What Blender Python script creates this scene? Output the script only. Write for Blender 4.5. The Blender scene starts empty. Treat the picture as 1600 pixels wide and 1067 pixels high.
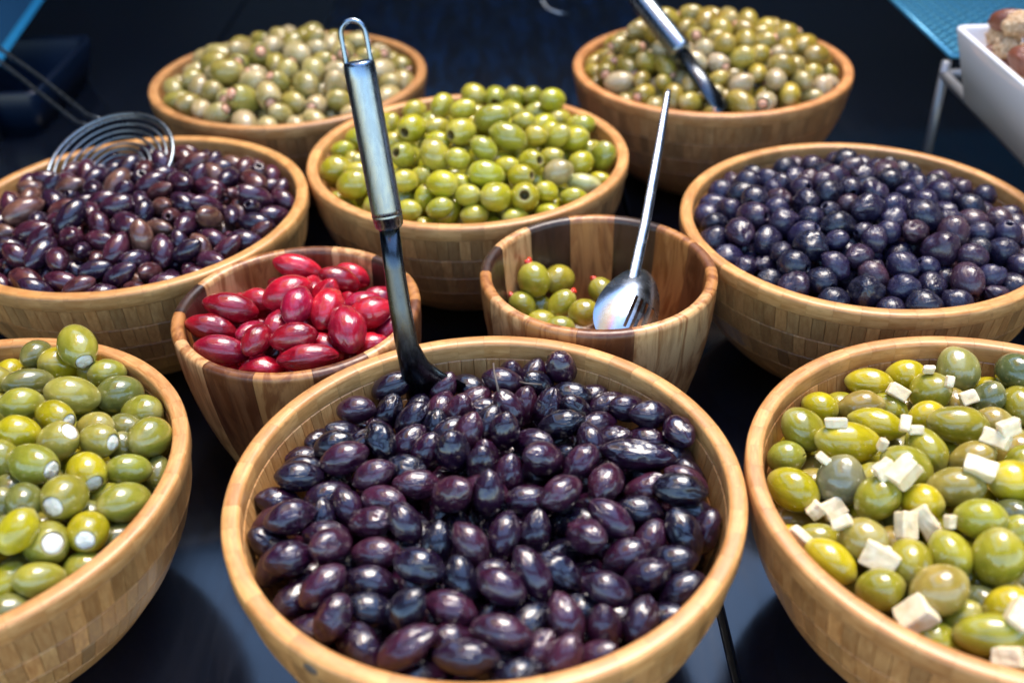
import bpy, bmesh, math, random
from mathutils import Vector, Matrix, noise
R = math.radians
random.seed(11)
C = bpy.context.scene.collection
scn = bpy.context.scene

# ---------------------------------------------------------------- camera
CZ = 0.449213; FPX = 1632.815; PIT = 0.600249; ROLL = -0.030843
_f = Vector((0, math.cos(PIT), -math.sin(PIT))); _u = Vector((0, math.sin(PIT), math.cos(PIT))); _r = Vector((1, 0, 0))
RT = math.cos(ROLL) * _r + math.sin(ROLL) * _u
UP = math.cos(ROLL) * _u - math.sin(ROLL) * _r
FW = _f
CAM = Vector((0, 0, CZ))
cd = bpy.data.cameras.new('camera'); cam = bpy.data.objects.new('camera', cd); C.objects.link(cam)
cd.sensor_width = 36.0; cd.lens = FPX * 36 / 1600; cd.clip_start = .01; cd.clip_end = 200
m3 = Matrix((RT, UP, -FW)).transposed()
cam.matrix_world = Matrix.Translation(CAM) @ m3.to_4x4()
cd.dof.use_dof = True; cd.dof.focus_distance = .585; cd.dof.aperture_fstop = 4.9
scn.camera = cam

# ---------------------------------------------------------------- sky and sun
SUN_EL, SUN_AZ = R(70), R(28)          # azimuth clockwise from +Y (away from the viewer)
w = bpy.data.worlds.new('World'); scn.world = w; w.use_nodes = True
nt = w.node_tree; nt.nodes.clear()
sky = nt.nodes.new('ShaderNodeTexSky'); sky.sky_type = 'NISHITA'; sky.sun_disc = False
sky.air_density = 1.6; sky.dust_density = .3; sky.ozone_density = 6.0; sky.sun_elevation = SUN_EL; sky.sun_rotation = SUN_AZ
bg = nt.nodes.new('ShaderNodeBackground'); bg.inputs['Strength'].default_value = .15
wo = nt.nodes.new('ShaderNodeOutputWorld')
nt.links.new(sky.outputs[0], bg.inputs[0]); nt.links.new(bg.outputs[0], wo.inputs[0])
sd = bpy.data.lights.new('sun', 'SUN'); sd.energy = 1.65; sd.angle = R(28); sd.color = (1, .88, .72)
so = bpy.data.objects.new('sun', sd); C.objects.link(so)
dirv = Vector((math.sin(SUN_AZ) * math.cos(SUN_EL), math.cos(SUN_AZ) * math.cos(SUN_EL), math.sin(SUN_EL)))
so.rotation_euler = (-dirv).to_track_quat('-Z', 'Y').to_euler(); so.location = dirv * 5
scn.view_settings.view_transform = 'Standard'; scn.view_settings.look = 'None'
scn.view_settings.gamma = 1; scn.view_settings.exposure = 2.0

# ---------------------------------------------------------------- helpers
def ray(u, v):
    return (RT * (u - 800) - UP * (v - 533.5) + FW * FPX).normalized()
def at_depth(u, v, d):
    a = ray(u, v); return CAM + a * (d / a.dot(FW))
def at_z(u, v, z):
    a = ray(u, v); return CAM + a * ((z - CZ) / a.z)
def pix(P):
    q = P - CAM; z = q.dot(FW)
    return 800 + FPX * q.dot(RT) / z, 533.5 - FPX * q.dot(UP) / z

def me(name, vs, fs, mats, smooth=True, mi=None):
    m = bpy.data.meshes.new(name); m.from_pydata([tuple(v) for v in vs], [], fs)
    for t in (mats if isinstance(mats, (list, tuple)) else [mats]): m.materials.append(t)
    if smooth: m.polygons.foreach_set('use_smooth', [True] * len(m.polygons))
    if mi: m.polygons.foreach_set('material_index', mi)
    m.update(); return m
def ob(name, data, parent=None, loc=None, col=None, **kw):
    o = bpy.data.objects.new(name, data); C.objects.link(o)
    if parent: o.parent = parent
    if loc is not None: o.location = loc
    if col: o.color = (*col, 1)
    for k, v in kw.items(): o[k] = v
    return o
def thing(name, label, cat, loc=(0, 0, 0), group=None):
    o = bpy.data.objects.new(name, None); C.objects.link(o); o.location = loc
    o.empty_display_size = .02
    o['label'] = label; o['category'] = cat
    if group: o['group'] = group
    return o
def tag(o, label, cat, group=None):
    o['label'] = label; o['category'] = cat
    if group: o['group'] = group
    return o
class MB:
    def __init__(s): s.v = []; s.f = []
    def grid(s, rows, closeu=False):
        n = len(rows[0]); b = len(s.v)
        for r_ in rows: s.v += [Vector(p) for p in r_]
        for i in range(len(rows) - 1):
            for j in range(n if closeu else n - 1):
                k = (j + 1) % n
                s.f.append((b + i * n + j, b + i * n + k, b + (i + 1) * n + k, b + (i + 1) * n + j))
    def fan(s, ring_start, n, c, flip=False):
        b = len(s.v); s.v.append(Vector(c))
        for j in range(n):
            a, d = ring_start + j, ring_start + (j + 1) % n
            s.f.append((d, a, b) if flip else (a, d, b))
    def lathe(s, prof, n=48, M=None):
        rows = []
        for (r_, z) in prof:
            rows.append([Vector((r_ * math.cos(2 * math.pi * j / n), r_ * math.sin(2 * math.pi * j / n), z)) for j in range(n)])
        if M: rows = [[M @ p for p in q] for q in rows]
        s.grid(rows, True)
    def tube(s, pts, rad, n=10, cap=True, flat=1.0, nrm=None):
        pts = [Vector(p) for p in pts]; rows = []; N0 = None
        for i, p in enumerate(pts):
            t = (pts[min(i + 1, len(pts) - 1)] - pts[max(i - 1, 0)]).normalized()
            if N0 is None:
                N0 = Vector(nrm) if nrm else (Vector((0, 0, 1)) if abs(t.z) < .9 else Vector((1, 0, 0)))
            N0 = (N0 - t * N0.dot(t)).normalized(); B = t.cross(N0)
            q = rad[i] if isinstance(rad, (list, tuple)) else rad
            fl = flat[i] if isinstance(flat, (list, tuple)) else flat
            rows.append([p + (N0 * math.cos(2 * math.pi * j / n) * fl + B * math.sin(2 * math.pi * j / n)) * q for j in range(n)])
        b = len(s.v); s.grid(rows, True)
        if cap:
            s.fan(b, n, pts[0], True); s.fan(b + (len(rows) - 1) * n, n, pts[-1])
    def box(s, c, hx, hy, hz, X=Vector((1, 0, 0)), Y=Vector((0, 1, 0)), Z=Vector((0, 0, 1)), bev=0):
        bm = bmesh.new(); bmesh.ops.create_cube(bm, size=2)
        for v in bm.verts: v.co = Vector((v.co.x * hx, v.co.y * hy, v.co.z * hz))
        if bev: bmesh.ops.bevel(bm, geom=bm.edges[:], offset=bev, segments=2, profile=.5, affect='EDGES')
        bm.verts.ensure_lookup_table(); b = len(s.v)
        for v in bm.verts: s.v.append(Vector(c) + X * v.co.x + Y * v.co.y + Z * v.co.z)
        for f_ in bm.faces: s.f.append(tuple(b + v.index for v in f_.verts))
        bm.free()
    def mesh(s, name, mat, smooth=True): 
        m = me(name, s.v, s.f, mat, smooth)
        bm = bmesh.new(); bm.from_mesh(m); bmesh.ops.recalc_face_normals(bm, faces=bm.faces[:]); bm.to_mesh(m); bm.free()
        return m

# ---------------------------------------------------------------- materials
class NT:
    def __init__(s, name):
        s.m = bpy.data.materials.new(name); s.m.use_nodes = True; s.t = s.m.node_tree
        s.b = s.t.nodes['Principled BSDF']
    def n(s, typ, **kw):
        q = s.t.nodes.new(typ)
        for k, v in kw.items(): setattr(q, k, v)
        return q
    def l(s, a, b): s.t.links.new(a, b)
    def put(s, node, sock, val):
        if hasattr(val, 'is_linked') or hasattr(val, 'links'): s.l(val, node.inputs[sock])
        else: node.inputs[sock].default_value = val
    def P(s, **kw):
        for k, v in kw.items(): s.put(s.b, k.replace('_', ' '), v)
    def coords(s, scale=(1, 1, 1), rnd=True):
        tc = s.n('ShaderNodeTexCoord'); mp = s.n('ShaderNodeMapping'); mp.inputs['Scale'].default_value = scale
        if rnd:
            oi = s.n('ShaderNodeObjectInfo'); mu = s.n('ShaderNodeVectorMath', operation='ADD')
            ml = s.n('ShaderNodeMath', operation='MULTIPLY'); s.l(oi.outputs['Random'], ml.inputs[0]); ml.inputs[1].default_value = 37.0
            s.l(tc.outputs['Object'], mp.inputs['Vector']); s.l(mp.outputs[0], mu.inputs[0]); s.l(ml.outputs[0], mu.inputs[1])
            return mu.outputs[0]
        s.l(tc.outputs['Object'], mp.inputs['Vector']); return mp.outputs[0]
    def noise(s, vec, scale, detail=3, rough=.55, dist=0):
        q = s.n('ShaderNodeTexNoise'); s.l(vec, q.inputs['Vector']); q.inputs['Scale'].default_value = scale
        q.inputs['Detail'].default_value = detail; q.inputs['Roughness'].default_value = rough; q.inputs['Distortion'].default_value = dist
        return q.outputs['Fac']
    def ramp(s, fac, stops):
        q = s.n('ShaderNodeValToRGB'); s.l(fac, q.inputs[0]); e = q.color_ramp.elements
        while len(e) < len(stops): e.new(.5)
        for i, (p, c) in enumerate(stops):
            e[i].position = p; e[i].color = (c, c, c, 1) if not isinstance(c, (tuple, list)) else (*c, 1)
        return q.outputs[0]
    def mix(s, fac, a, b, mode='MIX'):
        q = s.n('ShaderNodeMix', data_type='RGBA', blend_type=mode)
        s.put(q, 0, fac); 
        for i, v in ((6, a), (7, b)):
            if isinstance(v, tuple): q.inputs[i].default_value = (*v, 1)
            else: s.l(v, q.inputs[i])
        return q.outputs[2]
    def math(s, op, a, b=0.0):
        q = s.n('ShaderNodeMath', operation=op); s.put(q, 0, a); s.put(q, 1, b); return q.outputs[0]
    def bump(s, h, strength, dist):
        q = s.n('ShaderNodeBump'); s.l(h, q.inputs['Height']); q.inputs['Strength'].default_value = strength
        q.inputs['Distance'].default_value = dist; s.l(q.outputs[0], s.b.inputs['Normal']); return q

def olive_mat(name, dark, speck, rough=(.12, .34), sss=0.0, coat=.6, bmp=.25, mott=.5, tipc=None, spec=.5):
    k = NT(name); v = k.coords()
    oi = k.n('ShaderNodeObjectInfo'); base = oi.outputs['Color']
    n1 = k.noise(v, 1.3, 2); n2 = k.noise(v, 9, 4, .6); n3 = k.noise(v, 26, 3, .6)
    c = k.mix(k.ramp(n1, [(.35, 0), (.68, mott)]), base, dark, 'MULTIPLY')
    c = k.mix(k.ramp(n2, [(.60, 0), (.74, .45)]), c, speck)
    c = k.mix(k.ramp(n3, [(.66, 0), (.72, .5)]), c, speck)
    if tipc:
        tc = k.n('ShaderNodeTexCoord'); sx = k.n('ShaderNodeSeparateXYZ'); k.l(tc.outputs['Object'], sx.inputs[0])
        c = k.mix(k.ramp(k.math('ABSOLUTE', sx.outputs[0]), [(.7, 0), (1, .5)]), c, tipc)
    k.P(Base_Color=c, Roughness=k.ramp(k.noise(v, 3.0, 3), [(.3, rough[0]), (.72, rough[1])]), Coat_Weight=coat, Coat_Roughness=.04, Specular_IOR_Level=spec)
    if sss: k.P(Subsurface_Weight=sss, Subsurface_Radius=(.9, .7, .2), Subsurface_Scale=.0025)
    fold = k.noise(k.coords((.8, 2.6, 2.6)), 1.6, 3, .6, 1.2)
    k.bump(k.mix(.12, fold, k.noise(v, 5, 2)), bmp, .0009)
    return k.m

M = {}
M['black'] = olive_mat('wet_black_olive_skin', (.35, .25, .5), (.05, .022, .03), (.04, .15), 0, .7, .8, .9)
M['plum'] = olive_mat('plum_olive_skin', (.3, .22, .35), (.13, .06, .05), (.08, .28), 0, .45, .35, .9)
M['ink'] = olive_mat('inky_olive_skin', (.4, .4, .65), (.07, .05, .085), (.16, .42), 0, .3, .8, .9)
M['red'] = olive_mat('crimson_olive_skin', (.45, .2, .5), (.60, .07, .08), (.09, .32), .15, .45, .5, .9)
M['green'] = olive_mat('green_olive_skin', (.66, .68, .5), (.48, .40, .12), (.07, .28), .15, .6, .2, .9, (.40, .34, .12))
M['pale'] = olive_mat('pale_olive_skin', (.65, .66, .45), (.50, .42, .20), (.15, .4), .15, .4, .25, .9, (.48, .36, .18))

def simple(name, col, rough=.5, metal=0, **kw):
    k = NT(name); k.P(Base_Color=(*col, 1), Roughness=rough, Metallic=metal, **kw); return k
k = simple('olive_flesh', (.16, .11, .03), .5); M['flesh'] = k.m
k = NT('white_filling'); v = k.coords((1, 1, 1)); k.P(Base_Color=k.mix(k.noise(v, 3), (.82, .80, .72), (.66, .62, .50)), Roughness=.45, Subsurface_Weight=.2, Subsurface_Scale=.002); k.bump(k.noise(v, 7, 4), .5, .001); M['fill'] = k.m
k = NT('cheese'); v = k.coords((1, 1, 1)); k.P(Base_Color=k.mix(k.ramp(k.noise(v, 200, 3), [(.3, 0), (.7, 1)]), (.80, .72, .52), (.68, .54, .30)), Roughness=.42, Subsurface_Weight=.25, Subsurface_Scale=.003); k.bump(k.noise(v, 400, 4), .3, .001); M['cheese'] = k.m
k = NT('pimento'); v = k.coords(); k.P(Base_Color=k.mix(k.noise(v, 3), (.65, .03, .02), (.8, .08, .03)), Roughness=.2, Coat_Weight=.5); M['pimento'] = k.m
k = NT('pink_stuffing'); v = k.coords(); k.P(Base_Color=k.mix(k.noise(v, 3), (.62, .28, .16), (.7, .42, .28)), Roughness=.35); M['pink'] = k.m
k = simple('stem_brown', (.10, .075, .06), .55); M['stem'] = k.m

def bamboo(name, grain):          # grain: stretch of the streaks in x (radial), y (round the bowl), z (up)
    k = NT(name); v = k.coords(grain); v2 = k.coords((1, 1, 1)); oi = k.n('ShaderNodeObjectInfo')
    streak = k.noise(v, 1, 4, .6, .4); fine = k.noise(v, 3.2, 3, .6)
    c = k.mix(k.ramp(streak, [(.32, 0), (.66, 1)]), (.46, .20, .058), (.68, .365, .135))
    c = k.mix(k.ramp(fine, [(.58, 0), (.74, .55)]), c, (.25, .115, .035))
    pores = k.noise(k.coords((1, 1, .45)), 2600, 2)
    c = k.mix(k.ramp(pores, [(.60, 0), (.72, .35)]), c, (.20, .09, .03))
    c = k.mix(k.ramp(k.noise(v2, 150, 4, .6), [(.62, 0), (.76, .55)]), c, (.20, .085, .03))
    c = k.mix(k.ramp(k.noise(k.coords((1, 1, 1)), 45, 3), [(.40, .35), (.62, 0)]), c, (.30, .12, .035))
    c = k.mix(1.0, c, oi.outputs['Color'], 'MULTIPLY')
    k.P(Base_Color=c, Roughness=k.ramp(streak, [(.3, .34), (.7, .52)]), Coat_Weight=.22, Coat_Roughness=.22)
    k.bump(k.mix(.5, streak, pores), .22, .0004)
    return k.m
M['bamboo_block'] = bamboo('bamboo_upright_grain', (520, 520, 60))
M['bamboo_rim'] = bamboo('bamboo_rim_grain', (430, 45, 330))

k = NT('acacia'); v = k.coords((60, 60, 14)); v2 = k.coords((170, 170, 9)); oi = k.n('ShaderNodeObjectInfo')
a = k.noise(v, 1, 5, .6, 1.6); b = k.noise(v2, 1, 5, .65, .5)
c = k.mix(k.ramp(a, [(.46, 0), (.58, .8)]), oi.outputs['Color'], (.45, .28, .16), 'MULTIPLY')
c = k.mix(k.ramp(b, [(.50, 0), (.72, .55)]), c, (.30, .18, .10), 'MULTIPLY')
k.P(Base_Color=c, Roughness=k.ramp(b, [(.3, .33), (.7, .5)]), Coat_Weight=.2, Coat_Roughness=.25); k.bump(b, .22, .0006); M['acacia'] = k.m

def steel(name, col, rough, stretch, bs=.1):
    k = NT(name); v = k.coords(stretch); n_ = k.noise(v, 1, 4, .6); v2 = k.coords((1, 1, 1))
    k.P(Base_Color=k.mix(n_, tuple(x * .88 for x in col), col), Metallic=1.0, Roughness=k.ramp(n_, [(.3, rough * .75), (.7, rough * 1.3)])); k.bump(n_, bs, .0002); return k.m
M['steel'] = steel('brushed_steel', (.25, .31, .38), .27, (600, 600, 12), .02)
M['polish'] = steel('polished_steel', (.46, .49, .53), .24, (120, 120, 25), .0)
M['steel_darkrefl'] = steel('steel_dark_reflection', (.075, .085, .10), .25, (400, 400, 60), .05)  # base darkened to stand in for dark surroundings mirrored in the shafts
M['wire'] = steel('wire_steel', (.22, .26, .30), .30, (300, 300, 300), .03)

k = simple('grey_stand', (.30, .31, .33), .4, .6); M['stand'] = k.m
k = NT('black_lacquer_table'); v = k.coords((1, 1, 1)); v2 = k.coords((90, 9, 9))
sc = k.noise(v2, 1, 5, .65, .6); big_ = k.noise(v, 7, 4, .6)
k.P(Base_Color=k.mix(k.ramp(sc, [(.45, 0), (.8, 1)]), (.004, .006, .011), (.008, .010, .016)), Roughness=k.ramp(k.mix(.5, sc, big_), [(.3, .07), (.75, .22)]), Specular_IOR_Level=.5); k.bump(sc, .05, .0003); M['table'] = k.m
k = NT('dark_cabinet'); v = k.coords((3, 3, 3)); k.P(Base_Color=k.mix(k.noise(v, 2), (.004, .005, .010), (.010, .013, .024)), Roughness=.45); M['cabinet'] = k.m
k = simple('white_glaze', (.80, .80, .82), .18, Coat_Weight=.4); M['glaze'] = k.m
k = NT('blue_perforated_metal'); v = k.coords(); k.P(Base_Color=k.mix(k.noise(v, 20), (.06, .30, .50), (.10, .38, .56)), Roughness=.35, Metallic=.3); M['blue'] = k.m
k = simple('navy_plastic', (.002, .009, .026), .38); M['navy'] = k.m
k = NT('navy_glint_sheet'); v = k.coords((1, 1, 1)); k.P(Base_Color=k.mix(k.ramp(k.noise(k.coords((60, 9, 9)), 1, 5, .7), [(.45, 0), (.75, 1)]), (.001, .003, .009), (.003, .026, .075)), Roughness=.35); M['glints'] = k.m  # blue streaks painted in place of reflections on the table
k = simple('blue_pane', (.012, .05, .10), .12); M['pane'] = k.m
k = simple('cyan_edge', (.02, .20, .36), .25); M['cyan'] = k.m
k = NT('date_skin'); v = k.coords(); k.P(Base_Color=k.mix(k.noise(v, 3, 4), (.10, .025, .015), (.28, .09, .04)), Roughness=.3, Coat_Weight=.3); k.bump(k.noise(v, 5, 4), .6, .002); M['date'] = k.m
k = NT('walnut'); v = k.coords(); k.P(Base_Color=k.mix(k.ramp(k.noise(v, 4, 4), [(.35, 0), (.65, 1)]), (.45, .24, .10), (.78, .56, .34)), Roughness=.5); k.bump(k.noise(v, 6, 4), .8, .003); M['walnut'] = k.m
def cloth(name, col):
    k = NT(name); t = k.n('ShaderNodeBsdfTranslucent'); t.inputs['Color'].default_value = (*col, 1); mx = k.n('ShaderNodeMixShader'); mx.inputs[0].default_value = .85
    k.P(Base_Color=(*col, 1), Roughness=.8); k.l(k.b.outputs[0], mx.inputs[1]); k.l(t.outputs[0], mx.inputs[2]); k.l(mx.outputs[0], k.t.nodes['Material Output'].inputs[0]); return k.m
M['awnred'] = cloth('red_awning_cloth', (.85, .02, .03)); M['awntan'] = cloth('tan_awning_cloth', (.55, .36, .14))

# ---------------------------------------------------------------- the setting
XS = .1098
def board(x0, x1, y0=-.35, y1=1.62):
    b = MB(); g = .0016
    b.box(((x0 + x1) / 2, (y0 + y1) / 2, -.012), (x1 - x0) / 2 - g, (y1 - y0) / 2, .012, bev=.0012)
    return b.mesh('table_board', M['table'], False)
table = thing('table', 'black lacquered board table under all the bowls', 'table', (0, .6, -.024))
del table['category']; del table['label']; table['kind'] = 'structure'
edges = [XS - .98, XS - .49, XS, XS + .49, XS + .98]
for i in range(4):
    o = ob('table_board', board(edges[i], edges[i + 1]), table); o.matrix_parent_inverse = table.matrix_world.inverted(); o.location = (0, 0, 0)
    o.parent = table; o.matrix_parent_inverse = Matrix.Translation((0, -.6, .024))
b = MB(); b.box((XS, .635, -.030), .97, .97, .005); sub = ob('table_frame', b.mesh('table_frame', M['cabinet'], False), table); sub.matrix_parent_inverse = Matrix.Translation((0, -.6, .024))
b = MB(); b.box((XS, 1.70, .45), 1.3, .03, .62, bev=.004)
o = ob('back_wall', b.mesh('back_wall', M['cabinet'], False)); o['kind'] = 'structure'
for sx in (-1, 1):
    b = MB(); b.box((XS + sx * 1.12, .95, .25), .02, .72, .45, bev=.004)
    o = ob('side_wall', b.mesh('side_wall', M['cabinet'], False)); o['kind'] = 'structure'

# added unseen canopy blocks low sky for crisper highlights; striped cloth high above it
aw = thing('sky_blocker', 'unseen dark canopy added to block side sky, open above the bowls', 'light blocker', (0, 0, 0))
def apart(name, x0, x1, y0, y1, z0, z1, mat):
    b = MB(); b.box(((x0 + x1) / 2, (y0 + y1) / 2, (z0 + z1) / 2), (x1 - x0) / 2, (y1 - y0) / 2, (z1 - z0) / 2, bev=.003)
    return ob(name, b.mesh(name, mat, False), aw)
AX0, AX1, AY0, AY1, AZ = -.62, .68, -.26, 1.42, .98
apart('blocker_panel', -2.2, AX0, -.62, 2.0, AZ, AZ + .02, M['cabinet']); apart('blocker_panel', AX1, 2.2, -.62, 2.0, AZ, AZ + .02, M['cabinet'])
apart('blocker_panel', AX0, AX1, -.62, AY0, AZ + .001, AZ + .021, M['cabinet']); apart('blocker_panel', AX0, AX1, AY1, 2.0, AZ + .001, AZ + .021, M['cabinet'])
for x, y in ((-2.1, -.55), (2.1, -.55), (-2.1, 1.9), (2.1, 1.9)): apart('blocker_post', x - .03, x + .03, y - .03, y + .03, -.9, AZ, M['cabinet'])
cl = thing('striped_cloth', 'red and tan awning cloth stretched high above the stall', 'cloth', (0, 0, 0))
for nm, x0, x1, mt in (('tan_stripe', -1.5, -.52, 'awntan'), ('red_stripe', -.52, -.22, 'awnred')):
    b = MB(); b.grid([[Vector((x0 + (x1 - x0) * i / 8, -.5 + 2.8 * j / 20, 3.2 + .03 * math.sin(j * .9) + .015 * math.sin(i * 1.3))) for i in range(9)] for j in range(21)]); ob(nm, b.mesh(nm, M[mt]), cl)

# ---------------------------------------------------------------- bowls
BOWL = {'FC': (-0.0153, 0.37847, 0.11, 0.12485), 'ML': (-0.27254, 0.68446, 0.11, 0.12677), 'CB': (-0.03002, 0.75908, 0.11, 0.12539), 'MR': (0.24349, 0.63358, 0.11, 0.1248), 'FR': (0.23323, 0.36694, 0.11, 0.12249), 'FL': (-0.28669, 0.39505, 0.11, 0.12117), 'BL': (-0.19953, 0.94681, 0.11, 0.12733), 'BR': (0.19245, 0.94262, 0.11, 0.12779), 'S1': (-0.13055, 0.54096, 0.1105, 0.07539), 'S2': (0.05552, 0.56759, 0.1142, 0.07468)}
HB = .11
def r_out(d): return .05 + .075 * max(1 - (d / HB) ** 2, 0) ** (1 / 1.5)
NB = 98; NR = 49; RIMH = .0105; ROWH = .0175
def bamboo_meshes():
    rows = []
    for i in range(4):
        d0 = RIMH + i * ROWH; d1 = d0 + ROWH; h = math.pi / NB; b = MB(); c = .055; rec = .0008; t = .0088
        for side in (0, 1):
            g = []
            for (dd, rr) in ((d0, 1), (d0 + .0006, 0), (d1 - .0006, 0), (d1, 1)):
                row = []
                for (aa, ra) in ((-h, 1), (-h * (1 - c), 0), (h * (1 - c), 0), (h, 1)):
                    q = r_out(dd) - (t if side else .0004)
                    q += (rec if side else -rec) * max(rr, ra)
                    row.append(Vector((q * math.cos(aa), q * math.sin(aa), -dd)))
                g.append(row if not side else row[::-1])
            b.grid(g)
        rows.append(b.mesh('block', M['bamboo_block'], False))
    h = math.pi / NR; b = MB(); n = 3; g = []
    ro, ri, s = .125, .1162, .0016
    cs = [(ro - .0006, -RIMH), (ro, -RIMH + .001), (ro, -s * 1.3), (ro - s * .35, -s * .35), (ro - s * 1.4, 0), (ri + s * 1.4, 0), (ri + s * .35, -s * .35), (ri, -s * 1.4), (ri - .0001, -RIMH)]
    for (q, z) in cs:
        g.append([Vector((q * math.cos(a), q * math.sin(a), z)) for a in [-h + .0004 + (2 * h - .0008) * j / n for j in range(n + 1)]])
    b.grid(g); rim = b.mesh('rim_segment', M['bamboo_rim'], True)
    b = MB(); d0 = RIMH + 4 * ROWH
    prof = [(r_out(d0) - .0004, -d0)] + [(r_out(d) - .0003, -d) for d in (.084, .088, .092, .096, .1, .104, .107)] + [(.047, -.1095), (.0, -.1095)]
    b.lathe(prof, 64); b.lathe([(r_out(d0) - .009, -d0), (.085, -.086), (.066, -.095), (0.001, -.098)], 64)
    return rows, rim, b.mesh('base', M['bamboo_block'])
ROWM, RIMM, BASEM = bamboo_meshes()
b = MB(); src_ = ROWM[3]
for j in range(NB):
    rt_ = Matrix.Rotation(j * 2 * math.pi / NB, 3, 'Z'); k0 = len(b.v)
    b.v += [rt_ @ v_.co for v_ in src_.vertices]; b.f += [tuple(k0 + q for q in p_.vertices) for p_ in src_.polygons]
LOWM = me('lower_block', b.v, b.f, M['bamboo_block'], False)
BL_LABEL = dict(
 FC='front middle bamboo bowl brimming with glossy black olives, steel ladle standing in it',
 ML='bamboo bowl of plum-brown olives at the left, round wire skimmer on its far rim',
 CB='bamboo bowl heaped with bright green pitted olives in the middle of the table',
 MR='bamboo bowl of small blue-black olives at the right, behind the cheese and olive bowl',
 FR='bamboo bowl of green olives and white cheese pieces at the front right',
 FL='bamboo bowl of white-stuffed green olives cut off by the front left edge',
 BL='far left bamboo bowl of pale pink-stuffed olives, nothing stuck in it',
 BR='far right bamboo bowl of pale golden olives with a steel utensil leaning in it')
def make_bamboo(key, seed, tone):
    x, y, z, R_ = BOWL[key]; rnd = random.Random(seed)
    root = thing('bamboo_bowl', BL_LABEL[key], 'bowl', (x, y, 0), 'bamboo bowls on the black table')
    s = R_ / .125
    def part(name, mesh, rot, col):
        o = ob(name, mesh, root, (0, 0, z), col); o.rotation_euler.z = rot; o.scale = (s, s, z / HB)
        return o
    ph = rnd.uniform(0, 6)
    for j in range(NR):
        t = rnd.gauss(1.02, .075); part('rim_segment', RIMM, ph + j * 2 * math.pi / NR, (tone[0] * t, tone[1] * t, tone[2] * t))
    for i in range(4):
        off = rnd.uniform(0, 1)
        for j in range(NB):
            t = rnd.choice((.66, .78, .87, .94, 1, 1.05)) + rnd.uniform(-.06, .06); wv = rnd.uniform(-.05, .05)
            if i < 3: part('block', ROWM[i], ph + (j + off) * 2 * math.pi / NB, (tone[0] * t * (1 + wv), tone[1] * t, tone[2] * t * (1 - wv)))
    part('lower_block', LOWM, ph, tone)['kind'] = 'stuff'
    part('base', BASEM, 0, (tone[0] * .8, tone[1] * .8, tone[2] * .8))
    return root
ORDER = ['FC', 'FL', 'FR', 'ML', 'MR', 'CB', 'BL', 'BR']
TONE = dict(FC=(1, .97, .9), FL=(.98, .95, .9), FR=(.97, .9, .85), ML=(1, .97, .85), MR=(1, .95, .85), CB=(1.05, 1, .95), BL=(.82, .78, .75), BR=(1, .88, .85))
for i, kx in enumerate(ORDER): make_bamboo(kx, 100 + i, TONE[kx])

PALE, HONEY, BROWN, DARK = (.62, .34, .14), (.42, .18, .052), (.19, .070, .024), (.045, .018, .010)
def make_acacia(key, label, cols, ph, floor):
    x, y, z, R_ = BOWL[key]; N = len(cols)
    root = thing('acacia_bowl', label, 'bowl', (x, y, 0), 'small acacia bowls')
    rk = lambda d: R_ * (1 - .32 * (d / z) ** 2)
    t = .0075; h = math.pi / N; s = .0018
    cs = [(rk(d), z - d) for d in (z, z * .85, z * .7, z * .55, z * .4, z * .25, z * .12, .004)]
    cs += [(R_ - .0002, z - .0016), (R_ - s, z), (R_ - t + s, z), (R_ - t + .0002, z - .0016)]
    cs += [(rk(d) - t, z - d) for d in (.004, z * .12, z * .25, z * .4, z * .55, z - floor)] + [(0.002, floor)]
    b = MB(); n = 5
    b.grid([[Vector((q * math.cos(a), q * math.sin(a), zz)) for a in [-h + .0012 + (2 * h - .0024) * j / n for j in range(n + 1)]] for q, zz in cs])
    m = b.mesh('stave', M['acacia'])
    for j, c in enumerate(cols):
        o = ob('stave', m, root, (0, 0, 0), c); o.rotation_euler.z = ph + j * 2 * math.pi / N
    b = MB(); b.lathe([(rk(z) - .001, .0005), (0, .0005)], 40); b.lathe([(rk(z - floor) - t - .0005, floor - .0008), (0, floor - .0008)], 40)
    ob('base', b.mesh('base', M['acacia']), root, (0, 0, 0), BROWN)
    return root
# stave colours start at the +X side (the viewer's right) and go round through the far side
make_acacia('S1', 'small acacia bowl of crimson olives between the front bowl and the plum olives',
    [HONEY, DARK, PALE, BROWN, HONEY, PALE, DARK, HONEY, PALE, BROWN, HONEY, BROWN, PALE, BROWN], .267, .03)
make_acacia('S2', 'small dark-striped acacia bowl, nearly empty, holding a few green olives and a slotted spoon',
    [BROWN, HONEY, DARK, HONEY, DARK, PALE, DARK, HONEY, PALE, HONEY, BROWN, PALE, PALE, HONEY], .199, .048)

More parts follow.
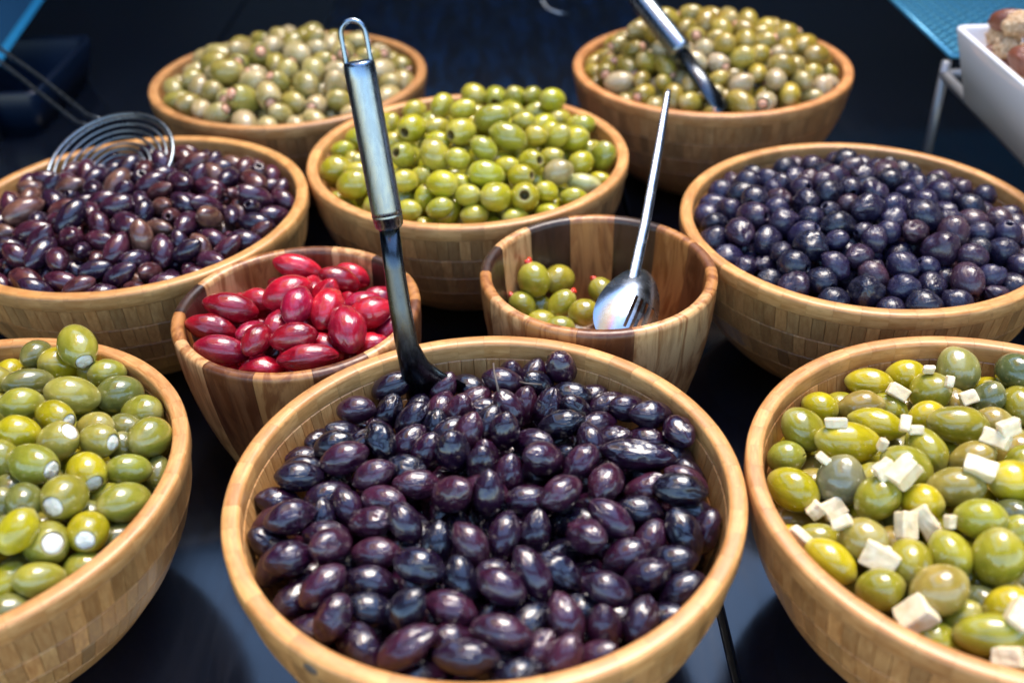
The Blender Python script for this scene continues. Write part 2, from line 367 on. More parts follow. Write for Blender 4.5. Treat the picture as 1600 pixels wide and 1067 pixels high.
# ---------------------------------------------------------------- olives
def olive_mesh(name, mat, seed, seg=26, rings=18, wr=0.0, point=0.0, hole=0.0, cut=0.0, lump=.05, xcut=False):
    rnd = random.Random(seed); o3 = Vector((rnd.uniform(-50, 50), rnd.uniform(-50, 50), rnd.uniform(-50, 50)))
    prof = []
    tmax = 1.0
    for i in range(rings + 1):
        th = math.pi * i / rings; t = -math.cos(th); q = max(0.0, math.sin(th))
        q = q ** (1 + point * .35); tt = t * (1 + point * .05 * abs(t) ** 6)
        if cut and t > cut: continue
        if hole and t > 0 and q < hole * 1.25: continue
        prof.append((tt, q))
    nbody = len(prof)
    if hole:
        e = prof[-1][0]; prof += [(e + .012, hole * 1.08), (e - .02, hole * .88), (e - .14, hole * .82), (e - .5, hole * .75), (e - .6, .001)]
    elif cut:
        prof += [(prof[-1][0] + .01, prof[-1][1] * .9), (prof[-1][0] - .05, prof[-1][1] * .78), (prof[-1][0] - .06, .001)]
    vs = []; fs = []; mi = []
    pole0 = prof[0][1] < 1e-4
    body = prof[1:] if pole0 else prof
    if body[-1][1] < 2e-3: endpt = body[-1]; body = body[:-1]
    else: endpt = (body[-1][0], 0)
    for i, (t, q) in enumerate(body):
        for j in range(seg):
            a = 2 * math.pi * j / seg; p = Vector((t, q * math.cos(a), q * math.sin(a)))
            n_ = Vector((t * .6, math.cos(a), math.sin(a)))
            dsp = lump * noise.noise(p * .9 + o3)
            if wr:
                u_ = Vector((t * 1.1, math.cos(a) * 2.1, math.sin(a) * 2.1)) + o3
                rid = 1 - abs(noise.noise(u_ * 1.25)) * 2.4
                patch = max(0, min(1, .5 + 2.2 * noise.noise(p * .8 + o3 * 1.7)))
                dsp -= wr * max(0, rid) ** 2 * patch * min(1, q * 1.6)
                dsp += wr * .3 * noise.noise(p * 5 + o3) * patch
            if xcut and t > .5:
                yy, zz = p.y, p.z; rr = math.hypot(yy, zz)
                if rr < .5:
                    dd = min(abs(yy), abs(zz)); dsp -= .16 * max(0, 1 - dd / .07)
            if i >= nbody - (1 if pole0 else 0): dsp *= .5
            vs.append(p + n_ * dsp)
    nb = len(body); p0 = len(vs); vs.append(Vector((prof[0][0], 0, 0))); p1 = len(vs); vs.append(Vector((endpt[0], 0, 0)))
    for j in range(seg): fs.append((p0, (j + 1) % seg, j)); mi.append(0)
    for i in range(nb - 1):
        for j in range(seg):
            k_ = (j + 1) % seg; fs.append((i * seg + j, i * seg + k_, (i + 1) * seg + k_, (i + 1) * seg + j)); mi.append(1 if i >= nbody - 1 and (hole or cut) else 0)
    for j in range(seg): fs.append(((nb - 1) * seg + j, (nb - 1) * seg + (j + 1) % seg, p1)); mi.append(1 if (hole or cut) else 0)
    return me(name, vs, fs, [mat, M['flesh'] if mat in (M['green'], M['pale']) else mat], True, mi)
V = {}
V['FC'] = [olive_mesh('black_olive', M['black'], i, 34, 26, (.03, .09, .14, .17, .06, .20, .02, .11, .16, .08)[i], (.4, .5, .2, .6, .9, .3, .2, .7, .4, .6)[i]) for i in range(10)]
V['ML'] = [olive_mesh('plum_olive', M['plum'], 20 + i, 22, 16, .05 * (i % 3), .7) for i in range(5)]
V['MLh'] = [olive_mesh('plum_olive', M['plum'], 30 + i, 22, 16, .04, .5, hole=.28) for i in range(3)]
V['MR'] = [olive_mesh('ink_olive', M['ink'], 40 + i, 24, 18, .08 + .08 * (i % 3), .4, lump=.17) for i in range(6)]
V['MRh'] = [olive_mesh('ink_olive', M['ink'], 50 + i, 22, 16, .05, .1, hole=.25) for i in range(3)]
V['S1'] = [olive_mesh('crimson_olive', M['red'], 60 + i, 34, 26, (.04, .12, .18, .02, .08)[i], .55) for i in range(5)]
V['CB'] = [olive_mesh('green_olive', M['green'], 70 + i, 24, 16, .0,.25, lump=.10) for i in range(5)]
V['CBh'] = [olive_mesh('green_olive', M['green'], 80 + i, 28, 18, .0, .0, hole=.33) for i in range(3)]
V['FL'] = [olive_mesh('green_olive', M['green'], 90 + i, 32, 22, .02 * (i % 2), .25, lump=.07) for i in range(6)]
V['FLh'] = [olive_mesh('green_olive', M['green'], 100 + i, 32, 22, .0, .1, cut=.86) for i in range(3)]
V['FR'] = [olive_mesh('green_olive', M['green'], 110 + i, 32, 22, .03 * (i % 3), .35, lump=.08) for i in range(7)]
V['FRx'] = [olive_mesh('green_olive', M['green'], 120, 72, 44, .0, .0, xcut=True)]
V['S2'] = [olive_mesh('green_olive', M['green'], 130 + i, 28, 20, .0, .1) for i in range(3)]
V['S2h'] = V['S2']
V['BL'] = [olive_mesh('pale_olive', M['pale'], 140 + i, 20, 14, .0,.25, lump=.10) for i in range(4)]
V['BLh'] = [olive_mesh('pale_olive', M['pale'], 150 + i, 20, 14, .0, .0, cut=.88) for i in range(2)]
V['BR'] = [olive_mesh('pale_olive', M['pale'], 160 + i, 20, 14, .0,.25, lump=.10) for i in range(4)]
V['BRh'] = [olive_mesh('pale_olive', M['pale'], 170 + i, 20, 14, .0, .0, cut=.88) for i in range(2)]
def plug(name, mat, x0, x1, rad, seed, seg=16, rag=.1):
    rnd = random.Random(seed); o3 = Vector((rnd.uniform(-9, 9), 3, 1)); b = MB(); rows = []
    for (x, q) in ((x0, rad), (x0 * .4 + x1 * .6, rad * .97), (x1 - .02, rad * .8), (x1, rad * .45), (x1 + .005, .01)):
        rows.append([Vector((x + rag * .4 * noise.noise(Vector((x * 3, math.cos(6.283 * j / seg) * q * 5, math.sin(6.283 * j / seg) * q * 5)) + o3), q * (1 + rag * noise.noise(Vector((math.cos(6.283 * j / seg) * 2, math.sin(6.283 * j / seg) * 2, x * 4)) + o3)) * math.cos(6.283 * j / seg), q * (1 + rag * noise.noise(Vector((math.cos(6.283 * j / seg) * 2, math.sin(6.283 * j / seg) * 2, x * 4)) + o3)) * math.sin(6.283 * j / seg))) for j in range(seg)])
    b.grid(rows, True); return b.mesh(name, mat)
FILL = [plug('filling', M['fill'], .70, .868, .47, i, 20, .14) for i in range(3)]
PIM = [plug('pimento', M['pimento'], .88, 1.15, .23, i, 14, .5) for i in range(3)]
PINK = [plug('stuffing', M['pink'], .72, .95, .40, i, 12, .3) for i in range(2)]

DATA = {
'FC':[(-680,4721,981,35,27,1273,783,0,0),(-863,4513,982,-3,11,1109,783,0,0),(-697,4537,932,69,93,1214,783,0,0),(-403,4726,938,44,96,1214,783,0,0),(-250,4778,904,-50,-16,1214,783,0,0),(-230,4625,924,40,43,1214,783,0,0),(-302,4456,979,60,113,1214,783,0,0),(-405,4545,943,113,29,1214,783,0,0),(-540,4563,904,117,55,1214,783,0,0),(-187,4380,940,34,39,1214,783,0,0),(-427,4362,946,114,105,1214,783,0,0),(-334,4275,1003,52,13,1214,783,0,0),(-243,4184,1060,81,102,1214,783,0,0),(-694,4168,1045,-99,-72,1109,783,0,0),(-561,4237,970,66,44,1214,783,0,0),(-554,4426,968,54,72,1214,783,0,0),(-464,4125,987,62,98,1214,783,0,0),(-318,4039,1067,307,148,1282,906,0,0),(-1031,4375,874,62,-43,1214,783,0,0),(-908,4345,938,18,-69,1214,783,0,0),(-810,4242,953,42,55,1214,783,0,0),(-945,4182,1011,10,40,1109,783,0,0),(-866,4050,1036,33,14,1283,866,0,0),(-1095,4213,890,21,-31,1214,783,0,0),(-1098,4079,941,2,11,1214,783,0,0),(-1084,3950,1010,16,-17,1222,783,0,0),(-704,3912,1039,31,28,1109,783,0,0),(-494,3871,1005,13,-12,1214,783,0,0),(-1184,3867,918,16,-39,1214,783,0,0),(-942,3875,938,36,1,1214,783,0,0),(-648,3767,998,-39,7,1214,783,0,0),(-820,3764,954,-91,-73,1214,783,0,0),(-309,3714,1074,-44,76,1280,904,0,0),(-156,3826,991,-30,-7,1214,783,0,0),(-173,3964,1032,112,144,1214,783,0,0),(-573,4008,984,-10,12,1214,783,0,0),(-21,4843,930,-70,132,1214,783,0,0),(108,4807,943,96,84,1214,783,0,0),(271,4764,1042,55,-117,1240,876,0,0),(-56,4709,1000,-20,-22,1213,783,0,'stem'),(147,4685,976,30,-90,1214,783,0,'stem2'),(311,4599,972,-23,10,1214,783,0,0),(415,4663,890,18,42,1214,783,0,0),(337,4459,972,32,-102,1214,783,0,0),(184,4489,971,86,102,1214,783,0,0),(58,4554,938,103,127,1214,783,0,0),(-26,4452,1002,-65,-89,1214,783,0,0),(-133,4522,936,25,-53,1214,783,0,0),(516,4553,926,29,20,1214,783,0,0),(616,4453,985,24,-37,1109,783,0,0),(725,4347,1020,15,-18,1214,783,0,0),(848,4189,1029,-117,2,1109,783,0,0),(245,4273,1033,-1,27,1272,783,0,0),(442,4362,944,41,-16,1214,783,0,0),(-54,4176,1075,11,141,1176,831,0,0),(-145,4284,1026,84,89,1214,783,0,0),(90,4183,987,-44,35,1214,783,0,0),(686,4255,919,-36,20,1214,783,0,0),(495,4227,950,-7,42,1214,783,0,0),(397,4134,1004,-115,-70,1214,783,0,0),(136,3967,1064,48,-61,1268,895,0,0),(621,4022,1020,-14,-13,1913,813,0,0),(819,4114,909,-7,-38,1214,783,0,0),(882,3968,891,-75,-97,1214,783,0,0),(-37,3925,989,121,113,1225,790,0,0),(324,3945,1051,67,55,1109,783,0,0),(436,3804,1042,112,-3,1238,874,0,0),(842,3863,971,-43,-37,1214,783,0,0),(787,3739,1038,-15,-6,1318,830,0,0),(634,3844,949,7,61,1214,783,0,0),(-153,4090,968,145,151,1214,783,0,0),(60,3743,993,11,-14,1214,783,0,0),(-136,3713,1075,148,114,1214,783,0,0),(599,3686,955,-1,-23,1214,783,0,0),(870,3728,883,-35,-43,1214,783,0,0),(213,3706,1072,63,9,1153,815,0,0),(-1181,3722,925,26,33,1214,783,0,0),(-1079,3639,1032,42,-1,1250,860,0,0),(-947,3710,928,153,110,1214,783,0,0),(-1182,3585,911,-12,-72,1214,783,0,0),(-902,3574,960,-6,-24,1214,783,0,0),(-860,3438,1040,86,-47,1172,828,0,0),(-696,3628,989,-13,28,1214,783,0,0),(-526,3552,1056,-86,-67,1109,783,0,0),(-1132,3453,913,78,50,1214,783,0,0),(-1047,3385,1015,43,-13,1166,824,0,0),(-658,3443,972,-6,7,1214,783,0,0),(-376,3458,991,134,97,1214,783,0,0),(-216,3408,1052,-81,-65,1144,783,0,0),(-873,3231,999,66,35,1239,797,0,0),(-662,3286,953,-6,-35,1214,783,0,0),(-443,3288,1045,-13,-24,1205,843,0,0),(-259,3257,972,188,88,1214,783,0,0),(-1025,3259,877,73,14,1214,783,0,0),(-656,3138,938,-4,-36,1214,783,0,0),(-489,3066,1017,47,83,1150,813,0,0),(-805,3045,1002,86,61,1109,783,0,0),(-301,3107,969,-32,-15,1214,783,0,0),(-677,2954,909,-111,-41,1214,783,0,0),(-913,3083,875,-9,2,1214,783,0,0),(-475,2875,1003,43,33,1426,783,0,0),(-282,2959,924,0,-45,1214,783,0,0),(-226,2800,1018,-5,-4,1372,783,0,0),(-78,3148,1053,-40,-25,1178,783,0,0),(-81,2927,1017,-18,-10,1323,783,0,0),(-65,3496,1008,120,58,1214,783,0,0),(74,3530,981,102,101,1214,783,0,0),(439,3555,1037,-62,-46,1262,783,0,0),(313,3447,1044,-86,35,1166,823,0,0),(778,3518,963,-110,-71,1306,842,0,0),(892,3587,901,80,83,1214,783,0,0),(617,3511,920,96,67,1214,783,0,0),(496,3398,958,28,34,1214,783,0,0),(58,3228,1042,-93,-64,1311,783,0,0),(181,3297,971,-57,-44,1214,783,0,0),(385,3146,1015,-41,-25,1109,783,0,0),(569,3272,952,4,48,1214,783,0,0),(704,3371,938,-14,27,1214,783,0,0),(731,3228,905,37,29,1214,783,0,0),(196,3019,977,-115,-63,1214,783,0,0),(41,3046,934,68,8,1214,783,0,0),(357,2996,929,168,125,1214,783,0,0),(517,3020,940,115,50,1214,783,0,0),(620,3090,863,-5,56,1214,783,0,0),(174,2821,953,91,86,1214,783,0,0),(64,2898,901,74,79,1214,783,0,0),(308,2858,903,9,77,1214,783,0,0),(-137,2862,896,26,-4,1214,783,0,0),(-23,2761,935,25,19,1214,783,0,0),(-82,3273,975,1,-51,1214,783,0,0),(266,3126,903,-9,-9,1214,783,0,0),(455,3561,818,64,-80,1597,885,0,0),(-284,3614,862,-156,-74,1467,820,0,0),(-757,3394,819,250,62,1325,845,0,0),(-71,3654,872,291,-18,1518,962,0,0),(-1063,3653,735,-64,12,1896,1060,0,0),(464,3201,773,69,-9,1578,907,0,0),(-542,3531,874,-32,7,1505,850,0,0),(-529,4662,756,226,12,1612,910,0,0),(-450,3187,823,-34,30,1565,879,0,0),(251,3698,879,275,-48,1588,813,0,0),(171,4335,851,292,-39,1527,915,0,0),(-705,4119,836,-31,26,1720,961,0,0),(-515,3365,840,260,-50,1444,948,0,0),(-36,4276,832,-46,11,1481,778,0,0),(-401,3983,846,129,41,1480,964,0,0),(199,3486,851,-212,32,1682,935,0,0),(-711,3950,869,-52,-8,1309,828,0,0),(-295,4165,829,307,-23,1294,858,0,0),(496,4032,850,113,-50,1553,853,0,0),(-505,3023,808,-6,52,1553,912,0,0),(-722,4364,842,-97,-119,1668,949,0,0),(-457,2838,815,43,-9,1541,1001,0,0),(-201,3429,843,58,-44,1667,971,0,0),(571,4426,769,70,-18,1418,794,0,0),(80,3214,825,-186,-4,1422,753,0,0),(93,4061,871,167,-61,1450,809,0,0),(665,4042,858,-96,-47,1452,822,0,0),(-46,4779,727,-8,-82,1596,927,0,0),(324,3995,858,-295,98,1360,859,0,0),(-841,4510,765,-164,-51,1507,953,0,0),(423,3765,855,-59,-28,1657,955,0,0),(-111,3114,859,-242,-10,1414,912,0,0),(-938,4098,822,195,-53,1367,848,0,0),(-329,3833,905,-214,-5,1495,845,0,0),(-993,3422,806,-235,-35,1522,909,0,0),(11,3403,815,49,-59,1608,898,0,0),(-1058,3929,767,-221,-62,1453,803,0,0),(-482,3682,839,-97,-35,1582,902,0,0),(186,3891,867,-129,74,1658,870,0,0),(-744,3141,795,151,1,1486,876,0,0),(717,3726,808,-183,-7,1517,892,0,0),(-254,2808,764,130,-8,1310,840,0,0),(-887,3228,781,128,47,1497,863,0,0),(237,4142,866,232,-117,1583,934,0,0),(323,3326,829,133,13,1573,1027,0,0),(398,4552,614,-159,-24,1315,786,0,0),(-481,4264,708,122,56,1616,849,0,0),(-693,3477,701,106,65,1391,818,0,0),(-328,3941,671,-2,-2,1487,960,0,0),(534,3390,691,122,56,1588,903,0,0),(-698,4202,687,9,28,1423,839,0,0),(-105,3922,741,-113,23,1485,882,0,0),(-207,4518,691,-165,94,1782,948,0,0),(-694,3230,636,-277,28,1576,869,0,0),(402,4123,716,-166,-118,1385,812,0,0),(-209,3005,680,4,-98,1387,810,0,0),(213,3504,672,-48,47,1674,969,0,0),(-649,3028,592,-106,-94,1719,1004,0,0),(342,2960,624,-245,-84,1391,829,0,0),(-726,4558,642,-284,-52,1416,828,0,0),(156,3338,687,-91,77,1460,860,0,0),(-38,4371,683,-6,-4,1672,929,0,0),(-482,3111,652,264,34,1537,952,0,0),(-367,3424,731,-52,-14,1582,912,0,0),(550,4291,663,-273,43,1666,967,0,0),(625,3588,641,137,39,1665,918,0,0),(583,3839,701,301,111,1440,897,0,0),(95,4194,688,258,32,1521,847,0,0),(-351,2886,652,-164,-18,1491,888,0,0),(-143,4201,751,196,-24,1309,749,0,0),(190,4658,672,-286,82,1670,927,0,0),(-339,3182,688,-182,63,1301,771,0,0),(10,3560,726,9,92,1420,806,0,0),(783,3834,648,59,-51,1357,822,0,0),(159,4465,684,195,-54,1379,777,0,0),(-77,3386,671,-59,6,1593,886,0,0),(553,4024,654,-51,101,1673,1049,0,0),(167,2972,671,220,3,1444,898,0,0),(-875,4297,668,-287,-95,1387,864,0,0),(-663,3675,679,-215,-52,1615,991,0,0),(151,3692,675,21,-8,1441,863,0,0),(400,3937,680,241,-6,1270,822,0,0),(-503,3838,719,277,-8,1558,853,0,0),(-344,4671,642,154,-43,1569,930,0,0),(-16,2844,636,213,-52,1466,851,0,0),(-285,4293,712,108,-13,1165,674,0,0),(-1046,3736,564,-41,-19,1563,953,0,0),(-552,4453,719,-230,91,1521,966,0,0),(-858,3606,641,-253,-99,1527,854,0,0),(77,3869,715,134,-56,1488,934,0,0),(352,3343,631,102,-39,1778,950,0,0),(-89,3176,649,143,-62,1648,953,0,0),(-216,3259,720,123,-74,1347,784,0,0),(-184,4749,622,240,76,1603,925,0,0),(-862,3388,651,191,-28,1510,847,0,0),(-162,3615,673,-210,117,1473,815,0,0),(-973,3909,619,-285,-77,1465,903,0,0),(-359,3677,705,-12,11,1380,782,0,0),(482,3082,609,-204,-55,1394,807,0,0),(257,3849,711,-158,89,1442,893,0,0),(-1030,4205,668,-61,-77,1466,882,0,0),(-910,3203,595,-101,-44,1446,881,0,0),(-739,3869,723,144,-53,1528,956,0,0),(380,3562,657,-82,38,1439,766,0,0),(750,3464,672,156,65,1629,972,0,0),(-381,4417,654,34,94,1495,883,0,0),(334,4412,715,211,72,1731,975,0,0),(689,4177,669,47,-76,1505,919,0,0),(-384,4109,678,60,-48,1573,892,0,0),(-515,3352,670,-110,-6,1651,853,0,0),(739,3996,601,86,-16,1425,898,0,0),(239,4044,680,58,-32,1158,719,0,0),(-836,4061,662,-304,-44,1531,880,0,0),(-1041,3453,642,-163,8,1330,830,0,0),(-746,4411,632,11,33,1279,734,0,0),(-43,3743,679,63,-76,1347,760,0,0),(-40,4598,696,291,93,1763,1012,0,0),(436,3719,667,310,49,1678,989,0,0),(279,3104,679,27,-110,1619,930,0,0),(803,3664,649,-63,62,1467,847,0,0),(-517,3576,679,275,109,1386,838,0,0),(-887,3770,683,-23,-71,1625,954,0,0),(-599,4028,708,230,-89,1606,941,0,0),(638,3229,646,-156,57,1698,917,0,0),(-9,2989,695,-173,80,1261,776,0,0),(535,4472,625,155,76,1364,838,0,0),(-548,4607,565,-1,50,1491,862,0,0),(-1054,4049,636,291,-102,1341,814,0,0),(-216,3795,723,161,105,1681,902,0,0),(-505,2936,627,-179,89,1327,833,0,0),(-183,2839,619,-100,53,1516,870,0,0),(3,4056,715,-287,114,1683,925,0,0),(97,3189,648,-30,90,1470,872,0,0),(256,4268,698,273,-31,1451,756,0,0),(-69,2968,465,194,-3,1646,879,0,0),(274,4059,513,-134,58,1594,931,0,0),(260,3059,479,-285,39,1369,766,0,0),(299,4512,506,-189,65,1383,813,0,0),(-940,4080,468,-155,-29,1457,906,0,0),(-776,3695,477,-286,-77,1510,908,0,0),(-948,3570,423,226,-26,1653,967,0,0),(-579,3770,538,256,-69,1662,914,0,0),(-149,4368,531,234,48,1409,921,0,0),(-739,4095,484,295,57,1430,890,0,0),(-360,3399,547,252,46,1657,919,0,0),(-207,3216,513,-231,36,1548,886,0,0),(-21,4170,485,55,88,1620,967,0,0),(-673,3174,434,-209,61,1379,900,0,0),(-18,3954,527,311,69,1724,975,0,0),(408,3213,492,1,48,1719,985,0,0),(-440,3902,485,-166,102,1693,983,0,0),(520,3677,470,3,56,1357,848,0,0),(-433,4466,446,-118,3,1752,915,0,0),(581,3419,461,106,-45,1679,900,0,0),(368,4200,549,-48,-22,1562,889,0,0),(-155,3458,514,-194,-68,1424,833,0,0),(555,4183,409,199,-91,1610,1039,0,0),(-736,3383,493,194,-19,1522,910,0,0),(263,3568,512,199,-32,1543,854,0,0),(456,3911,509,-2,28,1518,889,0,0),(-9,4637,450,-149,-50,1397,789,0,0),(-368,4245,542,171,83,1246,773,0,0),(-331,3030,514,-74,67,1246,807,0,0),(-287,4031,504,-275,-113,1426,908,0,0),(63,3661,547,122,-29,1443,736,0,0),(-596,4278,493,-36,-137,1617,917,0,0),(-96,4517,496,-12,24,1379,789,0,0),(-642,3955,500,52,-63,1511,811,0,0),(231,3339,496,-270,31,1724,952,0,0),(689,3782,464,54,-117,1431,824,0,0),(188,3851,519,-128,-44,1597,927,0,0),(192,4272,459,97,14,1764,904,0,0),(-838,3862,517,121,99,1502,838,0,0),(-612,3613,517,190,-87,1271,760,0,0),(-551,3431,492,287,79,1534,926,0,0),(-767,4286,458,-105,97,1759,911,0,0),(-112,3775,532,220,13,1553,872,0,0),(-607,4464,473,175,-111,1688,938,0,0),(442,3529,481,17,111,1612,914,0,0),(-359,3588,527,26,77,1717,985,0,0),(-264,4636,467,25,-31,1710,912,0,0),(405,4371,456,-191,-43,1431,888,0,0),(668,3934,439,-265,-22,1458,807,0,0),(-423,3212,527,-263,-15,1320,780,0,0),(42,3442,517,-41,-64,1462,802,0,0),(-200,4192,536,-93,86,1798,1007,0,0),(86,3121,472,-188,92,1429,839,0,0),(352,3778,533,2,-79,1455,781,0,0),(-975,3857,372,82,-39,1411,894,0,0),(719,3624,478,-290,-40,1271,734,0,0),(-868,3287,447,-33,-37,1521,858,0,0),(-490,4096,524,-160,75,1638,1034,0,0),(-284,3767,508,189,54,1525,854,0,0),(67,4383,516,-23,67,1606,843,0,0),(105,2933,477,213,-77,1587,873,0,0),(141,4545,482,189,43,1649,904,0,0)],
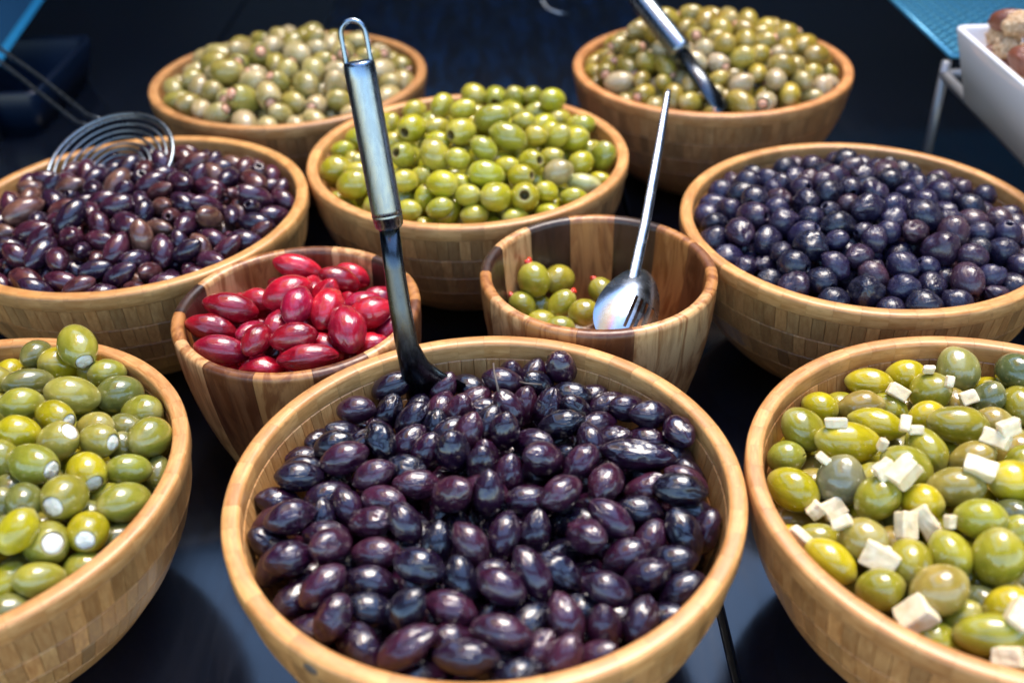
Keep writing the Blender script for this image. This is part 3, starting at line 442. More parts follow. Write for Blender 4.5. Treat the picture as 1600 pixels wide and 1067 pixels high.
'FL':[(-2736,4963,1106,126,-20,1085,836,0,'d'),(-2790,4958,969,131,17,1085,836,0,'y'),(-2936,4961,968,129,33,1085,836,0,'y'),(-2408,4874,1018,134,-101,1011,853,0,'y'),(-2285,4794,1077,45,-25,1082,836,0,'g'),(-2634,4603,1167,43,-21,1339,836,0,'d'),(-2367,4504,1148,23,-44,1464,1071,0,'p'),(-2184,4652,1031,48,-21,1359,1121,0,'d'),(-2556,4335,1227,40,-21,1142,882,0,'g'),(-2587,4905,1065,122,-74,1413,1154,0,'y'),(-2447,4882,1205,-102,-22,1554,1069,1,'g'),(-2027,4515,999,-35,27,1260,1063,0,'g'),(-2079,4361,1025,-24,23,1085,836,0,'d'),(-2034,4215,992,250,126,1085,836,0,'d'),(-2182,4278,1101,-26,21,1085,836,0,'p'),(-2359,4257,1199,-50,2,1177,836,1,'y'),(-1887,4211,1079,119,-40,1262,1065,0,'g'),(-2277,4058,1197,-5,69,1185,968,1,'p'),(-2478,4092,1231,12,-46,1136,872,0,'y'),(-2512,3942,1191,247,99,1085,836,0,'g'),(-2110,4124,1140,-37,13,1117,910,1,'p'),(-2319,3856,1222,-45,4,1402,999,1,'g'),(-2097,3887,1137,-90,-11,1123,948,1,'y'),(-1851,4093,918,165,61,1085,836,0,'d'),(-1932,3975,1067,25,-29,1142,836,0,'g'),(-2444,3803,1108,11,-23,1085,836,0,'d'),(-2284,3620,1201,-128,4,991,836,1,'d'),(-2011,3851,988,13,-2,1085,836,0,'g'),(-2121,3672,1173,-170,32,1265,1068,1,'g'),(-1886,3737,1069,82,-37,1405,965,0,'g'),(-2061,3705,1007,11,-24,1085,836,0,'d'),(-2414,3655,1123,152,126,1085,836,0,'d'),(-2232,3413,1216,97,48,1124,836,0,'y'),(-1996,3540,1072,-131,36,1142,964,1,'y'),(-1920,3613,938,68,16,1085,836,0,'d'),(-2169,3476,1067,-76,62,1542,1063,1,'g'),(-2304,3301,995,94,63,1085,836,0,'y'),(-2138,3276,1042,38,-29,1161,836,0,'g'),(-2009,3424,948,25,1,1085,836,0,'g'),(-2240,3160,971,50,-49,1085,836,0,'d'),(-2354,3516,1109,78,-42,1085,836,0,'d'),(-3888,3970,1026,-125,21,1272,883,0,0),(-3307,3699,1246,-187,-42,1356,943,0,0),(-3161,4444,1186,-97,-1,1198,845,0,0),(-3187,3487,1240,-130,-39,1554,993,0,0),(-3520,3937,1181,-32,-10,1354,917,0,0),(-3023,4079,1269,303,38,1396,1050,0,0),(-3012,3731,1289,291,-52,1234,873,0,0),(-3673,3619,1089,25,33,1348,994,0,0),(-2740,3090,1096,-286,58,1221,880,0,0),(-3736,4196,1057,-298,-26,1268,912,0,0),(-3484,4697,1067,-61,42,1473,998,0,0),(-2737,4113,1257,192,6,1238,807,0,0),(-2875,3430,1214,-66,1,1357,1036,0,0),(-3470,3308,1122,-201,52,1426,992,0,0),(-3433,4383,1171,256,78,1393,951,0,0),(-3232,3987,1257,225,28,1295,942,0,0),(-3050,3230,1140,-189,27,1406,951,0,0),(-2922,4350,1248,186,-12,1180,848,0,0),(-2855,4635,1169,-288,28,1361,844,0,0),(-3162,4661,1148,199,-28,1208,915,0,0),(-2589,3313,1209,-270,60,1517,1055,0,0),(-3102,2973,1075,219,35,1359,1008,0,0),(-2760,3722,1258,-295,-46,1309,902,0,0),(-3752,4391,1033,-74,22,1327,994,0,0),(-3295,4169,1189,-174,-62,1226,858,0,0),(-3145,4901,1027,-221,22,1328,836,0,0),(-3647,3338,1018,4,-19,1394,960,0,0),(-3381,3089,1037,217,41,1571,1056,0,0),(-2520,3011,1046,-29,-25,1417,1014,0,0),(-3526,4173,1159,-248,-56,1392,919,0,0),(-3855,3731,992,-126,-31,1169,828,0,0),(-2593,3555,1205,164,-10,1451,979,0,0),(-3703,3879,1102,258,14,1344,958,0,0),(-3487,3534,1181,131,-5,1514,1029,0,0),(-2852,2947,1031,59,-56,1526,1059,0,0),(-2870,3897,1287,266,22,1344,913,0,0),(-2764,3912,1121,134,-15,1404,924,0,0),(-2743,4506,1028,275,75,1432,961,0,0),(-2500,4822,862,311,44,1296,935,0,0),(-3390,4174,1014,236,54,1315,925,0,0),(-2933,4408,1078,-100,-72,1389,913,0,0),(-2342,3954,1049,257,-29,1174,780,0,0),(-3457,3287,916,52,-29,1247,836,0,0),(-3602,4228,942,108,69,1371,885,0,0),(-2972,4785,1056,235,-56,1457,929,0,0),(-2364,4563,953,-311,63,1210,916,0,0),(-3524,4425,996,11,26,1524,963,0,0),(-2705,4731,934,-266,50,1175,915,0,0),(-2878,3154,943,-179,34,1328,995,0,0),(-3337,3956,1071,-77,72,1451,1017,0,0),(-3767,4293,872,-104,-15,1244,897,0,0),(-3108,3347,987,70,-46,1249,948,0,0),(-3114,4237,1059,36,-7,1352,942,0,0),(-2722,3611,1069,-162,-88,1445,988,0,0),(-2899,3738,1094,-2,-85,1485,1015,0,0),(-2326,4372,960,223,-60,1267,997,0,0),(-3695,3742,929,-258,-81,1388,965,0,0),(-2541,4456,1024,145,64,1427,966,0,0),(-2887,4794,901,4,98,1342,932,0,0),(-3297,3565,1028,77,-74,1571,1067,0,0),(-3245,4582,1007,-68,-85,1312,866,0,0),(-2471,4151,1053,-210,-18,1244,869,0,0),(-3268,4710,917,-296,73,1155,745,0,0),(-3745,3555,885,-57,-55,1301,967,0,0),(-2201,3871,969,-195,-4,1432,919,0,0),(-2628,3819,1072,-198,30,1248,888,0,0),(-2662,3423,1051,99,-89,1193,912,0,0),(-2791,4287,1100,-7,-104,1281,899,0,0),(-3250,4386,1041,-125,84,1396,1046,0,0),(-3852,4079,866,108,9,1399,1033,0,0),(-3072,3107,928,128,57,1439,1111,0,0),(-2518,3182,948,52,-13,1595,999,0,0),(-3140,3867,1096,141,-111,1536,1008,0,0),(-1919,3800,832,63,-24,1481,1020,0,0),(-2281,3656,961,-40,-45,1294,952,0,0),(-3484,3591,1002,-122,-18,1512,941,0,0),(-2704,2974,866,212,-34,1176,858,0,0),(-3154,4064,1070,264,40,1181,829,0,0),(-2902,3547,1070,-57,-23,1270,929,0,0),(-2949,2968,865,-222,17,1195,863,0,0),(-2542,4646,954,37,-60,1484,1002,0,0),(-2303,4733,830,-90,78,1278,962,0,0),(-2496,3369,1006,47,67,1375,980,0,0),(-3242,3212,950,-307,81,1198,907,0,0),(-3170,3686,1097,-2,-40,1226,919,0,0),(-2146,3310,842,189,26,1362,1002,0,0),(-3169,4843,824,-97,2,1500,976,0,0),(-3693,4481,829,158,-56,1336,920,0,0),(-3505,3864,1016,-183,68,1318,980,0,0),(-2266,4104,991,-71,48,1284,917,0,0),(-2064,4037,954,-141,23,1158,799,0,0),(-3391,4554,944,275,65,1292,835,0,0),(-2954,3966,1115,17,68,1365,942,0,0),(-2529,3032,842,-83,46,1299,931,0,0),(-3649,4039,1003,264,-66,1586,1057,0,0),(-3840,3863,882,-245,-7,1341,962,0,0),(-2545,3571,1042,154,12,1049,801,0,0),(-3302,3372,1004,-100,85,1407,979,0,0),(-2913,3332,1018,78,27,1455,913,0,0),(-2678,4117,1103,-98,48,1252,931,0,0),(-2714,3259,985,37,-83,1561,1036,0,0),(-3419,4767,876,-195,51,1390,981,0,0),(-1989,4373,857,-2,49,1420,953,0,0),(-2727,4903,780,79,26,1335,906,0,0),(-3086,4485,1023,190,52,1380,978,0,0),(-2589,4273,1054,8,-38,1150,844,0,0),(-3573,3465,908,-103,-54,1331,833,0,0),(-2122,4575,825,225,12,1392,929,0,0),(-2930,4587,993,-140,126,1354,1003,0,0),(-3100,4683,963,195,53,1311,1044,0,0),(-3258,3079,826,-246,26,1492,950,0,0),(-3105,3525,1038,-231,58,1482,997,0,0),(-3569,4617,865,170,-87,1549,1007,0,0),(-2945,4142,1095,27,-9,1404,930,0,0),(-3363,3748,1050,-201,-105,1463,985,0,0),(-2314,3456,896,-266,33,1428,1016,0,0),(-3690,3369,852,261,37,1246,872,0,0),(-3433,3130,856,-164,49,1149,858,0,0),(-2821,3635,892,-136,67,1099,809,0,0),(-2038,3927,758,-180,-80,1408,975,0,0),(-2560,3696,918,52,86,1397,963,0,0),(-3007,4639,789,-193,-63,1236,915,0,0),(-2251,3480,701,-275,10,1403,1034,0,0),(-2852,4342,883,-203,-51,1387,982,0,0),(-3577,3356,686,159,-87,1145,882,0,0),(-3583,3629,789,24,126,1566,1047,0,0),(-2379,3807,876,-305,28,1328,951,0,0),(-2753,3801,915,276,-22,1322,1019,0,0),(-2471,4204,880,259,-66,1213,851,0,0),(-2055,3421,716,-253,-96,1282,920,0,0),(-2798,3988,935,290,-54,1376,986,0,0),(-2207,3957,810,-114,19,1212,908,0,0),(-3162,3472,858,-31,-23,1488,966,0,0),(-2424,4790,674,-112,-44,1354,891,0,0),(-2353,3127,706,121,-98,1326,874,0,0),(-3695,3833,763,-77,20,1425,981,0,0),(-2960,3541,874,166,-68,1340,969,0,0),(-3197,4009,899,-222,81,1313,933,0,0),(-3549,4332,790,-178,-76,1462,1134,0,0),(-2477,3414,775,-91,-31,1535,1085,0,0),(-3185,3775,901,-285,49,1469,993,0,0),(-2244,4455,765,24,-100,1314,962,0,0),(-3019,4845,712,-112,21,1393,1005,0,0),(-3696,3495,658,304,89,1447,950,0,0),(-2830,4680,711,119,119,1514,1125,0,0),(-3783,4168,705,291,-85,1190,924,0,0),(-2662,4310,890,215,92,1470,1043,0,0),(-2057,3657,749,182,-8,1546,961,0,0),(-3301,4752,719,109,-40,1393,1044,0,0),(-3206,4229,906,-164,3,1359,936,0,0),(-2310,4204,811,-147,-11,1395,998,0,0),(-3111,3290,815,11,49,1244,958,0,0),(-2559,3888,917,-210,-61,1266,859,0,0),(-3266,3229,682,-237,86,1325,987,0,0),(-3424,4538,768,128,35,1316,1008,0,0),(-2801,4172,934,254,51,1259,938,0,0),(-2122,4126,799,-57,-94,1441,1000,0,0),(-2777,3173,783,-3,66,1555,1003,0,0),(-2609,4095,918,-132,-54,1479,983,0,0),(-3338,4381,843,268,62,1355,1043,0,0),(-2459,4390,813,-251,70,1414,916,0,0),(-2781,3383,862,307,67,1329,938,0,0),(-2615,4515,836,-62,72,1226,940,0,0),(-2966,3082,736,304,92,1186,875,0,0),(-2419,3602,866,166,50,1043,830,0,0),(-2990,3895,915,-43,40,1381,1076,0,0),(-3427,3499,825,174,-52,1318,889,0,0),(-3641,4054,785,-281,15,1334,972,0,0),(-3454,4034,890,13,-6,1389,949,0,0),(-2929,3313,779,258,-50,1245,853,0,0),(-2825,4534,839,297,-46,1346,924,0,0),(-3024,4113,918,225,-54,1450,994,0,0),(-2207,4613,667,-19,-25,1276,919,0,0),(-2247,3289,672,-20,-8,1493,998,0,0),(-2154,4306,734,21,-86,1194,898,0,0),(-3561,4524,644,-144,17,1492,945,0,0),(-2418,4575,791,-250,69,1385,890,0,0),(-1995,4235,719,-283,-97,1320,862,0,0),(-3201,4612,789,3,-60,1227,892,0,0),(-2227,3707,801,-304,-58,1253,865,0,0),(-2858,4864,634,108,37,1372,885,0,0),(-3042,4319,884,26,83,1235,913,0,0),(-3763,3665,669,185,123,1452,976,0,0),(-3327,3658,833,221,12,1319,943,0,0),(-2609,3090,647,233,92,1476,955,0,0),(-2031,4429,682,212,17,1248,865,0,0),(-2996,3710,943,7,-35,1315,901,0,0),(-2669,3524,869,-109,16,1262,951,0,0),(-2520,3213,763,270,8,1184,942,0,0),(-2624,4829,617,-257,-19,1330,886,0,0),(-2408,4005,879,-75,-70,1523,996,0,0),(-3296,3364,802,160,-49,1298,943,0,0),(-3722,4365,702,-311,60,1309,909,0,0),(-3452,3235,694,-212,10,1289,958,0,0),(-3130,4465,846,-229,13,1336,926,0,0),(-3527,3887,815,286,86,1248,922,0,0),(-2824,2986,704,-276,-88,1151,846,0,0),(-3461,4698,658,300,73,1227,846,0,0),(-3341,3881,850,78,-59,1354,1064,0,0),(-3808,3995,664,265,74,1364,917,0,0),(-1933,4068,678,162,128,1467,1064,0,0),(-2610,4700,753,237,12,1583,1094,0,0),(-3163,3085,635,-303,-56,1432,948,0,0),(-3397,4195,822,24,12,1302,986,0,0),(-2732,4394,698,-55,28,1443,981,0,0),(-2758,3346,666,74,-77,1281,988,0,0),(-3170,4667,588,64,76,1490,1098,0,0),(-2487,3354,591,-58,-11,1342,942,0,0),(-3313,3205,497,285,79,1340,987,0,0),(-2618,4151,733,-152,44,1252,930,0,0),(-3072,3243,643,-272,-77,1184,902,0,0),(-3407,3442,659,-223,91,1159,856,0,0),(-3263,4064,714,-57,3,1428,946,0,0),(-2941,3996,741,-179,-98,1331,989,0,0),(-2357,4656,525,27,19,1285,890,0,0),(-3335,4551,610,189,-64,1230,912,0,0),(-2036,3737,561,-121,-71,1432,1046,0,0),(-2633,3496,680,-274,67,1318,902,0,0),(-3607,4256,599,-195,9,1105,827,0,0),(-3061,3655,704,143,94,1620,1090,0,0),(-2565,3944,735,80,-34,1377,1042,0,0),(-2356,3999,686,-236,27,1169,777,0,0),(-3366,3769,697,-310,-48,1365,873,0,0),(-2982,4664,554,-193,138,1280,905,0,0),(-2413,3676,670,-155,91,1379,991,0,0),(-2559,4473,663,83,62,1352,877,0,0),(-2672,3752,753,18,15,1206,909,0,0),(-2216,3874,647,-199,97,1546,961,0,0),(-2478,4284,668,-29,28,1517,986,0,0),(-3745,3841,550,188,-85,1310,866,0,0),(-2892,3499,697,-238,-42,1568,1065,0,0),(-2965,4456,707,61,-53,1386,963,0,0),(-2323,3415,550,203,36,1225,851,0,0),(-2898,3759,767,-70,-31,1318,887,0,0),(-2350,4476,621,-157,55,1233,895,0,0),(-3202,4374,663,-9,59,1521,1051,0,0),(-2058,3540,580,-168,-68,1210,903,0,0),(-3088,4202,719,37,-59,1453,1020,0,0),(-2554,4683,566,-230,-33,1216,901,0,0),(-2480,3161,517,47,66,1384,927,0,0),(-3140,3880,730,-291,-21,1449,947,0,0),(-2790,4791,482,-218,-29,1307,1001,0,0),(-3395,4275,652,72,98,1288,879,0,0),(-3476,4108,663,211,12,1389,950,0,0),(-2168,4510,536,-37,79,1308,854,0,0),(-3257,3607,651,-165,47,1689,1106,0,0),(-3131,3423,672,105,44,1373,951,0,0),(-2096,4097,571,70,-37,1408,1013,0,0),(-3587,3742,596,-227,-41,1299,971,0,0),(-2755,4016,759,150,40,1319,950,0,0),(-3020,3102,523,164,56,1130,802,0,0),(-2079,4309,502,-136,-71,1518,1048,0,0),(-3612,4418,520,-54,-56,1212,852,0,0),(-2633,3258,569,274,-89,1239,915,0,0),(-2699,4546,594,-173,-89,1425,938,0,0),(-3456,3326,525,-222,-27,1178,823,0,0),(-2240,3641,581,14,61,1392,1081,0,0),(-2875,4192,722,44,-79,1442,975,0,0),(-2239,4217,619,22,-34,1276,867,0,0),(-2903,3242,594,-149,-20,1407,954,0,0),(-3555,3939,642,-308,74,1269,932,0,0),(-2020,3931,522,311,87,1305,985,0,0),(-3647,4073,561,-212,128,1338,920,0,0),(-3450,3616,620,-218,65,1313,952,0,0),(-3074,4812,513,39,57,1339,897,0,0),(-2750,3126,532,-140,-116,1599,987,0,0)],
'FR':[(1802,4539,875,-9,4,1117,854,0,'g'),(2656,4642,876,-74,49,1117,854,0,'y'),(2211,4688,958,-42,3,1201,992,0,'y'),(1976,4623,972,-34,6,1333,854,0,'y'),(2479,4671,1002,-125,-79,1397,1169,0,'p'),(2767,4592,1040,-117,16,1294,1083,0,'d'),(2040,4450,925,-81,-21,1117,854,0,'g'),(1866,4409,981,-26,28,1269,890,0,'b'),(2407,4474,914,-127,-28,1117,854,0,'b'),(2254,4481,1011,-100,94,1305,1092,0,'g'),(2528,4381,1021,28,106,1106,854,0,'d'),(2702,4367,977,-148,18,1317,1102,0,'g'),(1655,4441,957,-51,-7,1020,854,0,'y'),(1490,4250,836,75,45,1117,854,0,'y'),(1504,4202,1000,-48,-63,1339,1057,0,'g'),(1881,4208,1018,-45,-2,1474,860,0,'y'),(2160,4262,1014,5,51,1054,854,0,'y'),(2494,4229,988,-52,58,1117,854,0,'b'),(2257,4112,1080,-18,-4,1546,994,0,'g'),(1386,4061,939,-9,27,1020,854,0,'x'),(1689,4053,1033,-5,-11,1725,1038,0,'y'),(2043,3950,1061,-115,-33,1319,962,0,'g'),(1904,3822,1059,-60,-33,1338,1036,0,'g'),(2231,3849,1080,-13,53,1151,854,0,'b'),(1486,3909,887,-6,30,1117,854,0,'b'),(1743,3849,941,76,105,1117,854,0,'g'),(1359,3801,960,-58,-22,1351,1046,0,'y'),(1580,3785,1015,68,122,1404,1175,0,'e'),(2077,3654,1079,-26,21,1341,961,0,'b'),(1707,3627,1057,44,76,1262,1056,0,'g'),(1897,3581,1058,-50,26,1020,854,0,'y'),(2360,3682,1080,25,-26,1284,1074,0,'y'),(2525,3993,988,42,66,1117,854,0,'b'),(2142,3524,990,-64,53,1117,854,0,'g'),(2480,3845,1030,69,76,1117,854,0,'g'),(1731,3443,933,-39,67,1117,854,0,'b'),(1414,3524,890,-12,-8,1117,854,0,'g'),(1571,3400,1004,-66,83,1267,1060,0,'b'),(1412,3320,962,-77,-28,1328,880,0,'y'),(1743,3255,1008,-159,-12,1179,987,0,'g'),(1921,3268,1033,-115,-56,1179,944,0,'g'),(2095,3413,1105,-38,19,1171,928,0,'g'),(2257,3383,1014,42,110,1117,854,0,'g'),(2111,3224,1055,130,120,1369,1145,0,'g'),(1582,3138,969,-11,33,1085,890,0,'g'),(2020,3098,899,-51,48,1117,854,0,'d'),(1894,3003,909,-3,108,1117,854,0,'g'),(1791,3054,1046,13,53,1304,1083,0,'b'),(1756,2922,889,-50,-19,1117,854,0,'g'),(2062,2980,1024,4,50,1020,854,0,'y'),(1944,2854,994,-20,15,1481,886,0,'g'),(2311,3533,992,-73,52,1117,854,0,'d'),(2562,2757,966,-18,-31,1386,910,0,0),(3217,3875,954,-157,-5,1443,907,0,0),(2615,3521,1052,-194,4,1336,959,0,0),(3196,3651,987,260,-18,1428,917,0,0),(3246,3388,1006,-138,61,1346,873,0,0),(2104,2690,916,-229,-19,1154,915,0,0),(2595,3259,1057,-85,-46,1643,1080,0,0),(2393,3167,1053,233,-17,1422,890,0,0),(3152,4126,993,37,25,1344,961,0,0),(2860,3164,1006,272,-9,1506,1030,0,0),(3102,3154,944,-233,19,1409,936,0,0),(2359,2937,1011,-310,-28,1383,1033,0,0),(3007,3924,1002,-66,-32,1444,997,0,0),(2936,4433,961,-240,18,1451,935,0,0),(2986,3462,1021,4,10,1402,1034,0,0),(2786,3978,1079,200,-5,1430,911,0,0),(2895,4180,978,165,-7,1202,874,0,0),(2804,3702,1073,-289,16,1432,1066,0,0),(2918,2848,991,56,-47,1384,1017,0,0),(2645,2954,1041,-23,-23,1397,969,0,0),(2343,2708,940,123,-12,1437,967,0,0),(2779,3401,1034,248,70,1097,870,0,0),(1650,3269,820,148,1,1323,954,0,0),(2620,4387,788,44,18,1631,1027,0,0),(2124,3910,869,241,-19,1490,1049,0,0),(2829,4226,831,-192,10,1450,889,0,0),(2237,3709,905,-299,40,1415,948,0,0),(3187,4129,770,-211,85,1295,1028,0,0),(3028,4222,839,294,-69,1367,921,0,0),(2031,4201,836,-217,74,1270,917,0,0),(1756,4214,840,69,-43,1597,1045,0,0),(2276,3273,860,299,-49,1422,875,0,0),(1878,4057,850,296,-86,1193,865,0,0),(2005,3615,873,128,-43,1460,926,0,0),(2727,3648,907,68,-7,1484,945,0,0),(2488,3611,918,-240,-58,1551,1087,0,0),(2328,4623,770,166,-54,1357,871,0,0),(2156,2901,817,268,8,1364,887,0,0),(2942,3792,874,195,-105,1446,1060,0,0),(2329,3063,873,88,11,1456,952,0,0),(2662,3394,908,206,-37,1377,860,0,0),(2855,3328,866,19,84,1507,977,0,0),(3216,3479,785,130,-103,1339,913,0,0),(2916,3114,804,105,34,1380,901,0,0),(2256,2713,763,90,-19,1375,901,0,0),(2941,2911,725,-233,-30,1467,1049,0,0),(2008,2774,795,89,-48,1282,923,0,0),(3104,3707,818,79,-52,1314,897,0,0),(1944,3860,853,171,-49,1410,861,0,0),(3024,3322,802,174,-74,1356,927,0,0),(2148,4594,759,-76,83,1594,1059,0,0),(2526,4589,737,-65,36,1444,1029,0,0),(1774,3109,795,34,17,1387,1008,0,0),(2506,3216,860,116,-115,1554,994,0,0),(1548,3103,750,-52,101,1265,905,0,0),(2344,3901,894,-196,63,1414,1010,0,0),(3075,3958,826,253,6,1400,1020,0,0),(2054,3309,865,66,65,1467,999,0,0),(3287,3868,780,159,-57,1402,1067,0,0),(2641,3814,912,310,-23,1378,990,0,0),(1393,3800,746,-283,19,1454,971,0,0),(1951,4351,802,-216,103,1316,909,0,0),(1669,3956,803,30,47,1588,1011,0,0),(2602,2848,819,-42,43,1268,842,0,0),(2841,3973,882,-182,31,1344,968,0,0),(2701,3148,857,-180,-16,1483,1036,0,0),(3030,3503,843,-260,6,1304,941,0,0),(2188,4364,815,137,-1,1204,939,0,0),(1642,3592,851,-300,-31,1249,896,0,0),(1557,3444,780,-262,37,1391,910,0,0),(2517,3018,864,-2,104,1423,1090,0,0),(1439,4028,693,124,-50,1549,1037,0,0),(3003,4385,742,-91,-97,1531,1011,0,0),(1573,4110,790,103,-47,1271,909,0,0),(2465,3397,904,-241,90,1461,1011,0,0),(1597,3753,785,-249,27,1440,951,0,0),(3102,3078,779,183,7,1311,982,0,0),(2383,2883,807,-60,48,1282,923,0,0),(2478,4112,868,-239,52,1273,787,0,0),(2664,4031,897,-58,94,1437,942,0,0),(2455,2705,761,62,47,1391,1039,0,0),(2170,3128,825,-247,-99,1236,931,0,0),(2332,4248,857,-95,-75,1457,990,0,0),(2819,4493,724,-118,25,1399,929,0,0),(1655,4346,729,-10,-6,1333,971,0,0),(3294,3648,784,-263,93,1485,992,0,0),(2772,2932,824,-8,85,1496,1034,0,0),(3218,3298,736,-245,26,1508,997,0,0),(2878,3585,849,84,59,1377,862,0,0),(2657,4211,836,65,-102,1280,934,0,0),(1467,3251,743,85,94,1329,856,0,0),(2736,2759,744,72,-60,1226,859,0,0),(1879,3376,857,-229,6,1443,975,0,0),(1338,3627,769,35,-88,1328,836,0,0),(1963,4548,743,167,-95,1407,956,0,0),(2217,4089,869,300,19,1480,1079,0,0),(1834,3687,861,250,117,1552,1034,0,0),(2698,4499,582,-10,-23,1567,1008,0,0),(2147,4260,660,145,-42,1410,1026,0,0),(2952,3653,659,238,-111,1644,1033,0,0),(2525,3704,687,289,116,1596,1069,0,0),(2452,4523,560,-136,34,1457,1067,0,0),(2936,4145,652,255,-73,1668,1074,0,0),(1507,3739,606,100,-18,1302,901,0,0),(2376,2788,601,-89,-26,1538,1027,0,0),(2645,4097,650,22,61,1614,1061,0,0),(2729,3644,730,-302,-9,1248,924,0,0),(2252,3073,676,-11,55,1254,883,0,0),(2040,3392,698,-91,-32,1586,972,0,0),(1985,2864,604,206,-29,1418,900,0,0),(1897,4426,582,134,20,1397,969,0,0),(2519,4285,640,242,5,1129,784,0,0),(2265,4032,678,207,-40,1488,1081,0,0),(2702,3280,677,-279,85,1530,1063,0,0),(1940,3628,652,-152,87,1388,912,0,0),(2072,4453,598,154,70,1348,903,0,0),(2656,3911,739,-253,-16,1603,1112,0,0),(1665,3403,613,108,-97,1406,946,0,0),(3160,3691,634,64,48,1404,972,0,0),(1838,3964,648,-278,30,1486,1091,0,0),(1926,4211,671,89,-31,1542,1124,0,0),(2909,3436,674,-216,-80,1232,890,0,0),(1805,3764,656,-273,38,1370,1004,0,0),(2631,2957,638,-210,68,1393,939,0,0),(1731,4330,570,238,-49,1172,877,0,0),(2532,3373,683,-262,-51,1476,982,0,0),(1435,3477,606,155,62,1524,985,0,0),(1652,3012,633,-89,74,1457,906,0,0),(3197,3919,602,-201,4,1493,972,0,0),(1585,3984,571,-120,49,1496,1022,0,0),(2331,4321,682,-186,-85,1520,1006,0,0),(2289,3413,753,-161,-53,1379,981,0,0),(2919,3274,686,-282,42,1197,807,0,0),(1560,3252,593,-114,7,1427,964,0,0),(2210,3822,717,159,-89,1263,946,0,0),(2027,3829,699,-164,-33,1479,992,0,0),(1684,4152,616,-74,77,1691,1088,0,0),(2167,2818,650,95,-83,1228,896,0,0),(2122,3545,732,-48,-14,1279,884,0,0),(2803,2940,544,-187,-119,1542,1029,0,0),(3002,3883,650,-188,-17,1436,1038,0,0),(1751,3175,619,-144,-70,1335,982,0,0),(2427,3880,723,136,-69,1255,922,0,0),(2564,3135,645,-294,77,1491,1053,0,0),(2379,3216,708,-166,-67,1222,919,0,0),(2818,3131,644,-256,100,1320,961,0,0),(3235,3545,542,-186,12,1373,907,0,0),(3100,4098,553,-183,-2,1491,999,0,0),(1976,3217,669,-311,-62,1143,832,0,0),(3116,3255,581,-59,20,1419,995,0,0),(2881,4359,606,136,-85,1333,928,0,0),(2042,4055,693,38,-71,1355,931,0,0),(2294,3668,699,26,-25,1396,911,0,0),(1848,3348,666,172,-75,1422,967,0,0),(2611,2807,543,-291,44,1375,955,0,0),(2997,3078,618,112,34,1356,1021,0,0),(2263,4486,608,-205,-46,1492,1025,0,0),(2828,3988,621,-313,-103,1474,965,0,0),(2805,3797,648,101,85,1442,1080,0,0),(3076,3486,633,-186,-81,1499,1003,0,0),(1605,3597,650,117,24,1348,950,0,0),(2421,2986,636,305,-50,1375,969,0,0),(2706,4277,585,-100,-58,1601,1068,0,0),(2045,3033,667,-82,54,1378,1011,0,0),(2218,3239,639,52,-59,1508,939,0,0),(2740,3465,716,116,-108,1432,975,0,0),(2428,4143,663,-313,-94,1415,1007,0,0),(1795,2914,605,-307,-65,1154,800,0,0),(2433,3532,699,4,53,1537,992,0,0),(1772,3527,719,-167,66,1582,1097,0,0),(2524,3065,469,125,-42,1418,982,0,0),(2895,3825,468,68,12,1531,967,0,0),(2742,4080,430,-207,17,1453,995,0,0),(2760,3059,408,34,-60,1349,914,0,0),(1835,3660,456,133,-110,1431,1025,0,0),(2177,3713,547,-312,67,1398,915,0,0),(2375,3368,533,235,19,1244,882,0,0),(2005,3778,502,134,37,1396,971,0,0),(2625,4469,425,270,22,1267,849,0,0),(1536,3547,459,181,93,1331,925,0,0),(2264,4117,487,55,-3,1257,946,0,0),(2255,4288,474,37,-92,1239,867,0,0),(2791,3615,511,43,-79,1386,929,0,0),(2481,3982,516,-47,-79,1464,941,0,0),(2061,4155,504,61,-43,1565,987,0,0),(2802,4346,441,-115,-68,1223,874,0,0),(1842,3265,478,-135,-59,1273,973,0,0),(3005,3194,442,-290,71,1265,988,0,0),(1913,3050,458,106,-30,1569,990,0,0),(1834,3465,470,-85,-93,1191,940,0,0),(2401,3685,524,201,-70,1395,914,0,0),(3162,3796,431,-66,93,1419,1011,0,0),(1832,4296,429,271,-34,1322,960,0,0),(3049,4005,382,187,-54,1448,1047,0,0),(1720,3911,484,-205,50,1327,842,0,0),(2354,2966,446,-96,54,1443,951,0,0),(2467,4356,446,313,51,1370,985,0,0),(2519,4182,480,73,12,1420,975,0,0),(1969,4443,433,84,59,1182,778,0,0),(2081,3196,521,163,65,1330,970,0,0),(1846,4085,498,-186,-108,1288,945,0,0),(2953,4194,430,-210,-15,1344,1051,0,0),(2549,3285,523,-153,-22,1134,766,0,0),(2314,3874,541,-175,49,1389,1016,0,0),(2922,3376,482,-143,78,1436,921,0,0),(2270,3548,511,-175,-88,1394,987,0,0),(1660,3175,443,-273,27,1242,896,0,0),(2184,3002,498,-157,55,1291,950,0,0),(2585,3513,553,28,-28,1220,935,0,0),(1985,3370,535,-195,41,1259,861,0,0),(2759,3238,456,6,-9,1529,1040,0,0),(1666,4094,384,66,26,1498,1014,0,0),(1574,3351,432,-40,2,1333,960,0,0),(2070,3560,524,-187,-126,1415,960,0,0),(3089,3600,460,62,3,1353,892,0,0),(2112,3972,522,301,-43,1379,978,0,0),(2588,3832,530,63,29,1233,891,0,0),(1655,3702,508,73,89,1316,998,0,0),(2577,2904,398,-242,-43,1332,911,0,0),(3106,3404,404,-232,-21,1532,1055,0,0),(2341,3160,498,74,-50,1482,970,0,0),(1566,3846,382,259,71,1666,1223,0,0),(2150,4480,438,-201,-44,1517,981,0,0),(2328,4478,414,108,-4,1246,915,0,0),(2168,3385,532,-169,-88,1506,1010,0,0),(2045,2917,392,-97,80,1409,1098,0,0)],
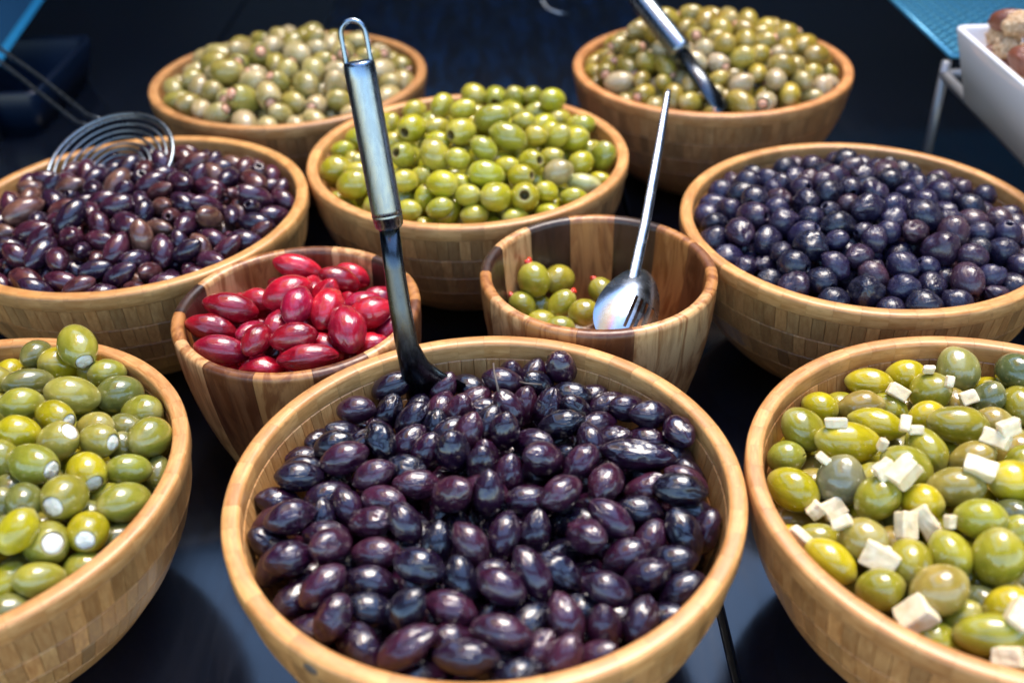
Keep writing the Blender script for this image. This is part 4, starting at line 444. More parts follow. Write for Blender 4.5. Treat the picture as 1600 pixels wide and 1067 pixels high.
'S1':[(-1590,5579,1046,-11,14,1295,827,0,0),(-1034,5938,991,-16,-46,1207,827,0,0),(-1396,5994,1029,0,-38,1683,891,0,0),(-1082,5722,1091,9,-49,1374,829,0,0),(-835,5695,957,28,-21,1295,827,0,0),(-1363,5464,1160,38,21,1578,1104,0,0),(-934,5511,1031,28,20,1295,827,0,0),(-1718,5441,1083,-8,-23,1718,945,0,0),(-1106,5331,1121,128,28,1549,1084,0,0),(-1275,5279,1182,128,44,1348,943,0,0),(-1406,5234,1065,128,34,1295,827,0,0),(-1552,5233,1022,96,-42,1295,827,0,0),(-860,5353,1069,24,17,1439,1006,0,0),(-1824,5309,1028,-3,-22,1565,864,0,0),(-751,5346,935,78,48,1295,827,0,0),(-1109,5104,993,-44,-37,1295,827,0,0),(-842,5176,946,14,-16,1295,827,0,0),(-1484,5042,1108,114,23,1187,830,0,0),(-1268,5047,1113,12,7,1435,896,0,0),(-1702,5062,1030,1,-23,1642,903,0,0),(-966,5125,1108,-136,-40,1640,1147,0,0),(-1460,4941,968,10,0,1295,827,0,0),(-1178,4928,1049,16,-5,1738,827,0,0),(-910,5803,819,183,41,1333,790,0,0),(-948,5071,834,-71,-9,1738,954,0,0),(-1795,5690,860,74,94,1613,1022,0,0),(-1270,5745,965,167,31,1610,897,0,0),(-1647,5823,815,-153,43,1426,886,0,0),(-1225,5361,957,-252,93,1552,912,0,0),(-1523,5690,926,180,22,1637,987,0,0),(-980,5328,897,295,58,1514,847,0,0),(-1492,5965,868,-1,-68,1370,849,0,0),(-1369,5488,936,-165,42,1695,918,0,0),(-800,5574,837,288,2,1465,844,0,0),(-1783,5504,870,-312,-20,1517,945,0,0),(-1297,5111,910,149,35,1793,1011,0,0),(-1275,5932,798,-106,82,1662,1011,0,0),(-1170,5537,1036,-287,-109,1720,1025,0,0),(-1549,4913,795,-17,-11,1637,1027,0,0),(-1745,5089,812,281,-69,1551,981,0,0),(-1329,4846,852,94,-104,1644,899,0,0),(-1488,5391,874,-33,-100,1492,822,0,0),(-1656,5301,867,-155,-58,1643,936,0,0),(-1113,4906,832,86,63,1753,994,0,0),(-1072,5633,918,-45,108,1641,846,0,0),(-1860,5288,836,173,-58,1937,996,0,0),(-1091,5808,864,-30,-114,1668,1005,0,0),(-1399,5811,864,193,116,1717,944,0,0),(-1507,5086,868,-71,-31,1576,894,0,0),(-785,5446,690,-292,-79,1472,935,0,0),(-1208,5049,722,80,0,1383,834,0,0),(-1331,5242,763,113,-5,1745,909,0,0),(-1000,5701,679,64,-41,1557,816,0,0),(-917,5130,659,-22,-26,1684,1011,0,0),(-1467,5562,747,-223,-1,1688,1014,0,0),(-1268,5494,793,-271,-20,1523,921,0,0),(-1501,5092,684,25,-48,1912,983,0,0),(-1191,5882,638,178,-59,1639,964,0,0),(-1702,5411,705,44,91,1548,1018,0,0),(-803,5276,634,-287,-93,1839,956,0,0),(-1058,5465,768,-179,-46,1574,925,0,0),(-1391,4926,651,-167,-80,1649,838,0,0),(-1708,5756,682,269,44,1269,765,0,0),(-1026,5887,660,-74,-80,1345,788,0,0),(-1522,5805,674,-182,-93,1754,980,0,0),(-1777,5226,620,78,120,1786,918,0,0),(-1230,5663,732,-138,-65,1829,950,0,0),(-1150,5245,808,-62,136,1748,1062,0,0),(-1500,5240,794,-4,93,1719,901,0,0),(-1365,5896,614,-158,40,1440,895,0,0),(-965,5294,717,-207,86,1438,818,0,0),(-1836,5519,644,-205,-3,1509,849,0,0),(-1017,5002,566,-310,102,1740,959,0,0),(-1662,5096,587,61,-34,1646,945,0,0),(-1182,4914,603,274,6,1485,813,0,0),(-1654,5590,699,231,73,1445,932,0,0),(-859,5608,635,-248,81,1646,1031,0,0),(-1377,5517,577,112,70,1534,926,0,0),(-986,5483,575,209,-119,1409,833,0,0),(-1574,5817,463,-196,-23,1498,833,0,0),(-1584,5000,460,284,-21,1478,925,0,0),(-1166,5532,507,209,22,1726,943,0,0),(-1331,5033,509,-209,-42,1763,924,0,0),(-1754,5401,481,-190,-36,1702,929,0,0),(-1313,5746,512,-201,13,1598,1003,0,0),(-1403,5274,584,-184,-75,1797,938,0,0),(-1556,5410,574,-99,102,1720,1028,0,0),(-1228,5351,578,184,65,1805,1072,0,0),(-1618,5246,444,85,-8,1693,874,0,0),(-1770,5647,495,92,-28,1465,861,0,0),(-1130,5138,567,121,50,1362,900,0,0),(-976,5708,472,-191,75,1737,1017,0,0),(-833,5479,478,-277,-45,1416,917,0,0),(-1533,5613,495,290,44,1641,977,0,0),(-1131,5742,554,-158,97,1445,867,0,0),(-1011,5259,510,180,-33,1393,826,0,0)],
'S2':[(310,5693,684,-7,10,1093,889,0,0),(192,5823,649,-9,13,1093,889,1,0),(202,6038,626,269,91,1093,889,1,0),(77,5945,717,269,60,1013,889,1,0),(335,6176,768,-246,21,1215,1066,1,0),(161,6064,841,222,109,1269,1113,1,0),(629,6079,718,242,75,1081,915,1,0),(481,5778,744,2,16,1088,952,0,0),(339,5936,717,37,74,1175,889,1,0)],
'CB':[(-266,8631,1162,-125,19,1331,1085,0,0),(-78,8614,1142,-163,-5,1241,1011,1,0),(95,8573,1149,95,-84,1239,1010,0,0),(240,8520,1188,89,-26,961,783,0,0),(401,8376,1200,54,-30,1225,998,0,0),(-497,7893,1369,96,35,1123,915,0,0),(-778,8556,1070,16,14,1094,891,0,0),(-317,7720,1407,9,12,1087,783,0,0),(281,8443,1062,48,-15,1427,1086,0,0),(-100,7544,1399,13,28,1541,1057,0,0),(-515,7532,1336,47,-18,1052,783,0,0),(-709,7505,1354,-206,6,1296,1056,1,0),(455,8309,1034,110,-60,1332,1086,0,0),(144,7574,1346,-2,-1,961,783,0,0),(-332,7320,1388,-231,11,1268,1034,1,0),(-513,7327,1310,-16,4,1052,783,0,0),(229,7396,1305,-4,-2,961,783,0,0),(342,7601,1249,49,37,961,783,0,0),(17,7292,1349,-16,-33,1529,1034,0,0),(529,7549,1197,-5,46,1246,997,0,0),(645,8084,1091,34,-5,1016,828,0,0),(-162,7124,1333,-33,-66,1115,862,0,0),(-764,7176,1282,-210,53,1164,948,1,0),(-522,7094,1305,-46,-87,1332,1086,0,0),(-350,7017,1308,3,-40,961,783,0,0),(4,7059,1213,-17,8,1052,783,0,0),(344,7279,1174,-27,7,1052,783,0,0),(181,7082,1245,-79,34,1060,864,1,0),(378,7060,1161,11,35,1195,945,0,'b'),(564,7279,1126,67,8,1092,890,0,0),(756,7482,1082,1,142,1216,991,0,0),(633,7581,1069,57,99,1052,783,0,0),(-339,6900,1163,-36,-8,1052,783,0,0),(-632,7013,1174,-16,37,1052,783,0,0),(-739,6886,1208,44,-34,1046,852,0,0),(-148,6877,1242,3,-21,1382,998,0,0),(102,6915,1206,-50,24,1045,852,0,0),(-603,6839,1089,66,128,1052,783,0,0),(-464,6800,1220,-53,-2,1219,993,0,0),(-284,6732,1154,-51,27,1026,836,0,0),(283,6860,1101,51,-48,961,783,0,0),(-87,6714,1145,93,-30,1332,1086,0,0),(124,6755,1119,-161,54,1332,1086,1,0),(693,7258,975,-30,11,1052,783,0,0),(571,7059,1057,-18,-24,1352,783,0,'w'),(485,6884,1032,-7,0,1037,783,0,0),(-1325,7485,1037,25,9,1339,1079,0,0),(-1148,7102,1087,-22,41,1356,1086,0,'y'),(-1145,7332,1085,-8,-2,1052,783,0,0),(-1325,7892,1017,22,8,1009,799,0,0),(-1219,8111,1020,31,28,1220,995,0,0),(-871,7516,1240,-10,3,1052,783,0,0),(-935,8035,1158,105,77,1052,783,0,0),(-715,6744,1046,-33,1,1052,783,0,0),(-481,6653,1102,12,10,1006,783,0,0),(-239,6647,1035,21,-10,1052,783,0,0),(289,6749,978,-27,8,1091,783,0,0),(54,6647,1000,22,-25,1052,783,0,0),(-998,8407,1040,-9,-5,1052,783,0,0),(-1005,7392,1168,-4,4,1052,783,0,0),(-1008,7783,1230,44,32,961,783,0,0),(398,7456,1271,-35,78,1091,889,0,0),(540,7723,1138,3,8,1209,986,0,0),(587,8204,1030,58,89,994,810,0,0),(673,7802,986,27,36,1052,783,0,0),(752,7655,994,90,81,1322,1078,0,0),(53,8345,1124,219,-14,1395,897,0,0),(-1233,7755,921,162,110,1371,869,0,0),(-98,6649,909,-122,-28,1425,838,0,0),(-315,7856,1203,-263,11,1206,837,0,0),(688,7858,834,-313,-55,1258,833,0,0),(-1098,8009,929,82,-5,1152,826,0,0),(63,7785,1190,-106,-21,1239,895,0,0),(-111,8335,1030,-39,-109,1318,834,0,0),(178,8245,999,-266,-54,1338,931,0,0),(-494,7709,1223,-61,-36,1226,785,0,0),(-163,7423,1227,220,-37,1235,779,0,0),(136,7563,1165,302,-35,1214,856,0,0),(-947,7000,977,78,-2,1412,971,0,0),(469,7791,967,-193,16,1412,1008,0,0),(-46,8207,1109,-51,-113,1352,896,0,0),(-601,7554,1187,-180,-14,1268,829,0,0),(-839,7806,1133,-252,-44,1195,823,0,0),(512,7430,1007,75,-31,1167,813,0,0),(-176,8521,877,150,-76,1279,827,0,0),(-1049,8293,899,-20,80,1205,850,0,0),(-372,7383,1200,-47,21,1232,862,0,0),(-851,8296,985,264,-100,1349,947,0,0),(-153,7746,1233,-45,47,1269,907,0,0),(-50,7588,1200,-230,-11,1338,865,0,0),(-243,7046,1131,-188,63,1162,785,0,0),(-602,8053,1149,-172,-42,1308,961,0,0),(-915,8401,809,-12,-30,1334,922,0,0),(-990,7667,1083,172,-28,1458,991,0,0),(161,6929,997,24,25,1133,823,0,0),(390,7606,1054,230,63,1328,886,0,0),(-1214,7369,931,-224,-37,1271,825,0,0),(-1054,7879,1056,-303,-87,1353,869,0,0),(-278,8035,1159,-100,-30,1144,825,0,0),(160,7966,1143,212,39,1408,980,0,0),(-484,8311,1079,-71,-42,1355,919,0,0),(270,8373,854,159,-48,1187,785,0,0),(-1010,7201,992,241,-37,1327,862,0,0),(-621,8554,867,-224,-35,1263,781,0,0),(421,7066,942,233,28,1113,782,0,0),(-295,8447,1029,264,2,1401,981,0,0),(-891,6806,909,-173,-3,1232,805,0,0),(-409,8590,892,143,-65,1259,926,0,0),(-734,7380,1172,163,-4,1331,974,0,0),(-742,7146,1077,-90,-47,1365,945,0,0),(416,7988,1023,35,100,1300,936,0,0),(577,8114,811,-309,-39,1220,815,0,0),(251,7725,1145,130,-103,1249,806,0,0),(-199,7227,1196,-101,-65,1346,886,0,0),(-1119,7557,1042,86,-82,1275,796,0,0),(173,7228,1128,-16,-71,1330,840,0,0),(-22,6871,1020,150,61,1458,915,0,0),(-1334,7628,900,-5,73,1186,811,0,0),(-639,8357,994,211,56,1263,886,0,0),(-1261,7911,826,-312,-63,1235,888,0,0),(-635,8211,1071,37,83,1161,853,0,0),(-792,8136,1055,-81,-89,1346,819,0,0),(49,8390,946,232,-58,1190,913,0,0),(417,8163,889,-122,62,1389,981,0,0),(-581,7196,1144,155,68,1317,851,0,0),(77,7408,1169,-186,83,1078,722,0,0),(-666,7797,1199,286,-126,1175,798,0,0),(-766,8427,920,289,107,1116,830,0,0),(-420,6564,862,-200,-108,1233,912,0,0),(-439,8130,1161,-254,112,1368,895,0,0),(-1252,7173,884,-17,-71,1324,907,0,0),(-387,7095,1123,89,-5,1297,809,0,0),(-273,8244,1112,-278,-74,1301,851,0,0),(728,7459,854,-255,-16,1145,816,0,0),(-244,6574,866,-107,-1,1267,948,0,0),(211,7085,1037,-168,84,1323,847,0,0),(-570,6650,920,311,99,1204,794,0,0),(602,7098,881,292,50,1181,840,0,0),(-309,7591,1259,-156,26,1699,1078,0,0),(-779,6971,1048,224,43,1197,830,0,0),(-430,6772,995,-245,-72,1344,836,0,0),(-758,6665,870,-131,-1,1224,754,0,0),(288,8114,1065,-274,-33,1576,996,0,0),(-20,7258,1160,64,-48,1142,767,0,0),(-1138,6961,868,211,-85,1343,930,0,0),(-518,6963,1060,216,-86,1222,808,0,0),(-194,6861,1038,120,39,1475,895,0,0),(-96,7915,1214,-52,98,1479,904,0,0),(-536,8485,989,-107,-15,1370,850,0,0),(314,7407,1065,-209,-36,1262,849,0,0),(603,7962,939,226,-103,1368,910,0,0),(323,6918,931,109,54,1139,838,0,0),(-818,7648,1147,-189,-99,1212,867,0,0),(-480,7929,1175,69,-41,1166,882,0,0),(437,7249,979,-82,-29,1382,946,0,0),(-906,7274,1098,-290,71,1185,880,0,0),(-387,7231,1213,-47,60,1225,751,0,0),(-764,7979,1149,-57,77,1273,905,0,0),(-100,8079,1197,-40,56,1334,835,0,0),(-969,8141,1016,-156,-19,1300,874,0,0),(14,8558,825,-251,82,1297,837,0,0),(187,6663,840,-24,80,1241,855,0,0),(369,7847,1102,-22,67,1175,838,0,0),(-666,7490,1028,239,72,1334,796,0,0),(-380,8388,881,-115,-78,1147,754,0,0),(-400,8028,1015,-14,-49,1167,835,0,0),(84,7185,936,48,-87,1277,932,0,0),(106,7328,1027,-56,-35,1275,808,0,0),(-122,7042,983,-126,-142,1301,844,0,0),(-231,8191,954,53,17,1342,883,0,0),(-1277,7449,749,22,-41,1358,964,0,0),(-651,7068,905,158,-61,1478,925,0,0),(-535,7761,1081,221,-2,1380,863,0,0),(-1257,7798,701,-88,67,1246,851,0,0),(657,7659,762,-173,-55,1409,969,0,0),(187,6949,840,104,-27,1220,867,0,0),(-341,8554,685,91,-113,1485,975,0,0),(250,8173,829,-297,-141,1310,852,0,0),(-688,8210,893,200,-10,1240,843,0,0),(316,8331,703,-223,41,1297,935,0,0),(674,7294,748,-155,15,1369,934,0,0),(-614,7998,968,7,35,1279,906,0,0),(424,7927,839,-260,-62,1125,828,0,0),(78,7684,1001,-131,59,1297,821,0,0),(353,7033,805,183,46,1238,860,0,0),(514,7330,854,-118,23,1192,775,0,0),(-710,6839,824,308,42,1308,813,0,0),(-178,7881,1017,-234,59,1195,839,0,0),(-120,6885,881,82,-28,1152,887,0,0),(-127,7213,998,-266,-26,1559,967,0,0),(-1048,7127,819,-105,-37,1235,837,0,0),(-324,7688,1067,76,-14,1422,945,0,0),(10,6639,753,187,-71,1402,908,0,0),(-569,7336,1028,-30,-63,1343,833,0,0),(-822,6984,855,-30,45,1367,871,0,0),(304,6820,756,-128,12,1336,966,0,0),(-102,7698,1081,35,-27,1308,855,0,0),(-503,7517,1069,261,-73,1185,811,0,0),(450,7612,876,313,-69,1427,866,0,0),(-463,8164,948,-285,43,1222,890,0,0),(-1200,8048,758,216,45,1225,853,0,0),(-730,7327,975,155,-22,1242,856,0,0),(-312,6872,888,116,-33,1197,891,0,0),(-884,7406,954,-264,71,1322,916,0,0),(308,7709,877,102,116,1227,761,0,0),(232,7624,1016,-130,72,1310,840,0,0),(148,7479,975,-114,-100,1313,936,0,0),(-208,7489,1059,-2,-80,1149,806,0,0),(-972,6881,754,135,-68,1065,763,0,0),(-904,7573,961,291,-20,1291,860,0,0),(633,7965,699,199,24,1264,901,0,0),(40,8060,979,96,99,1381,854,0,0),(234,8009,901,30,-58,1253,865,0,0),(-987,7994,806,-263,-89,1387,931,0,0),(-831,7946,932,-223,-73,1351,926,0,0),(185,8454,713,-307,67,1310,842,0,0),(-596,6633,737,-55,-57,1488,923,0,0),(-1058,7667,862,278,76,1349,918,0,0),(-691,7849,999,262,56,1405,834,0,0),(-266,7279,1061,82,-61,1093,783,0,0),(-501,6900,902,-300,-66,1378,873,0,0),(24,7882,1030,-279,65,1526,1081,0,0),(-1077,7399,846,-306,-54,1382,887,0,0),(225,7831,969,69,-48,1359,902,0,0),(-609,8369,816,-293,-42,1495,950,0,0),(-1047,8150,783,84,66,1186,841,0,0),(-182,6731,794,-43,-87,1473,890,0,0),(39,6837,852,-132,22,1071,785,0,0),(517,7778,800,-157,-15,1140,825,0,0),(-66,8416,770,290,-20,1309,980,0,0),(-738,8487,733,298,86,1141,845,0,0),(40,7019,893,-249,109,1314,927,0,0),(274,7242,906,185,31,1293,933,0,0),(-379,7405,1041,309,-41,1242,826,0,0),(-40,7466,1070,-163,58,1331,852,0,0),(-341,7033,967,311,25,1486,966,0,0),(-862,7170,902,-293,-64,1347,812,0,0),(-843,8155,874,-190,65,1437,894,0,0),(-400,6728,811,-34,-17,1232,906,0,0),(-1162,7085,704,-53,2,1253,825,0,0),(-824,6743,726,310,-7,1392,874,0,0),(-949,8288,678,167,-40,1420,937,0,0),(347,7470,920,302,-53,1164,846,0,0),(-1165,7539,846,-8,-82,1334,856,0,0),(-678,7672,1038,194,-123,1384,966,0,0),(-515,8562,749,-165,-6,1191,892,0,0),(521,7032,692,183,-74,1413,968,0,0),(-196,8338,865,-62,-14,1281,908,0,0),(-216,8036,999,-207,-73,1317,824,0,0),(-877,7747,947,250,-49,1431,998,0,0),(95,8279,808,23,-16,1430,995,0,0),(-392,7865,1044,302,-17,1244,913,0,0),(-1282,7623,703,267,-116,1318,897,0,0),(401,8055,748,259,21,1330,842,0,0),(454,7168,820,-125,-10,1257,799,0,0),(-1079,7842,830,40,82,1366,962,0,0),(-135,8555,674,-261,-3,1286,842,0,0),(-422,7195,996,4,-1,1302,921,0,0),(487,8226,710,256,22,1175,840,0,0),(-324,6611,686,42,27,1407,928,0,0),(574,7512,824,-226,-73,1286,835,0,0),(-1189,7275,753,-25,-16,1090,794,0,0),(-38,8178,913,-296,-34,1164,758,0,0),(-918,7491,783,177,2,1320,907,0,0),(-489,8244,803,43,49,1212,877,0,0),(69,8074,779,6,-6,1465,976,0,0),(-452,7068,828,-46,-47,1337,940,0,0),(-592,6819,650,-147,0,1306,785,0,0),(348,7122,649,-190,-24,1465,987,0,0),(-33,7260,808,0,-72,1369,985,0,0),(-305,7855,899,225,-88,1188,781,0,0),(509,8021,599,-245,4,1384,864,0,0),(198,7528,792,127,42,1420,942,0,0),(-44,7675,884,245,53,1251,899,0,0),(-282,7214,824,-10,-50,1465,910,0,0),(134,6920,681,-8,-73,1323,930,0,0),(-884,7816,769,242,-8,1256,845,0,0),(-887,8039,666,-181,-100,1373,933,0,0),(615,7515,600,-94,28,1376,920,0,0),(-773,7602,825,143,75,1323,901,0,0),(571,7228,587,-117,20,1308,804,0,0),(-620,7333,832,168,10,1497,963,0,0),(-891,7085,699,196,36,1442,906,0,0),(29,8446,622,-246,-4,1265,862,0,0),(-175,6653,591,-211,3,1164,790,0,0),(-396,7552,951,286,-61,1414,882,0,0),(-765,8392,598,-165,32,1324,827,0,0),(-605,8438,582,238,-94,1524,935,0,0),(-1193,7278,580,177,65,1368,900,0,0),(-615,6992,765,-226,-38,1093,727,0,0),(162,6741,615,99,-30,1314,822,0,0),(-86,7917,850,-183,52,1190,868,0,0),(-982,7296,734,-153,121,1552,994,0,0),(-75,7042,764,-162,-24,1370,911,0,0),(378,7464,757,-256,-60,1224,908,0,0),(-1034,8130,564,-116,30,1292,869,0,0),(-609,7557,881,273,54,1252,826,0,0),(-295,6862,706,211,-30,1141,779,0,0),(-248,8372,700,-10,-80,1332,857,0,0),(342,7299,758,36,2,1166,795,0,0),(-741,8048,794,81,25,1155,876,0,0),(-452,7382,867,-105,-13,1280,920,0,0),(-805,8189,650,-81,85,1293,865,0,0),(185,7145,755,-86,-10,1300,886,0,0),(604,7760,618,109,-21,1273,914,0,0),(-591,7716,863,-81,88,1237,833,0,0),(-112,7412,897,266,-70,1287,844,0,0),(-800,7316,787,-60,108,1278,932,0,0),(-1047,6975,605,-242,79,1234,835,0,0),(366,7773,712,-228,-8,1247,917,0,0),(-548,8041,802,81,-7,1424,1001,0,0),(164,8281,603,-89,-64,1496,1049,0,0),(-63,8240,685,205,-36,1376,941,0,0),(-213,7597,907,-273,-98,1548,994,0,0),(-314,8032,822,-270,12,1357,976,0,0),(-241,7028,790,133,64,1243,864,0,0),(-454,6690,580,181,49,1297,889,0,0),(243,7989,704,-251,39,1160,770,0,0),(-774,6911,702,-277,64,1320,825,0,0),(-56,6842,669,-9,-57,1499,968,0,0),(-1205,7744,548,-144,44,1413,894,0,0),(-1116,7896,636,-218,-14,1191,842,0,0),(-478,7882,869,-182,-65,1436,959,0,0),(122,7715,811,-65,112,1352,917,0,0),(-637,8216,667,-164,9,1388,929,0,0),(-276,7382,910,226,8,1325,834,0,0),(145,7334,840,-306,50,1271,799,0,0),(-426,8342,674,156,67,1520,956,0,0),(369,6895,604,-151,45,1093,775,0,0),(-1078,7450,670,53,56,1182,880,0,0),(331,8175,636,95,-36,1124,839,0,0),(-282,8213,779,273,93,1351,926,0,0),(451,7604,685,29,58,1398,920,0,0),(23,7489,866,235,48,1138,818,0,0),(-398,7720,906,-44,-66,1489,943,0,0),(-875,6905,566,-230,18,1521,965,0,0),(-1093,7667,694,-5,-60,1283,833,0,0),(-471,6880,738,-52,3,1156,839,0,0),(117,7888,818,270,-13,1356,907,0,0),(-721,7842,837,-188,43,1420,874,0,0),(496,7392,660,5,35,1319,872,0,0)],
